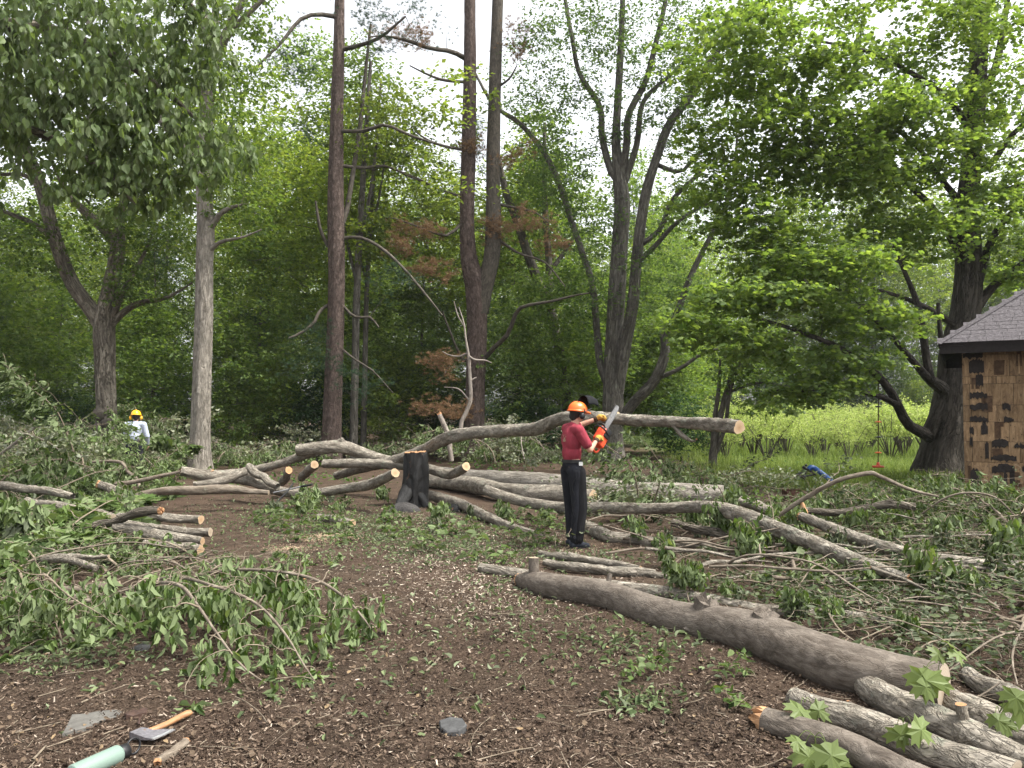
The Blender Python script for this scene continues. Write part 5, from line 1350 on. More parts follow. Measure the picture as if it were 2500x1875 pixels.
# long drooping boughs over the lower left ground
def bough(label, rows, seed, ncl=42, per=15, size=.092):
    g = np.random.default_rng(seed)
    q = log_rows(rows); s = resample(q, 40); org = s[0, :3].copy(); org[2] = 0
    root = empty('drooping_bough', org)
    mb = MB(); tubes(mb, s[None, :, :3], np.maximum(s[None, :, 3], .003), 8, .05, seed); mb.build('stem', M['bark_stick'], root, org)
    f = g.uniform(.25, 1, ncl); i = (f * 39).astype(int)
    tg = s[i, :3] + g.normal(0, 1, (ncl, 3)) * np.array((.16, .22, .04))
    tg[:, 2] = np.maximum(tg[:, 2], .05)
    pa, ra, en = grow(s[:, :3], s[:, 3], tg, g, .12, 6, .08, .008, .1)
    mb = MB(); tubes(mb, pa, np.maximum(ra, .002), 4); mb.build('twigs', M['twig'], root, org)['kind'] = 'stuff'
    n = ncl * per; T = np.repeat(tg, per, 0) + g.normal(0, .022, (n, 3)); sz = size * g.uniform(.5, 1.25, n)
    T[:, 2] -= g.uniform(0, .2, n)
    ax = g.normal(0, .32, (n, 3)); ax[:, 2] -= 1
    low = T[:, 2] < sz * .8; T[low, 2] = g.uniform(.008, .05, low.sum()); ax[low, 2] *= .12
    mb = MB(); leaves(mb, T, ax, g.normal(0, 1, (n, 3)), sz, WILT, g, .3); mb.build('foliage', M['leaf_brush'], root, org, smooth=False)
    tag(root, label, 'branch')
bough('long bent branch with drooping leaves ending nearest the hatchet', [(230, 1460, 9, 6.7), (320, 1440, 9, 6.45), (385, 1424, 10, 5.75), (440, 1430, 9, 5.4), (480, 1475, 8, 5.15), (525, 1540, 6, 4.9), (590, 1625, 5, 4.62), (650, 1668, 3, 4.55)], 801, 40)
bough('middle drooping leafy branch over the lower left ground', [(300, 1440, 9, 6.8), (420, 1410, 9, 6.0), (520, 1430, 8, 5.5), (620, 1470, 7, 5.3), (690, 1540, 6, 5.0), (740, 1620, 4, 4.75), (770, 1665, 3, 4.6)], 802, 48)
bough('longest drooping leafy branch reaching right into the clearing', [(380, 1440, 9, 7.0), (520, 1398, 9, 6.3), (650, 1392, 8, 6.0), (760, 1412, 8, 5.9), (830, 1450, 7, 5.7), (880, 1500, 5, 5.5), (905, 1535, 3, 5.5)], 803, 62)
bough('leafy branch sagging down at the left edge below the poles', [(-60, 1440, 9, 6.6), (20, 1470, 9, 6.3), (70, 1520, 8, 6.0), (130, 1580, 7, 5.7), (200, 1620, 4, 5.4)], 804, 36)

# ================================================================== litter
def litter_mat(name, stops):
    m, nt, b = new_mat(name)
    geo = nt.nodes.new('ShaderNodeNewGeometry')
    nt.links.new(ramp(nt, geo.outputs['Random Per Island'], stops).outputs[0], b.inputs['Base Color'])
    b.inputs['Roughness'].default_value = .9; b.inputs['Specular IOR Level'].default_value = .12
    return m
M['chips'] = litter_mat('wood_chips', [(0, (.026, .017, .012)), (.45, (.076, .053, .038)), (.78, (.132, .096, .070)), (.96, (.20, .155, .118)), (1, (.32, .265, .21))])
M['chips_pale'] = litter_mat('fresh_chips', [(0, (.16, .125, .095)), (.5, (.30, .25, .20)), (1, (.46, .39, .31))])
M['dead_leaf'] = litter_mat('dead_leaf', [(0, (.028, .019, .014)), (.5, (.066, .046, .033)), (.9, (.12, .088, .06)), (1, (.21, .15, .085))])
M['sawdust'] = litter_mat('sawdust', [(0, (.30, .22, .14)), (1, (.46, .36, .25))])
M['leaf_bits'] = leaf_mat('leaf_bits', [(.05, .075, .03), (.09, .12, .05), (.15, .18, .09)], .15, (1.2, 1.2, .6), (.22, .25, .16), .7, .15, .05)
gl = np.random.default_rng(900)
def scr(n, u0, u1, v0, v1, pw=1.0):
    u = gl.uniform(u0, u1, n); v = v0 + (v1 - v0) * gl.uniform(0, 1, n) ** pw
    r = np.stack([(u - CX) / F, np.ones(n), -(v - CY) / F], -1)
    c, s = math.cos(PITCH), math.sin(PITCH)
    ry = r[:, 1] * c - r[:, 2] * s; rz = r[:, 1] * s + r[:, 2] * c
    t = -CAMZ / rz
    return np.stack([r[:, 0] * t, ry * t], -1)
def flat_bits(name, label, n_pts, size, tpl, mat, cat, rise=.006, tilt=.35, gen=None):
    pts = gen; n = len(pts)
    pos = np.stack([pts[:, 0], pts[:, 1], gz(pts[:, 0], pts[:, 1]) + gl.uniform(.002, rise, n)], -1)
    ax = gl.normal(0, 1, (n, 3)) * np.array((1, 1, tilt)); nm = np.array((0, 0, 1.)) + gl.normal(0, tilt, (n, 3))
    mb = MB(); leaves(mb, pos, ax, nm, size(n), tpl, gl, .4)
    o = mb.build(name, M[mat], smooth=False); o['kind'] = 'stuff'
    return tag(o, label, cat)
CHIP = (np.array([(-.13, 0, 0), (.15, .05, 0), (.10, 1, .05), (-.12, .92, -.03)]), [np.array([(0, 1, 2, 3)])])
near = np.vstack([scr(70000, -80, 2580, 1150, 1930), scr(60000, -80, 2580, 1400, 1930, .8)])
flat_bits('wood_chip_litter', 'brown wood chips and bark crumbs covering the clearing', 0, lambda n: gl.gamma(1.8, .006, n).clip(.003, .035), CHIP, 'chips', 'wood chips', .012, .35, near)
pc = []
for (u, v, su, sv, n) in [(1150, 1400, 150, 60, 8200), (1080, 1300, 130, 40, 3600), (1230, 1480, 120, 50, 900), (1020, 1265, 90, 22, 1500), (1500, 1390, 120, 30, 700), (1300, 1330, 120, 30, 1200)]:
    uu = gl.normal(u, su, n); vv2 = np.maximum(gl.normal(v, sv, n), 1190)
    pc.append(np.array([G(a, b)[:2] for a, b in zip(uu, vv2)]))
pc.append(scr(1800, -50, 2550, 1300, 1900))
flat_bits('fresh_chip_litter', 'pale fresh wood chips thrown over the middle of the clearing', 0, lambda n: gl.gamma(2.2, .0065, n).clip(.004, .035), CHIP, 'chips_pale', 'wood chips', .016, .4, np.vstack(pc))
flat_bits('dead_leaf_litter', 'brown dead leaves scattered on the ground', 0, lambda n: gl.uniform(.012, .042, n), OVAL, 'dead_leaf', 'dead leaves', .02, .5, np.vstack([scr(9000, -80, 2580, 1150, 1930), scr(3500, -80, 2580, 1100, 1200)]))
gp = []
for (u, v, su, sv, n) in [(760, 1270, 160, 30, 2200), (960, 1300, 120, 26, 2000), (1180, 1320, 110, 30, 1400), (1000, 1360, 120, 24, 350), (820, 1480, 140, 50, 220), (1250, 1440, 90, 40, 260), (1560, 1590, 120, 40, 420), (1250, 1555, 200, 50, 240), (480, 1620, 220, 60, 260), (150, 1600, 100, 30, 420), (1560, 1730, 60, 18, 160), (1020, 1600, 260, 110, 260), (1400, 1370, 90, 14, 500)]:
    gp.append(np.array([G(a, max(b, 1180))[:2] for a, b in zip(gl.normal(u, su, n), gl.normal(v, sv, n))]))
flat_bits('torn_leaf_litter', 'torn green leaves strewn over the clearing', 0, lambda n: gl.uniform(.025, .07, n), WILT, 'leaf_bits', 'leaves', .03, .6, np.vstack(gp))
sd = [np.array([G(a, max(b, 1200))[:2] for a, b in zip(gl.normal(u, su, n), gl.normal(v, sv, n))]) for (u, v, su, sv, n) in [(800, 1316, 42, 7, 4200), (840, 1310, 22, 5, 1500), (700, 1342, 30, 5, 1500), (1440, 1345, 60, 8, 900)]]
flat_bits('sawdust_litter', 'pale sawdust spread on the ground in the left of the clearing', 0, lambda n: gl.gamma(2.2, .005, n).clip(.004, .02), CHIP, 'sawdust', 'sawdust', .01, .3, np.vstack(sd))
# fine twigs
n = 420
pt = scr(n, -60, 2560, 1280, 1920); ln = gl.gamma(2, .07, n).clip(.05, .6); an = gl.uniform(0, 6.28, n)
tt = np.linspace(-.5, .5, 5)
bend = gl.normal(0, .06, n)
px_ = pt[:, 0, None] + (np.cos(an)[:, None] * tt + -np.sin(an)[:, None] * bend[:, None] * (tt ** 2) * 4) * ln[:, None]
py_ = pt[:, 1, None] + (np.sin(an)[:, None] * tt + np.cos(an)[:, None] * bend[:, None] * (tt ** 2) * 4) * ln[:, None]
mb = MB(); tubes(mb, np.stack([px_, py_, gz(px_, py_) + .008 + .03 * gl.uniform(0, 1, (n, 1)) ** 3], -1), np.full((n, 5), 1.0) * gl.uniform(.001, .0035, (n, 1)), 4)
o = mb.build('twig_litter', M['twig']); o['kind'] = 'stuff'; tag(o, 'fine pale twigs scattered on the dirt', 'twigs')
# dark matted clods
mb = MB()
for (u, v, su, sv, n) in [(1400, 1650, 260, 70, 130), (1700, 1770, 120, 40, 120), (1290, 1520, 160, 40, 120), (950, 1700, 120, 60, 80), (500, 1560, 160, 60, 90), (1150, 1800, 300, 60, 70), (600, 1250, 70, 14, 40)]:
    pts = np.array([G(a, max(b, 1200))[:2] for a, b in zip(gl.normal(u, su, n), gl.normal(v, sv, n))])
    pos = np.stack([pts[:, 0], pts[:, 1], gz(pts[:, 0], pts[:, 1])], -1)
    for r_ in range(7):
        leaves(mb, pos + gl.normal(0, .035, (n, 3)) * np.array((1, 1, .2)), gl.normal(0, 1, (n, 3)) * np.array((1, 1, .7)), np.array((0, 0, 1.)) + gl.normal(0, .7, (n, 3)), gl.uniform(.010, .034, n), OVAL, gl)
M['clod'] = litter_mat('clod', [(0, (.012, .009, .007)), (.6, (.032, .022, .017)), (1, (.065, .048, .036))])
o = mb.build('mulch_clods', M['clod'], smooth=False); o['kind'] = 'stuff'; tag(o, 'dark matted mulch and leaf clods on the dirt', 'mulch')
# ================================================================== shed at the right edge
E1 = unit(np.array((.86, -.50, 0))); E2 = np.array((-E1[1], E1[0], 0))
SC = np.array((8.16, 14.0, 0.0))                       # left front corner
def on_wall(u, v):
    """photo pixel -> (distance along the front wall, height)"""
    r = ray(u, v); cp = np.array((0, 0, CAMZ))
    t = ((SC - cp) @ E2) / (r @ E2); p = cp + r * t
    return float((p - SC) @ E1), float(p[2])
def box8(a, e1, e2, e3):
    v = np.array([a, a + e1, a + e1 + e2, a + e2, a + e3, a + e1 + e3, a + e1 + e2 + e3, a + e2 + e3])
    f = np.array([(0, 3, 2, 1), (4, 5, 6, 7), (0, 1, 5, 4), (1, 2, 6, 5), (2, 3, 7, 6), (3, 0, 4, 7)])
    return v, [f]
def sheath_mat(name, a, b_, c):
    m, nt, b = new_mat(name)
    tc = nt.nodes.new('ShaderNodeTexCoord'); oi = nt.nodes.new('ShaderNodeObjectInfo')
    off = nt.nodes.new('ShaderNodeVectorMath'); off.operation = 'ADD'
    sc_ = nt.nodes.new('ShaderNodeVectorMath'); sc_.operation = 'SCALE'; sc_.inputs['Scale'].default_value = 37.0
    cmb = nt.nodes.new('ShaderNodeCombineXYZ')
    for k in range(3): nt.links.new(oi.outputs['Random'], cmb.inputs[k])
    nt.links.new(cmb.outputs[0], sc_.inputs[0]); nt.links.new(tc.outputs['Object'], off.inputs[0]); nt.links.new(sc_.outputs[0], off.inputs[1])
    n1 = noise(nt, vmap(nt, off.outputs[0], (9, 9, 2)), 2.2, 6, .7, .8)
    n2 = noise(nt, off.outputs[0], 22, 5, .7)
    col = ramp(nt, n1, [(.3, a), (.55, b_), (.75, c)]).outputs[0]
    hs = nt.nodes.new('ShaderNodeHueSaturation'); mr = nt.nodes.new('ShaderNodeMapRange')
    mr.inputs['To Min'].default_value = .6; mr.inputs['To Max'].default_value = 1.25
    nt.links.new(oi.outputs['Random'], mr.inputs['Value']); nt.links.new(mr.outputs[0], hs.inputs['Value']); nt.links.new(col, hs.inputs['Color'])
    col = mixc(nt, ramp(nt, n2, [(.60, (0, 0, 0)), (.68, (1, 1, 1))]).outputs[0], hs.outputs[0], tuple(x * .35 for x in a))
    nt.links.new(col, b.inputs['Base Color']); b.inputs['Roughness'].default_value = .85; b.inputs['Specular IOR Level'].default_value = .15
    bump(nt, n2, .5, .006, b)
    return m
M['sheath'] = sheath_mat('sheathing', (.10, .062, .034), (.22, .145, .08), (.34, .235, .135))
M['stain'] = plain('stained_board', (.07, .043, .026), .9, .1, 0, .5, 14, .4, .006)
M['tar'] = plain('tar_paper', (.020, .016, .014), .8, .2, 0, .5, 25, .6, .006)
M['fascia'] = plain('weathered_fascia', (.018, .015, .014), .85, .15, 0, .4, 18, .5, .006)
M['shingle'] = plain('asphalt_shingle', (.085, .078, .082), .95, .1, 0, .55, 26, .9, .008)
M['block'] = plain('dark_block', (.035, .035, .036), .9, .15, 0, .4, 22, .5, .01)
g = np.random.default_rng(1001)
shed = empty('shed', SC)
W_, D_, H_ = 5.2, 4.2, 2.92
mb = MB()                                             # wall core set behind the sheathing
mb.add(*box8(SC + E1 * .03 + E2 * .03 + np.array((0, 0, .0)), E1 * (W_ - .06), E2 * (D_ - .06), np.array((0, 0, H_))))
mb.build('wall', M['fascia'], shed, SC, smooth=False)
rows_px = [1240, 1222, 1179, 1128, 1078, 1030, 989, 937, 919, 866, 846]
zs = [on_wall(2400, v)[1] for v in rows_px]
zs[0] = -.02
cuts = {}
for r_ in range(len(zs) - 1):
    z0, z1 = zs[r_], zs[r_ + 1]
    x = 0.0
    while x < W_ - .02:
        w = g.choice([.12, .2, .3, .34, .44]) * g.uniform(.85, 1.15)
        if x == 0: w = .11 + .02 * (r_ % 2)
        w = min(w, W_ - x)
        if W_ - x - w < .08: w = W_ - x
        d = .022 + g.uniform(0, .012)
        mb = MB(); mb.add(*box8(SC + E1 * (x + .003) - E2 * (d - .028) + np.array((0, 0, z0 + .003)), E1 * (w - .006), E2 * d, np.array((0, 0, z1 - z0 - .006))))
        mb.build('sheathing_board', M['sheath'], shed, SC, smooth=False)
        if g.random() < .25 and z1 - z0 > .2 and x > .1:       # thin batten strips left on the boards
            xb = x + g.uniform(.2, .7) * w; h = (z1 - z0) * g.uniform(.5, .95)
            mb = MB(); mb.add(*box8(SC + E1 * xb - E2 * (d - .028 + .008) + np.array((0, 0, z1 - h)), E1 * .025, E2 * .009, np.array((0, 0, h - .01))))
            mb.build('batten', M['sheath'], shed, SC, smooth=False)
        x += w
def z7(x, y): return on_wall(2250 + x / 2.765, 680 + y / 2.765)
for (x0, y0, x1, y1) in [(320, 540, 420, 640), (365, 640, 415, 722), (325, 764, 442, 805), (325, 842, 446, 886), (325, 935, 446, 968), (402, 968, 446, 1052), (325, 1000, 352, 1050), (545, 836, 600, 886),
                         (556, 935, 622, 968), (475, 1080, 586, 1140), (468, 1190, 640, 1226), (475, 1252, 627, 1308), (330, 1286, 386, 1386), (556, 1308, 578, 1395), (596, 1300, 627, 1395), (480, 1340, 512, 1400),
                         (430, 1100, 452, 1216), (625, 1118, 700, 1142), (278, 482, 412, 538), (575, 1478, 602, 1520), (325, 1070, 345, 1130), (680, 1270, 705, 1300)]:
    a0, b0 = z7(x0, y1); a1, b1 = z7(x1, y0)
    k = 14
    xs = np.linspace(a0, a1, k)
    up_ = b1 + g.normal(0, .5, k) * .03 - (b1 - b0) * g.uniform(.05, .45) * np.abs(np.linspace(-1, 1, k) + g.uniform(-.3, .3)) ** 1.5
    dn_ = np.minimum(b0 + g.normal(0, .5, k) * .03, up_ - .008)
    mb = MB()
    fr = [SC + E1 * x - E2 * .0125 + np.array((0, 0, z)) for x, z in zip(xs, dn_)] + [SC + E1 * x - E2 * .0125 + np.array((0, 0, z)) for x, z in zip(xs, up_)]
    bk_ = [p + E2 * .011 for p in fr]
    q = [(i, i + 1, k + i + 1, k + i) for i in range(k - 1)]
    q += [(2 * k + i, 2 * k + k + i, 2 * k + k + i + 1, 2 * k + i + 1) for i in range(k - 1)]
    q += [(i, 2 * k + i, 2 * k + i + 1, i + 1) for i in range(k - 1)] + [(k + i, k + i + 1, 3 * k + i + 1, 3 * k + i) for i in range(k - 1)]
    q += [(0, k, 3 * k, 2 * k), (k - 1, 3 * k - 1, 4 * k - 1, 2 * k - 1)]
    mb.add(np.array(fr + bk_), [np.array(q)])
    mb.build('tar_paper_scrap', M['tar'], shed, SC, smooth=False)
for k in range(26):          # weather stained scraps
    x0 = g.uniform(.05, 1.6); z0 = g.uniform(.1, 2.6); w = g.uniform(.03, .16); h = g.uniform(.08, .3)
    mb = MB(); mb.add(*box8(SC + E1 * x0 - E2 * .0095 + np.array((0, 0, z0)), E1 * w + np.array((0, 0, g.normal(0, .004))), E2 * .007, np.array((0, 0, h)) + E1 * g.normal(0, .008)))
    mb.build('stained_scrap', M['stain'], shed, SC, smooth=False)
# hip roof
OV = .36; SL = math.tan(R(36.5)); ZE = 2.90
def RC(a, b_, up=0.0):   # plan coordinates along E1, E2 from the wall corner -> roof corner
    return SC + E1 * a + E2 * b_ + np.array((0, 0, up))
A = RC(-OV, -OV, ZE); B = RC(W_ + OV, -OV, ZE); Cc = RC(W_ + OV, D_ + OV, ZE); Dd = RC(-OV, D_ + OV, ZE)
hh = (D_ / 2 + OV); R1 = RC(-OV + hh, D_ / 2, ZE + hh * SL); R2 = RC(W_ + OV - hh, D_ / 2, ZE + hh * SL)
dn = np.array((0, 0, -.05))
mb = MB(); top_ = [A, B, Cc, Dd, R1, R2]
V = np.array(top_ + [p + dn for p in top_])
mb.add(V, [np.array([(0, 1, 5, 4), (2, 3, 4, 5), (6, 10, 11, 7), (8, 11, 10, 9), (0, 6, 7, 1), (1, 7, 8, 2), (2, 8, 9, 3), (3, 9, 6, 0)]), np.array([(1, 2, 5), (3, 0, 4), (7, 11, 8), (9, 10, 6)])])
roof = mb.build('roof', M['fascia'], shed, SC, smooth=False)
mb = MB()
for (p, q, ax_) in ((A, B, E2), (B, Cc, -E1), (Cc, Dd, -E2), (Dd, A, E1)):
    e = q - p
    mb.add(*box8(p + ax_ * .02 + np.array((0, 0, -.19)) + unit(e) * .03, e - unit(e) * .06, ax_ * .03, np.array((0, 0, .137))))
mb.build('fascia', M['fascia'], roof, SC, smooth=False)
# shingle courses on the front slope (the one seen) and joined ones elsewhere
sh_me = {}
slope = unit(E2 + np.array((0, 0, SL)))
nrm = unit(np.cross(E1, slope))
LS = hh / math.cos(R(36.5))
cnt = 0; far = MB()
for c_ in range(int(LS / .13)):
    d = c_ * .13
    inset = d * math.cos(R(36.5))
    x = -OV + inset - .02 + (.12 if c_ % 2 else 0)
    x_end = W_ + OV - inset
    while x < x_end - .05:
        w = g.uniform(.22, .34); w = min(w, x_end - x)
        p = SC + E1 * (x - 0) + np.array((0, 0, ZE)) - E2 * OV + slope * (d - .015) + nrm * (.006 + g.uniform(0, .004))
        if x - (-OV + inset) < 1.5 and cnt < 150:
            mb = MB(); mb.add(*box8(p, E1 * (w - .006), slope * .17 + nrm * -.004, nrm * .011)); mb.build('shingle', M['shingle'], roof, SC, smooth=False); cnt += 1
        else:
            far.add(*box8(p, E1 * (w - .006), slope * .17 + nrm * -.004, nrm * .011))
        x += w
far.build('shingle_field', M['shingle'], roof, SC, smooth=False)['kind'] = 'stuff'
# hip caps
hipd = unit(R1 - A)
for k in range(26):
    p = A + hipd * (k * .125 - .03)
    sd_ = unit(np.cross(hipd, np.array((0, 0, 1))))
    upn = np.cross(sd_, hipd)
    a_, b_, c_ = p + upn * .020 + sd_ * .0, p - sd_ * .085 + upn * -.012, p + sd_ * .085 + upn * -.012
    dd_ = hipd * .17 + upn * .012
    V = np.array([b_, a_, c_, b_ + dd_, a_ + dd_, c_ + dd_]); V = np.vstack([V, V + upn * .009])
    mb = MB(); mb.add(V, [np.array([(0, 1, 4, 3), (1, 2, 5, 4), (6, 9, 10, 7), (7, 10, 11, 8), (0, 6, 7, 1), (1, 7, 8, 2), (3, 4, 10, 9), (4, 5, 11, 10), (0, 3, 9, 6), (2, 8, 11, 5)])])
    mb.build('hip_shingle', M['shingle'], roof, SC, smooth=False)
tag(shed, 'old wooden shed with patchy board walls, black tar scraps and a shingled roof', 'shed')
# dark block by the shed corner
p = G(2330, 1206); mb = MB(); mb.add(*box8(p + np.array((-.28, -.15, -.02)), np.array((.6, -.05, 0)), np.array((.03, .22, 0)), np.array((0, 0, .17))))
tag(mb.build('concrete_block', M['block'], None, (p[0], p[1], 0), smooth=False), 'dark flat block on the ground between the big maple and the shed', 'block')

# ================================================================== rope swing
M['rope'] = plain('rope', (.11, .10, .035), .9, .1, 0, .3, 60)
M['orange'] = plain('orange_plastic', (.75, .13, .02), .45, .4, 0, .12)
M['redplastic'] = plain('red_plastic', (.55, .07, .03), .45, .4, 0, .12)
M['black'] = plain('black_plastic', (.010, .010, .011), .45, .4, 0, .2, 40)
M['blackcloth'] = plain('black_cloth', (.010, .010, .012), .85, .2, 0, .35, 60, .3, .003)
YS = 17.9
top_p = P(2145, 925, YS); low_p = P(2144, 1139, YS)
sw = empty('rope_swing', (low_p[0], YS, low_p[2]))
mb = MB(); tubes(mb, np.linspace(top_p, low_p, 12)[None], np.full((1, 12), .014), 8); mb.build('rope', M['rope'], sw, sw.location)
def lathe(prof, seg=20):
    th = np.arange(seg) * 2 * np.pi / seg
    pr = np.array(prof); K = len(pr)
    V = np.stack([pr[:, 0, None] * np.cos(th), pr[:, 0, None] * np.sin(th), pr[:, 1, None] * np.ones(seg)], -1).reshape(-1, 3)
    i_, j_ = np.meshgrid(np.arange(K - 1), np.arange(seg), indexing='ij')
    return V, [np.stack([i_ * seg + j_, i_ * seg + (j_ + 1) % seg, (i_ + 1) * seg + (j_ + 1) % seg, (i_ + 1) * seg + j_], -1).reshape(-1, 4)]
for (v, mt) in ((993, 'black'), (1030, 'orange'), (1067, 'black'), (1105, 'orange')):
    p = P(2144, v, YS); V, f = lathe([(.0, .022), (.03, .022), (.045, .012), (.07, .008), (.075, 0), (.07, -.012), (.04, -.014), (0, -.016)], 16)
    mb = MB(); mb.add(V + p, f); mb.build('foot_disc', M[mt], sw, sw.location)
V, f = lathe([(.0, .10), (.028, .10), (.036, .05), (.05, .025), (.125, .018), (.135, 0), (.125, -.022), (0, -.022)], 22)
mb = MB(); mb.add(V + low_p, f); mb.build('seat', M['redplastic'], sw, sw.location)
tag(sw, 'rope swing with orange and black discs and a red round seat', 'swing')

# ================================================================== blue pipe tool and crate beyond the brush
M['blue'] = plain('blue_plastic', (.008, .045, .16), .4, .4, 0, .2)
M['weathered'] = plain('weathered_plank', (.13, .115, .095), .9, .1, 0, .35, 20, .4, .006)
YB = 16.2
b0 = P(1975, 1160, YB); bt = empty('pipe_stand', (b0[0], YB, 0))
mb = MB(); q = np.array([P(1974, 1146, YB), P(1980, 1141, YB), P(1988, 1143, YB), P(2000, 1151, YB - .1), P(2015, 1162, YB - .2), P(2032, 1176, YB - .35)])
s = resample(np.c_[q, np.full(6, .05)], 24); tubes(mb, s[None, :, :3], np.interp(np.linspace(0, 1, 24), [0, .1, 1], [.052, .055, .045])[None], 14, caps=True); mb.build('bent_pipe', M['blue'], bt, bt.location)
for (a, b_, w) in [((1960, 1140), (1982, 1152), .035), ((1945, 1160), (1974, 1147), .03), ((1950, 1165), (1990, 1158), .02), ((1962, 1147), (1945, 1170), .02), ((1978, 1150), (1992, 1160), .018), ((1972, 1150), (1958, 1166), .018)]:
    mb = MB(); tubes(mb, np.linspace(P(*a, YB), P(*b_, YB), 5)[None], np.full((1, 5), w), 8, caps=True); mb.build('frame_bar', M['black'], bt, bt.location)
for (u, v, r) in ((1968, 1136, .028), (1962, 1140, .03), (1946, 1164, .06), (1963, 1164, .055)):
    p = P(u, v, YB - .05); V, f = lathe([(0, r * .5), (r * .7, r * .45), (r, 0), (r * .7, -r * .45), (0, -r * .5)], 14)
    V = V[:, [0, 2, 1]]; mb = MB(); mb.add(V + p, f); mb.build('knob', M['black'], bt, bt.location)
tag(bt, 'small black metal stand with a bent blue pipe sloping into the grass', 'tool')
p = G(1975, 1176); mb = MB(); mb.add(*box8(p + np.array((-.25, 0, 0)), np.array((.55, -.03, 0)), np.array((.02, .16, 0)), np.array((0, 0, .09))))
tag(mb.build('grey_plank', M['weathered'], None, (p[0], p[1], 0), smooth=False), 'short weathered plank under the black stand with the blue pipe', 'plank')
M['rust'] = plain('rusty_brown', (.06, .028, .018), .8, .25, 0, .45, 18, .4, .005)
c = G(1944, 1224); crate = empty('open_crate', (c[0], c[1], 0))
for (a, e1, e2, e3) in [((-.17, 0, 0), (.34, 0, 0), (0, .015, 0), (0, 0, .18)), ((-.17, .25, 0), (.34, 0, 0), (0, .015, 0), (0, 0, .2)), ((-.17, .017, 0), (.015, 0, 0), (0, .231, 0), (0, 0, .19)), ((.155, .017, 0), (.015, 0, 0), (0, .231, 0), (0, 0, .19)), ((-.153, .017, .02), (.306, 0, 0), (0, .231, 0), (0, 0, .015))]:
    mb = MB(); mb.add(*box8(c + np.array(a), np.array(e1, float), np.array(e2, float), np.array(e3, float))); mb.build('side_panel', M['rust'], crate, crate.location, smooth=False)
tag(crate, 'small rusty brown open box in the brush below the blue pipe', 'box')

# ================================================================== hand tools, bottle and stones in the foreground
def rot_place(V, p, rz, ry=0.0, rx=0.0):
    m = np.array((Matrix.Rotation(rz, 3, 'Z') @ Matrix.Rotation(ry, 3, 'Y') @ Matrix.Rotation(rx, 3, 'X')))
    return V @ m.T + np.asarray(p)
M['mint'] = plain('mint_powder_coat', (.15, .21, .175), .55, .3, 0, .05, 200)
pb0 = G(175, 1893, .042); pb1 = G(292, 1840, .042)
ang = math.atan2(pb1[1] - pb0[1], pb1[0] - pb0[0])
end_n = P(303, 1842, pb1[1])
bt_len = np.linalg.norm(pb1 - pb0)
bottle = empty('water_bottle', (pb0[0], pb0[1], 0))
def lay(prof, seg=30):
    V, f = lathe(prof, seg); return V[:, [2, 0, 1]], f      # axis along +X
rb_ = .043
V, f = lay([(0, 0), (rb_ * .9, 0), (rb_, .006), (rb_, bt_len * .93), (rb_ * .97, bt_len * .965), (rb_ * .80, bt_len * 1.0), (rb_ * .72, bt_len * 1.02), (0, bt_len * 1.02)])
mb = MB(); mb.add(rot_place(V, pb0, ang), f); mb.build('body', M['mint'], bottle, bottle.location)
V, f = lay([(0, bt_len * 1.0), (rb_ * .76, bt_len * 1.0), (rb_ * .80, bt_len * 1.02), (rb_ * .78, bt_len * 1.16), (rb_ * .5, bt_len * 1.19), (0, bt_len * 1.19)])
mb = MB(); mb.add(rot_place(V, pb0, ang), f); lid = mb.build('lid', M['black'], bottle, bottle.location)
tt = np.linspace(.28, 2 * np.pi - .28, 26)
loop = np.stack([bt_len * 1.19 + .030 - .036 * np.cos(tt), np.zeros(26), .006 + .034 * np.sin(tt)], -1)
mb = MB(); tubes(mb, rot_place(loop, pb0, ang, 0, R(-10))[None], np.full((1, 26), .0048), 10, caps=True); mb.build('carry_loop', M['black'], lid, bottle.location)
tag(bottle, 'mint green steel water bottle with a black loop lid lying at the bottom left', 'bottle')

def handle_mat():
    m, nt, b = new_mat('hickory_handle')
    n1 = noise(nt, vmap(nt, attr(nt), (1, 1, .12)), 160, 5, .6, .4)
    nt.links.new(ramp(nt, n1, [(.3, (.20, .095, .042)), (.6, (.32, .165, .075)), (.8, (.40, .23, .115))]).outputs[0], b.inputs['Base Color'])
    b.inputs['Roughness'].default_value = .5
    return m
M['handle'] = handle_mat()
M['steel'] = plain('forged_steel', (.22, .21, .225), .45, .5, .6, .35, 50, .2, .002)
M['edge'] = plain('ground_edge', (.62, .62, .63), .3, .5, .8, .08)
M['leather'] = plain('leather', (.045, .025, .018), .7, .3, 0, .4, 40, .4, .004)
hx0 = G(352, 1790, .030); hx1 = G(467, 1741, .032)
hat = empty('hatchet', (hx0[0], hx0[1], 0))
dirh = hx1 - hx0; Lh = np.linalg.norm(dirh); dirh = dirh / Lh; sideh = unit(np.cross(dirh, np.array((0, 0, 1))))
t = np.linspace(0, 1, 26)[:, None]
cen = hx0 + dirh * Lh * t + sideh * (.010 * np.sin(t * np.pi * 1.6)) + np.array((0, 0, .002))
th = np.arange(18) * 2 * np.pi / 18
wd = np.interp(t[:, 0], [0, .15, .5, .8, .95, 1], [.018, .017, .0165, .017, .0215, .019]); hd = np.interp(t[:, 0], [0, .5, .95, 1], [.015, .014, .017, .014])
V = cen[:, None] + sideh * (wd[:, None] * np.cos(th))[..., None] + np.array((0, 0, 1.)) * (hd[:, None] * np.sin(th))[..., None]
bk = np.stack([wd[:, None] * np.cos(th), hd[:, None] * np.sin(th), np.repeat(t * Lh, 18, 1)], -1)
i_, j_ = np.meshgrid(np.arange(25), np.arange(18), indexing='ij')
q = np.stack([i_ * 18 + j_, i_ * 18 + (j_ + 1) % 18, (i_ + 1) * 18 + (j_ + 1) % 18, (i_ + 1) * 18 + j_], -1).reshape(-1, 4)
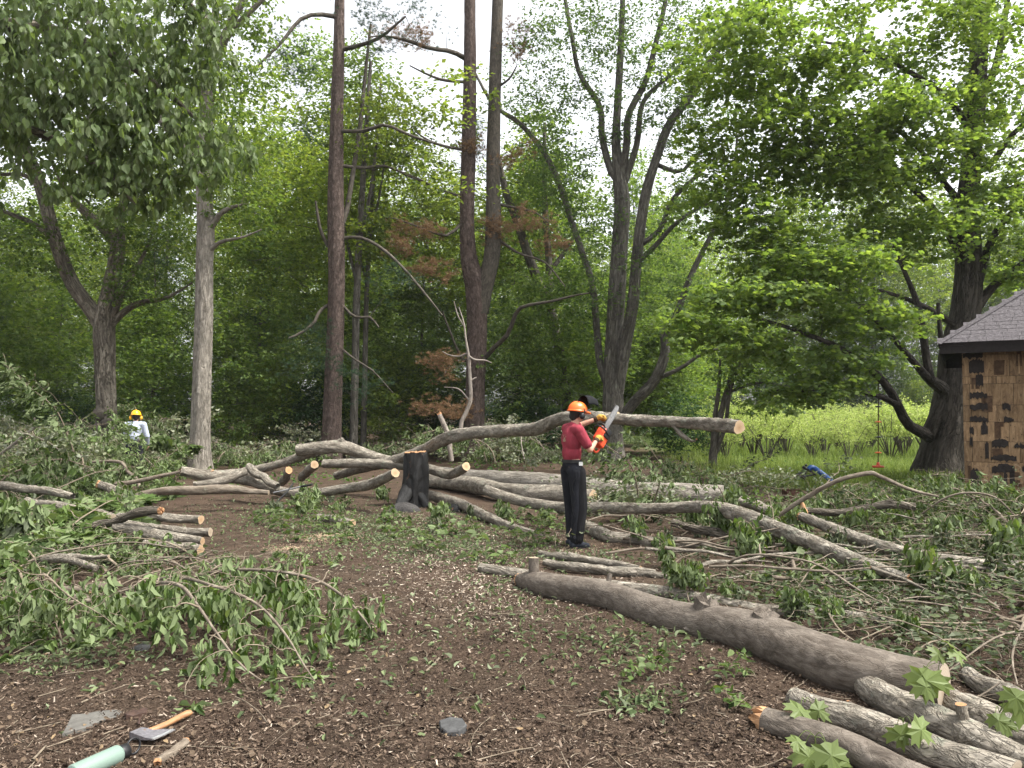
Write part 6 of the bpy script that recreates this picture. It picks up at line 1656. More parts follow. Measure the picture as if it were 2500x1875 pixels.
mb = MB(); mb.add(V.reshape(-1, 3), [q], bk.reshape(-1, 3)); 
for kk in (0, 25):
    ring = V[kk] if kk else V[kk][::-1]; vs, fs, b3 = disc(ring); mb.add(vs, fs, b3)
mb.build('handle', M['handle'], hat, hat.location)
# head: outline in the (toward edge, along handle) plane, thick at the poll and thin at the edge
e_dir = sideh if (sideh @ np.array((.3, -1, 0))) > 0 else -sideh
outl = [(-.030, -.034, .012), (-.030, .020, .012), (.0, .024, .0125), (.028, .030, .008), (.050, .060, .005), (.088, .082, .002), (.094, .030, .0015), (.092, -.020, .002), (.060, -.030, .005), (.028, -.034, .009), (0, -.036, .0125)]
c0h = hx0 - dirh * .012 + np.array((0, 0, .004))
outl = [(a * 1.25, b_ * 1.25, h * 1.2) for a, b_, h in outl]
tp = [c0h + e_dir * a + dirh * b_ + np.array((0, 0, h)) for a, b_, h in outl]; bt_ = [c0h + e_dir * a + dirh * b_ - np.array((0, 0, h)) for a, b_, h in outl]
n_ = len(outl); cT = c0h + e_dir * .035 + np.array((0, 0, .0095)); cB = c0h + e_dir * .035 - np.array((0, 0, .0095))
mb = MB(); V = np.array(tp + bt_ + [cT, cB])
mb.add(V, [np.array([(i, n_ + i, n_ + (i + 1) % n_, (i + 1) % n_) for i in range(n_)]), np.array([(i, (i + 1) % n_, 2 * n_) for i in range(n_)] + [((i + 1) % n_ + n_, i + n_, 2 * n_ + 1) for i in range(n_)])])
hd_ = mb.build('head', M['steel'], hat, hat.location, smooth=False)
be = [(.076, .0775, .0036), (.0885, .0822, .0026), (.0945, .030, .0020), (.0925, -.0202, .0026), (.080, -.0235, .0042), (.083, .03, .0040)]
be = [(a * 1.25, b_ * 1.25, h * 1.25) for a, b_, h in be]
tp = [c0h + e_dir * a + dirh * b_ + np.array((0, 0, h)) for a, b_, h in be]; bt_ = [c0h + e_dir * a + dirh * b_ - np.array((0, 0, h)) for a, b_, h in be]
mb = MB(); V = np.array(tp + bt_); k = 6
mb.add(V, [np.array([(0, 1, 2, 5), (5, 2, 3, 4), (6, 11, 8, 7), (11, 10, 9, 8)] + [(i, k + i, k + (i + 1) % k, (i + 1) % k) for i in range(k)])]); mb.build('cutting_edge', M['edge'], hd_, hat.location, smooth=False)
tag(hat, 'hatchet with a curved wooden handle and grey steel head lying in the lower left', 'hatchet')
# leather sheath
p = G(328, 1752, .012); q = G(352, 1744, .012)
def slab(name, label, cat, uv, thick, mat, z=0.0, seed=0, lift=0.0):
    g2 = np.random.default_rng(seed)
    pts = np.array([G(u, v) for u, v in uv]); c = pts.mean(0); k = len(pts)
    tv = pts + np.array((0, 0, thick + lift)) + np.c_[np.zeros((k, 2)), g2.normal(0, thick * .15, k)]; bv = c + (pts - c) * 1.03 + np.array((0, 0, -.01 + lift))
    tin = c + (tv - c) * .94; tin[:, 2] = tv[:, 2] + thick * .12
    V = np.vstack([bv, tv, tin, [tin.mean(0) + np.array((0, 0, thick * .1))]])
    f4 = [(i, (i + 1) % k, k + (i + 1) % k, k + i) for i in range(k)] + [(k + i, k + (i + 1) % k, 2 * k + (i + 1) % k, 2 * k + i) for i in range(k)]
    f3 = [(2 * k + i, 2 * k + (i + 1) % k, 3 * k) for i in range(k)]
    if np.cross((pts[1] - pts[0])[:2], (pts[2] - pts[1])[:2]) < 0:
        f4 = [f[::-1] for f in f4]; f3 = [f[::-1] for f in f3]
    mb = MB(); mb.add(V, [np.array(f4), np.array(f3)])
    o = mb.build(name, mat, None, (c[0], c[1], 0), smooth=False)
    return tag(o, label, cat) if label else o
M['slate'] = plain('slate', (.10, .095, .085), .85, .2, 0, .25, 18, .4, .006)
M['slate_d'] = plain('slate_dark', (.06, .06, .06), .8, .2, 0, .3, 25, .4, .006)
slab('flagstone', 'large flat grey flagstone half buried in dirt left of the hatchet', 'stone', [(152, 1798), (165, 1775), (176, 1750), (205, 1747), (240, 1742), (285, 1738), (300, 1744), (285, 1756), (245, 1765), (228, 1776), (212, 1782), (180, 1790)], .012, M['slate'], seed=1)
slab('flagstone', 'flat grey stone behind the leather sheath', 'stone', [(296, 1744), (320, 1739), (362, 1735), (360, 1746), (330, 1752), (300, 1752)], .010, M['slate'], seed=2)
sh = slab('axe_sheath', 'dark brown leather hatchet sheath lying on the flat stone', 'sheath', [(303, 1760), (308, 1752), (325, 1748), (338, 1750), (350, 1742), (360, 1744), (359, 1751), (342, 1757), (325, 1762), (308, 1765)], .02, M['leather'], seed=3, lift=.013)
mb = MB(); a_ = G(336, 1748, .045); b_ = G(341, 1762, .035)
tubes(mb, np.linspace(a_ + np.array((0, .03, -.02)), b_ + np.array((0, -.01, -.01)), 6)[None] + np.array([0, 0, 1])[None, None] * (np.sin(np.linspace(0, np.pi, 6)) * .012)[None, :, None], np.full((1, 6), .006), 8, caps=True)
mb.build('strap', M['leather'], sh, sh.location)
slab('stone', 'small grey green stone chip on the dirt left of the drooping bough', 'stone', [(322, 1592), (335, 1585), (360, 1582), (369, 1588), (360, 1596), (335, 1599)], .03, M['slate_d'], seed=4)
slab('stone', 'grey slab poking from the dirt in the centre foreground', 'stone', [(1075, 1800), (1072, 1780), (1100, 1775), (1130, 1782), (1140, 1800), (1120, 1812), (1090, 1812)], .05, M['slate_d'], seed=5)
slab('stone', 'flat grey stone under the drooping leaves right of the left poles', 'stone', [(515, 1527), (530, 1520), (560, 1521), (563, 1527), (540, 1532)], .03, M['slate_d'], seed=6)
log('half_rotted_stick', 'short broken orange brown stick with a grey bark end right of the bottle', 'stick', [(386, 1858, 22), (410, 1843, 22), (432, 1828, 20), (452, 1812, 18)], 'bark_stick', ('broken', 'broken'), 14, .14, 1101)
for k, (a, b_, w, lab) in enumerate([((185, 1722), (272, 1685), 5, 'thin pale stick on the dirt above the flagstone'), ((80, 1855), (112, 1820), 6, 'thin pale stick left of the bottle'), ((880, 1540), (960, 1525), 6, 'straight grey stick in the middle of the clearing'),
                                     ((1580, 1640), (1740, 1700), 6, 'long thin stick slanting over the dirt before the big trunk'), ((1545, 1790), (1600, 1735), 5, 'bent pale twig beside the green tuft in the right foreground'), ((1040, 1640), (1080, 1600), 6, 'short stick in the centre of the dirt')]):
    m_ = ((a[0] + b_[0]) / 2 + 4, (a[1] + b_[1]) / 2 - 4)
    log('thin_stick', lab, 'stick', [(*a, w), (*m_, w), (*b_, w * .6)], 'twig', (None, None), 7, .08, 1110 + k, lift=.008)
# loppers left on the logs
lp = empty('loppers', P(690, 1200, 13.2))
def bar(a, b_, r, mat, nm, par=None, seg=10):
    mb = MB(); tubes(mb, np.linspace(a, b_, 6)[None], np.full((1, 6), r), seg, caps=True); return mb.build(nm, M[mat], par or lp, lp.location)
M['grey_metal'] = plain('grey_tube', (.30, .30, .31), .4, .5, .5, .1)
bar(P(658, 1243, 12.9), P(702, 1200, 13.1), .016, 'black', 'handle'); bar(P(668, 1203, 13.2), P(735, 1188, 13.1), .013, 'grey_metal', 'handle')
bar(P(735, 1188, 13.1), P(762, 1183, 13.0), .018, 'black', 'grip'); bar(P(702, 1200, 13.1), P(716, 1180, 13.2), .012, 'black', 'blade')
tag(lp, 'loppers with a grey tube and a black arm leaning on the left logs', 'tool')

# fresh maple sprigs lying on the lower right logs
def maple_sprig(label, u, v, z, spec, seed):
    g2 = np.random.default_rng(seed); p = G(u, v, z); root = empty('maple_sprig', p)
    for (du, dv, sz, down) in spec:
        q = P(u + du, v + dv, p[1] + g2.uniform(-.05, .02))
        tt = np.linspace(0, 1, 6)[:, None]
        mb = MB(); tubes(mb, (p * (1 - tt) + q * tt + np.array((0, 0, .03)) * np.sin(tt * np.pi))[None], np.full((1, 6), .0016), 5); mb.build('leaf_stalk', M['leaf_fresh'], root, p)
        ax = np.array([(g2.normal(0, .5), -.6 + g2.normal(0, .2), -down)]); nm = np.array([(g2.normal(0, .3), -.7, .9)])
        mb = MB(); leaves(mb, q[None], ax, nm, np.array([sz]), MAPLE, g2, .1); mb.build('leaf', M['leaf_fresh'], root, p, smooth=False)
    tag(root, label, 'leaves')
maple_sprig('two broad maple leaves hanging over the end of the big foreground trunk', 2300, 1620, .38, [(-40, 10, .17, 1.3), (-10, 20, .15, 1.5), (-55, 35, .13, 1.0)], 1201)
maple_sprig('young maple leaves sticking up above the end of the big trunk', 2320, 1590, .42, [(-25, 0, .09, .2), (10, -5, .10, .3), (-5, -18, .07, -.4)], 1202)
maple_sprig('bright maple leaf pair on the tip of the middle lower right log', 1965, 1715, .16, [(-10, 5, .13, .3), (15, 5, .12, .5)], 1203)
maple_sprig('maple leaf cluster hanging between two lower right logs', 2205, 1765, .20, [(-15, 5, .12, .9), (20, 0, .13, .7), (0, 8, .09, .6)], 1204)
maple_sprig('large maple leaf cluster at the bottom edge before the lower right logs', 1990, 1800, .16, [(-25, 20, .14, .8), (25, 10, .17, .7), (0, 40, .16, 1.0), (40, 45, .13, 1.0), (-40, 0, .09, .2), (5, 70, .14, 1.0)], 1205)
maple_sprig('maple leaves hanging at the right edge over the log pile', 2440, 1740, .24, [(-10, 0, .10, .8), (15, 10, .10, 1.0), (40, -60, .12, 1.3), (55, -30, .13, 1.4)], 1206)
for k, (rows, lab) in enumerate([([(2085, 1595, 9, 4.75), (2140, 1615, 10, 4.68), (2170, 1660, 10, 4.55), (2205, 1700, 12, 4.42), (2220, 1712, 12, 4.38)], 'gnarled twig lying along the top of the lower right log'), ([(2395, 1795, 4, 4.05), (2350, 1770, 6, 4.1), (2305, 1765, 6, 4.15), (2310, 1730, 5, 4.15), (2390, 1700, 5, 4.2), (2440, 1668, 4, 4.2)], 'thin crooked twig arching over the lower right logs'), ([(2050, 1832, 4, 3.95), (2100, 1830, 5, 3.95), (2170, 1855, 5, 3.85), (2230, 1880, 4, 3.8)], 'thin twig lying across the nearest lower right log')]):
    log('crooked_twig', lab, 'twig', rows, 'bark_stick', (None, None), 8, .08, 1220 + k)
# ================================================================== people
def blob(name, prims, mat, parent, voxel=.012, smooth=4, link=True):
    """one continuous surface from tapered capsules ('c', p0, r0, p1, r1[, flat axis scale]) and ellipsoids ('e', c, radii, euler)"""
    bm = bmesh.new()
    for pr in prims:
        if pr[0] == 'e':
            _, c, r, eu = pr
            m = Matrix.Translation(Vector(c)) @ Matrix.Rotation(eu[2], 4, 'Z') @ Matrix.Rotation(eu[1], 4, 'Y') @ Matrix.Rotation(eu[0], 4, 'X') @ Matrix.Diagonal((*r, 1))
            bmesh.ops.create_uvsphere(bm, u_segments=20, v_segments=12, radius=1.0, matrix=m)
        else:
            _, p0, r0, p1, r1 = pr[:5]
            p0, p1 = Vector(p0), Vector(p1)
            n = max(2, int((p1 - p0).length / (.35 * min(r0, r1))) + 1)
            for i in range(n + 1):
                t = i / n; c = p0.lerp(p1, t); r = r0 + (r1 - r0) * t
                bmesh.ops.create_icosphere(bm, subdivisions=2, radius=r, matrix=Matrix.Translation(c))
    me = bpy.data.meshes.new(name); bm.to_mesh(me); bm.free()
    o = bpy.data.objects.new(name, me); C.objects.link(o)
    md = o.modifiers.new('r', 'REMESH'); md.mode = 'VOXEL'; md.voxel_size = voxel; md.use_smooth_shade = True
    if smooth:
        ms = o.modifiers.new('s', 'SMOOTH'); ms.iterations = smooth; ms.factor = .5
    dg = bpy.context.evaluated_depsgraph_get()
    me2 = bpy.data.meshes.new_from_object(o.evaluated_get(dg))
    bpy.data.objects.remove(o); bpy.data.meshes.remove(me)
    me2.name = name
    me2.materials.clear(); me2.materials.append(mat)
    me2.polygons.foreach_set('use_smooth', np.ones(len(me2.polygons), dtype=bool))
    return obj(name, me2, parent)

def cloth_mat(name, col, var=.2, wr=26, bstr=.5, emblem=False, stripe=None):
    m, nt, b = new_mat(name)
    tc = nt.nodes.new('ShaderNodeTexCoord'); oc = tc.outputs['Object']
    n1 = noise(nt, vmap(nt, oc, (1, 1, .45)), wr * .35, 4, .55, 1.2)
    n2 = noise(nt, oc, 240, 2)
    c = ramp(nt, n1, [(.3, tuple(x * (1 - var) for x in col)), (.7, tuple(x * (1 + var) for x in col))]).outputs[0]
    if stripe:
        sx = nt.nodes.new('ShaderNodeSeparateXYZ'); nt.links.new(oc, sx.inputs[0])
        st = math_n(nt, 'SINE', math_n(nt, 'MULTIPLY', sx.outputs[1], 300.0))
        c = mixc(nt, ramp(nt, st, [(.45, (0, 0, 0)), (.55, (1, 1, 1))]).outputs[0], c, stripe)
    if emblem:
        sx = nt.nodes.new('ShaderNodeSeparateXYZ'); nt.links.new(oc, sx.inputs[0])
        def band(s_, lo, hi):
            a = math_n(nt, 'GREATER_THAN', s_, lo); d = math_n(nt, 'LESS_THAN', s_, hi); return math_n(nt, 'MULTIPLY', a, d)
        mk = math_n(nt, 'MULTIPLY', band(sx.outputs[2], 1.30, 1.385), band(sx.outputs[1], -.055, .06))
        mk = math_n(nt, 'MULTIPLY', mk, math_n(nt, 'LESS_THAN', sx.outputs[0], -.05))
        mk = math_n(nt, 'MULTIPLY', mk, ramp(nt, noise(nt, oc, 38, 2), [(.48, (0, 0, 0)), (.56, (.75, .75, .75))]).outputs[0])
        c = mixc(nt, mk, c, (.30, .27, .17))
    nt.links.new(c, b.inputs['Base Color']); b.inputs['Roughness'].default_value = .9; b.inputs['Specular IOR Level'].default_value = .15
    bump(nt, math_n(nt, 'ADD', n1, math_n(nt, 'MULTIPLY', n2, .06)), bstr, .03, b)
    return m
M['skin'] = plain('skin', (.42, .235, .165), .55, .3, 0, .1, 25)
M['skin'].node_tree.nodes['Principled BSDF'].inputs['Subsurface Weight'].default_value = .08
M['hair'] = plain('dark_hair', (.014, .010, .008), .6, .3, 0, .4, 120, .5, .004)
M['shirt_red'] = cloth_mat('red_tshirt', (.235, .035, .050), .22, 24, .6, True)
M['jeans'] = cloth_mat('dark_trousers', (.016, .017, .021), .4, 22, .8)
M['chaps'] = cloth_mat('black_chaps', (.008, .008, .009), .4, 20, .6)
M['shoe'] = cloth_mat('dark_shoe', (.022, .025, .032), .3, 50, .3)
M['glove'] = cloth_mat('yellow_glove', (.42, .25, .055), .3, 60, .5)
M['cuff'] = cloth_mat('dark_cuff', (.05, .03, .02), .3, 60, .3)
M['helmet_o'] = plain('orange_helmet', (.80, .13, .015), .32, .5, 0, .05, 20)
M['helmet_y'] = plain('yellow_helmet', (.85, .42, .01), .35, .5, 0, .05, 20)
M['shirt_blue'] = cloth_mat('pale_blue_shirt', (.40, .43, .50), .12, 24, .7, False, (.31, .35, .45))
M['white_tag'] = plain('white_label', (.6, .6, .58), .8, .1, 0, .1)

def mini_hand(side, wrist, palm, curl_to, scale=1.0):
    """palm and five fingers closing on a grip; wrist, palm and curl_to are points, fingers curl from palm toward curl_to"""
    w = Vector(wrist); p = Vector(palm); cdir = (Vector(curl_to) - p)
    f = (p - w).normalized(); cd = cdir.normalized(); s = f.cross(cd).normalized()
    if side < 0: s = -s
    pr = [('c', w, .027 * scale, p, .030 * scale), ('e', p, (.040 * scale, .040 * scale, .032 * scale), (0, 0, 0))]
    for k, (off, ln) in enumerate(((-.030, .9), (-.010, 1.05), (.011, 1.0), (.030, .8))):
        a = p + f * .028 + s * off; b_ = a + f * .022 * ln + cd * .018; c_ = b_ + cd * .030 * ln - f * .004; d_ = c_ + cd * .010 * ln - f * .022 * ln
        pr += [('c', a, .0115 * scale, b_, .011 * scale), ('c', b_, .011 * scale, c_, .0105 * scale), ('c', c_, .0105 * scale, d_, .0095 * scale)]
    a = p - s * .030; b_ = a - s * .018 + cd * .022; c_ = b_ + cd * .022 + f * .016
    pr += [('c', a, .014 * scale, b_, .012 * scale), ('c', b_, .012 * scale, c_, .011 * scale)]
    return pr

def person(label, loc, rz, J, shirt, gloves, helmet, visor, muff, long_sleeve=False, chaps=True, tilt=0.0):
    root = empty('person', loc, rz)
    H = Vector(J['head']); N0 = Vector(J['neck'])
    fwd = Vector(J.get('look', (1, 0, 0))).normalized()
    left = Vector((0, 0, 1)).cross(fwd).normalized()
    # body: one continuous skin
    sh = {s: Vector(J['sh' + s]) for s in 'RL'}; el = {s: Vector(J['el' + s]) for s in 'RL'}; wr = {s: Vector(J['wr' + s]) for s in 'RL'}; hd = {s: Vector(J['hd' + s]) for s in 'RL'}
    hip = {s: Vector(J['hip' + s]) for s in 'RL'}; kn = {s: Vector(J['kn' + s]) for s in 'RL'}; an = {s: Vector(J['an' + s]) for s in 'RL'}; toe = {s: Vector(J['toe' + s]) for s in 'RL'}
    ch, wa = Vector(J['chest']), Vector(J['waist'])
    az = math.atan2(fwd.y, fwd.x)
    pr = [('e', H, (.092, .073, .112), (0, 0, az)), ('e', H + fwd * .022 + Vector((0, 0, -.052)), (.064, .054, .058), (0, 0, az)),
          ('e', H + fwd * .098 + Vector((0, 0, -.018)), (.018, .011, .020), (0, 0, az)), ('e', H + fwd * .088 + Vector((0, 0, -.066)), (.010, .024, .007), (0, 0, az)),
          ('e', H + left * .075 + Vector((0, 0, -.01)), (.018, .010, .030), (0, 0, az)), ('e', H - left * .075 + Vector((0, 0, -.01)), (.018, .010, .030), (0, 0, az)),
          ('c', N0, .056, H + Vector((0, 0, -.05)) - fwd * .012, .050),
          ('e', ch, (.098, .150, .165), (0, 0, 0)), ('e', wa, (.088, .125, .14), (0, 0, 0)), ('c', ch, .10, wa, .095), ('c', N0 + Vector((0, 0, -.05)), .07, ch, .10)]
    for s in 'RL':
        pr += [('c', ch + (sh[s] - ch) * .55 + Vector((0, 0, .06)), .06, sh[s], .055), ('c', sh[s], .052, el[s], .040), ('c', el[s], .041, wr[s], .026)]
        pr += [('c', hip[s], .088, kn[s], .056), ('c', kn[s], .057, an[s], .036), ('c', an[s], .034, an[s].lerp(toe[s], .45), .024), ('c', wa, .10, hip[s], .095)]
        pr += mini_hand(1 if s == 'R' else -1, wr[s], hd[s], J['grip' + s])
    body = blob('body', pr, M['skin'], root, .009, 3)
    # eyes under brow: small dark sockets sit in the face
    for s in (1, -1):
        mb = MB(); V, f = lathe([(0, .007), (.008, .005), (.010, 0), (.008, -.005), (0, -.007)], 12)
        mb.add(V + np.array(H + fwd * .082 + left * (.030 * s) + Vector((0, 0, .004))), f); mb.build('eye', M['hair'], body)
    # hair below the helmet
    blob('hair', [('e', H - fwd * .022 + Vector((0, 0, .014)), (.088, .080, .105), (0, 0, az)), ('c', H - fwd * .055 + Vector((0, 0, -.03)), .052, H - fwd * .060 + Vector((0, 0, -.075)), .038)], M['hair'], root, .011, 2)
    # trousers
    pr = [('e', wa + Vector((0, 0, -.06)), (.108, .148, .10), (0, 0, 0))]
    for s in 'RL':
        pr += [('c', wa + Vector((0, 0, -.06)), .10, hip[s], .104), ('c', hip[s], .104, kn[s], .080), ('c', kn[s], .080, an[s] + Vector((0, 0, .02)), .068), ('e', an[s] + Vector((0, 0, .045)), (.078, .072, .05), (0, 0, 0))]
    tro = blob('trousers', pr, M['jeans'], root, .012, 3)
    if chaps:
        pr = []
        for s in 'RL':
            o_ = Vector((.03, .012 if s == 'L' else -.012, 0))
            pr += [('c', hip[s] + o_ + Vector((0, 0, -.01)), .098, kn[s] + o_, .086), ('c', kn[s] + o_, .086, an[s] + o_ * .7 + Vector((0, 0, .03)), .076)]
        chp = blob('chaps', pr, M['chaps'], root, .012, 3)
        for k in range(3):
            p = Vector((-.055, -.16, .80 - .27 * k)); mb = MB(); tt = np.linspace(0, 1, 7)
            tubes(mb, np.stack([-.055 - .04 * np.sin(tt * 3), np.full(7, -.175) + .02 * tt, .86 - .27 * k - .2 * tt], -1)[None], np.full((1, 7), .006), 6, caps=True); mb.build('strap', M['chaps'], chp)
        V = np.array([(-.045, -.155, 1.055), (.0, -.166, 1.055), (.0, -.169, 1.01), (-.045, -.158, 1.01)]); V = V + np.array((.05, -.012, .0)); V2 = V + np.array((0, .004, 0))
        mb = MB(); mb.add(np.vstack([V, V2]), [np.array([(0, 1, 2, 3), (4, 7, 6, 5), (0, 4, 5, 1), (1, 5, 6, 2), (2, 6, 7, 3), (3, 7, 4, 0)])]); mb.build('white_label', M['white_tag'], tro, smooth=False)
    # belt
    tt = np.linspace(0, 2 * np.pi, 30)
    mb = MB(); wz = wa.z - .005
    ringp = np.stack([wa.x + .116 * np.cos(tt), wa.y + .156 * np.sin(tt), np.full(30, wz)], -1)
    Vb = np.concatenate([ringp + np.array((0, 0, .02)), ringp - np.array((0, 0, .02))]); j = np.arange(29)
    mb.add(Vb, [np.stack([j, j + 30, j + 31, j + 1], -1)]); mb.build('belt', M['black'], root)
    # shirt
    pr = [('e', ch + Vector((-.004, 0, 0)), (.118, .172, .185), (0, 0, 0)), ('e', wa + Vector((-.004, 0, .09)), (.112, .150, .12), (0, 0, 0)), ('c', ch, .122, wa + Vector((0, 0, .05)), .118),
          ('c', N0 + Vector((-.012, 0, -.012)), .066, ch, .12)]
    for s in 'RL':
        pr += [('c', ch + (sh[s] - ch) * .5 + Vector((0, 0, .06)), .075, sh[s], .070)]
        pr += [('c', sh[s], .070, sh[s].lerp(el[s], .72), .066)] if not long_sleeve else [('c', sh[s], .070, el[s], .060), ('c', el[s], .058, el[s].lerp(wr[s], .9), .042)]
    blob('shirt', pr, M[shirt], root, .010, 3)
    # shoes
    for s in 'RL':
        a, t_ = an[s], toe[s]
        d = (t_ - a); d.z = 0; d.normalize()
        base = Vector((a.x, a.y, 0))
        so = blob('shoe', [('c', base - d * .045 + Vector((0, 0, .045)), .042, base + d * .06 + Vector((0, 0, .042)), .044), ('c', base + d * .06 + Vector((0, 0, .040)), .044, base + d * .155 + Vector((0, 0, .030)), .032), ('c', base + Vector((0, 0, .05)), .045, base + Vector((0, 0, .10)), .044)], M['shoe'], root, .008, 3)
        pts = []; kk = 18
        for i in range(kk):
            a2 = 2 * np.pi * i / kk; pts.append(base + d * (.055 + .135 * math.cos(a2)) + Vector((-d.y, d.x, 0)) * (.050 * math.sin(a2)))
        V = np.array([(p.x, p.y, .0) for p in pts] + [(p.x, p.y, .022) for p in pts] + [(base.x + d.x * .055, base.y + d.y * .055, .022)])
        i = np.arange(kk); mb = MB(); mb.add(V, [np.stack([i, (i + 1) % kk, kk + (i + 1) % kk, kk + i], -1), np.stack([kk + i, kk + (i + 1) % kk, np.full(kk, 2 * kk)], -1)]); mb.build('sole', M['black'], so, smooth=False)
    # gloves over the hands
    if gloves:
        for s in 'RL':
            pr = mini_hand(1 if s == 'R' else -1, wr[s], hd[s], J['grip' + s], 1.22)
            gl_ = blob('glove', pr, M['glove'], root, .006, 2)
            d = (hd[s] - wr[s]).normalized()
            blob('glove_cuff', [('c', wr[s] - d * .012, .034, wr[s] + d * .008, .036)], M['cuff'], gl_, .007, 1)
    # helmet
    hr = .128
    tiltm = Matrix.Rotation(az, 4, 'Z') @ Matrix.Rotation(J.get('pitch', .1), 4, 'Y')
    def HT(V): return np.array([tuple(H + Vector((0, 0, .022)) + (tiltm @ Vector(v))) for v in V])
    n1, n2 = 30, 10
    V = []
    for i in range(n2 + 1):
        ph = i / n2 * math.pi / 2
        for k in range(n1):
            a = 2 * math.pi * k / n1
            rx, ry = .133, .108
            rib = 1 + .018 * (math.cos(a * 2) ** 8) * math.sin(ph)
            V.append((rx * math.cos(a) * math.cos(ph) ** .82, ry * math.sin(a) * math.cos(ph) ** .82, .118 * math.sin(ph) ** .95 * rib + .004 * max(0, math.cos(6 * math.asin(max(-1, min(1, math.sin(a) * math.cos(ph))))))))
    i_, j_ = np.meshgrid(np.arange(n2), np.arange(n1), indexing='ij')
    q = np.stack([i_ * n1 + j_, i_ * n1 + (j_ + 1) % n1, (i_ + 1) * n1 + (j_ + 1) % n1, (i_ + 1) * n1 + j_], -1).reshape(-1, 4)
    mb = MB(); mb.add(HT(V), [q]); hel = mb.build('helmet', M[helmet], root)
    # rim and peak
    V = []
    for r_, z in ((1.0, .012), (1.07, .004), (1.09, -.010), (1.0, -.012)):
        for k in range(n1):
            a = 2 * math.pi * k / n1; pk = max(0, math.cos(a)) ** 2 * (.050 if r_ > 1 else 0)
            V.append(((.133 * r_ + pk) * math.cos(a), (.108 * r_ + pk * .4) * math.sin(a), z - pk * .25))
    i_, j_ = np.meshgrid(np.arange(3), np.arange(n1), indexing='ij')
    q = np.stack([i_ * n1 + j_, (i_ + 1) * n1 + j_, (i_ + 1) * n1 + (j_ + 1) % n1, i_ * n1 + (j_ + 1) % n1], -1).reshape(-1, 4)
    mb = MB(); mb.add(HT(V), [q]); mb.build('rim', M[helmet], hel)
    for k in range(6):       # vent slots on the crown
        for sy in (-1, 1):
            V, f = lathe([(0, .003), (.007, .002), (.009, 0), (.007, -.002), (0, -.003)], 8)
            ang = -.5 + .16 * k
            c_ = np.array((.118 * math.sin(ang) * .9, sy * (.030 + .008 * (k % 2)), .116 * math.cos(ang) + .004))
            if k < 4: mb = MB(); mb.add(HT(V + c_), f); mb.build('vent', M['black'], hel)
    for sy in (-1, 1):       # ear muffs
        V, f = lathe([(0, .028), (.026, .027), (.036, .016), (.038, 0), (.036, -.012), (.030, -.018), (0, -.018)], 18)
        V = V[:, [0, 2, 1]] * np.array((.92, sy, 1.15)) + np.array((-.005, sy * .108, -.062))
        if sy > 0: f = [x[:, ::-1] for x in f]
        mb = MB(); mb.add(HT(V), f); mo = mb.build('ear_muff', M[muff], hel)
        mb = MB(); tt = np.linspace(0, 1, 8)
        arm = np.stack([-.005 + .012 * np.sin(tt * 3), sy * (.128 + .006 * np.sin(tt * 3)), -.055 + .085 * tt], -1)
        tubes(mb, HT(arm)[None], np.full((1, 8), .008), 8, caps=True); mb.build('muff_arm', M['black'], mo)
    if visor:
        V = []; nu, nv = 17, 8
        for sh_ in (1.0, .975):
            for i in range(nv):
                for k in range(nu):
                    a = R(-78 + 156 * k / (nu - 1)); t = i / (nv - 1)
                    rr = (.150 - .012 * t) * sh_
                    # bowl-shaped mesh visor swung up in front of the helmet
                    loc_ = Vector((rr * math.cos(a) + .02 * math.sin(t * 3), rr * .86 * math.sin(a) * (1 - .18 * t), -.03 - .185 * t))
                    m2 = Matrix.Translation((.035, 0, .055)) @ Matrix.Rotation(R(-88), 4, 'Y')
                    V.append(tuple(m2 @ loc_))
        i_, j_ = np.meshgrid(np.arange(nv - 1), np.arange(nu - 1), indexing='ij'); a_ = i_ * nu + j_
        q = np.stack([a_, a_ + 1, a_ + nu + 1, a_ + nu], -1).reshape(-1, 4); off = nu * nv
        edge = []
        for k in range(nu - 1): edge += [(k, off + k, off + k + 1, k + 1), ((nv - 1) * nu + k, (nv - 1) * nu + k + 1, off + (nv - 1) * nu + k + 1, off + (nv - 1) * nu + k)]
        for i in range(nv - 1): edge += [(i * nu, (i + 1) * nu, off + (i + 1) * nu, off + i * nu), (i * nu + nu - 1, off + i * nu + nu - 1, off + (i + 1) * nu + nu - 1, (i + 1) * nu + nu - 1)]
        mb = MB(); mb.add(HT(V), [q, q[:, ::-1] + off, np.array(edge)]); vz = mb.build('visor', M['visor'], hel)
        for sy in (-1, 1):
            mb = MB(); tubes(mb, HT(np.linspace((.02, sy * .118, -.005), (.14, sy * .095, .045), 5))[None], np.full((1, 5), .006), 8, caps=True); mb.build('visor_arm', M['black'], vz)
    root.scale = (.975, .975, .975)
    tag(root, label, 'person')
    return root
M['visor'] = plain('visor_mesh', (.010, .0105, .012), .8, .1, 0, .3, 300)

fp = G(1397, 1340)
FA = R(25)
J1 = dict(head=(.085, 0, 1.655), neck=(.03, 0, 1.50), chest=(.0, 0, 1.32), waist=(.0, 0, 1.065), look=(1, .12, 0), pitch=.10,
          shR=(-.005, -.185, 1.445), elR=(.115, -.245, 1.205), wrR=(.255, -.165, 1.315), hdR=(.305, -.135, 1.345), gripR=(.33, -.10, 1.31),
          shL=(.03, .185, 1.455), elL=(.25, .215, 1.50), wrL=(.425, .125, 1.575), hdL=(.475, .10, 1.60), gripL=(.49, .07, 1.56),
          hipR=(0, -.092, .93), knR=(.03, -.10, .50), anR=(-.01, -.105, .085), toeR=(.15, -.13, .035), hipL=(0, .092, .93), knL=(.035, .10, .50), anL=(.05, .105, .085), toeL=(.21, .13, .035))
sawyer = person('person in red t-shirt, black chaps and orange helmet sawing the raised log', (fp[0], fp[1], float(gz(fp[0], fp[1]))), FA, J1, 'shirt_red', True, 'helmet_o', True, 'black')
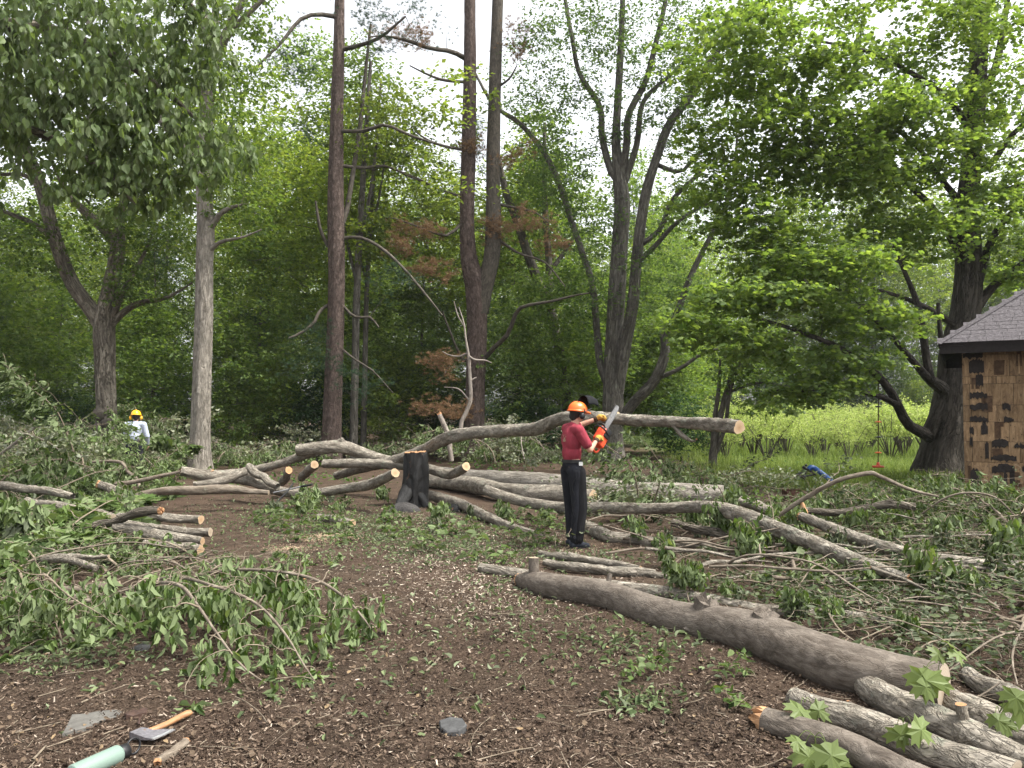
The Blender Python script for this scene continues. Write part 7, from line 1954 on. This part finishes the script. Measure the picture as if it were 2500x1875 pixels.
# ---- second worker, seen from behind beyond the brush
p2 = P(328, 1100, 17.2)
J2 = dict(head=(.07, 0, 1.575), neck=(.045, 0, 1.43), chest=(.02, 0, 1.26), waist=(.0, 0, 1.02), look=(1, .25, -.1), pitch=.16,
          shR=(.01, -.185, 1.385), elR=(.03, -.255, 1.12), wrR=(.16, -.235, .92), hdR=(.21, -.22, .87), gripR=(.24, -.20, .84),
          shL=(.03, .185, 1.385), elL=(.07, .255, 1.12), wrL=(.22, .21, .96), hdL=(.27, .19, .93), gripL=(.30, .17, .89),
          hipR=(0, -.092, .89), knR=(.05, -.10, .48), anR=(-.01, -.105, .085), toeR=(.15, -.12, .035), hipL=(0, .092, .89), knL=(.06, .10, .48), anL=(.03, .105, .085), toeL=(.19, .12, .035))
person('person in pale blue shirt and yellow helmet, back turned, behind the left brush', (p2[0], 17.2, float(gz(p2[0], 17.2))), R(100), J2, 'shirt_blue', False, 'helmet_y', False, 'helmet_y', True, False)

# ================================================================== chainsaw held by the sawyer
saw = empty('chainsaw', (fp[0], fp[1], float(gz(fp[0], fp[1]))), FA)
saw.scale = (.975, .975, .975)
def bx(c, e, mat, nm, par=None, bev=.010, ax=None):
    """bevelled box in saw coordinates"""
    bm = bmesh.new(); bmesh.ops.create_cube(bm, size=1.0, matrix=SM @ Matrix.Translation(c) @ Matrix.Diagonal((*e, 1)))
    bmesh.ops.bevel(bm, geom=list(bm.edges), offset=bev, segments=3, affect='EDGES', profile=.6)
    me = bpy.data.meshes.new(nm); bm.to_mesh(me); bm.free(); me.materials.append(M[mat])
    me.polygons.foreach_set('use_smooth', np.ones(len(me.polygons), dtype=bool))
    return obj(nm, me, par or saw)
# saw frame: x along the bar, y across, z up through the front handle
bar0 = Vector((.475, -.02, 1.425)); bar1 = Vector((.735, .045, 1.745))
bxv = (bar1 - bar0).normalized(); side = Vector((.35, -1, .15)); side = (side - bxv * side.dot(bxv)).normalized(); upv = bxv.cross(side).normalized()
if upv.x > 0: upv = -upv; side = -side
SM = Matrix((( bxv.x, side.x, upv.x, bar0.x), (bxv.y, side.y, upv.y, bar0.y), (bxv.z, side.z, upv.z, bar0.z), (0, 0, 0, 1)))
M['saw_orange'] = plain('saw_orange', (.72, .085, .03), .42, .4, 0, .15, 30)
M['saw_dust'] = M['saw_orange']
bx((-.12, 0, .0), (.24, .13, .125), 'saw_orange', 'engine_body', bev=.024)
bx((-.09, 0, .07), (.17, .10, .04), 'saw_orange', 'top_cover', bev=.012)
bx((-.02, .062, -.005), (.15, .03, .10), 'saw_orange', 'clutch_cover', bev=.012)
bx((-.05, -.072, .0), (.12, .02, .09), 'black', 'starter_cover', bev=.008)
bx((.035, .0, -.03), (.03, .05, .02), 'black', 'bumper_spike', bev=.004)
def saw_tube(pts, r, mat, nm):
    q = np.array([tuple(SM @ Vector(p)) for p in pts]); s = resample(np.c_[q, np.full(len(q), r)], 24)
    mb = MB(); tubes(mb, s[None, :, :3], s[None, :, 3], 10, caps=True); return mb.build(nm, M[mat], saw)
saw_tube([(-.06, -.07, -.04), (-.05, -.085, .05), (-.04, -.06, .135), (-.04, 0, .155), (-.05, .055, .135), (-.06, .075, .05), (-.07, .06, -.02)], .012, 'black', 'front_handle')
saw_tube([(-.20, .0, .03), (-.26, 0, .045), (-.31, 0, .02), (-.315, 0, -.03), (-.27, 0, -.055), (-.20, 0, -.045)], .014, 'saw_orange', 'rear_handle')
saw_tube([(.0, -.05, .07), (.012, -.05, .12), (.016, 0, .135), (.012, .05, .12), (.0, .05, .07)], .009, 'black', 'hand_guard')
# guide bar and chain
Lb = (bar1 - bar0).length
prof = [(-.02, -.030), (Lb * .6, -.033), (Lb - .03, -.026), (Lb - .006, -.012), (Lb, 0), (Lb - .006, .012), (Lb - .03, .026), (Lb * .6, .033), (-.02, .030)]
V = [tuple(SM @ Vector((x, .030 + .0025, z))) for x, z in prof] + [tuple(SM @ Vector((x, .030 - .0025, z))) for x, z in prof]
k = len(prof); mb = MB()
c_ = [tuple(SM @ Vector((Lb * .5, .0325, 0))), tuple(SM @ Vector((Lb * .5, .0275, 0)))]
mb.add(np.array(V + c_), [np.array([(i, (i + 1) % k, k + (i + 1) % k, k + i) for i in range(k)]), np.array([((i + 1) % k, i, 2 * k) for i in range(k)] + [(k + i, k + (i + 1) % k, 2 * k + 1) for i in range(k)])])
M['bar_steel'] = plain('bar_steel', (.30, .30, .30), .35, .5, .7, .25, 40)
gb_ = mb.build('guide_bar', M['bar_steel'], saw, smooth=False)
ch_ = [(x, .030, z * 1.12 + (.002 if z > 0 else -.002)) for x, z in prof]
for i in range(len(ch_) - 1):
    a, b_ = Vector(ch_[i]), Vector(ch_[i + 1]); n_ = max(1, int((b_ - a).length / .014))
    for t in range(n_):
        p = a.lerp(b_, (t + .5) / n_)
        if i in (0, 1, 6, 7, 2, 5):
            bm_c = SM @ p
            v_, f_ = box8(np.array(SM @ (p + Vector((-.005, -.004, -.004)))), np.array((SM.to_3x3() @ Vector((.010, 0, 0)))), np.array(SM.to_3x3() @ Vector((0, .008, 0))), np.array(SM.to_3x3() @ Vector((0, 0, .008))))
            mb = MB(); mb.add(v_, f_); mb.build('chain_link', M['bar_steel'], gb_, smooth=False)
tag(saw, 'orange and black chainsaw held up against the raised log in yellow gloves', 'chainsaw')
# flying sawdust below the cut
g = np.random.default_rng(1300); n = 420
c_ = P(1520, 1080, 9.75); pos = c_ + g.normal(0, 1, (n, 3)) * np.array((.12, .12, .30)) + np.array((.02, 0, -.12))
mb = MB(); leaves(mb, pos, g.normal(0, 1, (n, 3)), g.normal(0, 1, (n, 3)), g.uniform(.004, .011, n), CHIP, g)
o = mb.build('flying_sawdust', M['chips_pale'], smooth=False); o['kind'] = 'stuff'; tag(o, 'sawdust flying from the cut', 'sawdust')
# ================================================================== humid air between the trees
mb = MB(); mb.add(*box8(np.array((-260., -40., -1.2)), np.array((520., 0, 0)), np.array((0, 300., 0)), np.array((0, 0, 45.))))
m, nt, b = new_mat('humid_air')
nt.nodes.remove(b)
pv = nt.nodes.new('ShaderNodeVolumePrincipled')
pv.inputs['Color'].default_value = (.95, .97, 1.0, 1)
pv.inputs['Density'].default_value = .0003
pv.inputs['Anisotropy'].default_value = .25
nt.links.new(pv.outputs[0], nt.nodes['Material Output'].inputs['Volume'])
hz = mb.build('haze', m, smooth=False)
hz['kind'] = 'stuff'
tag(hz, 'thin humid haze in the air', 'haze')
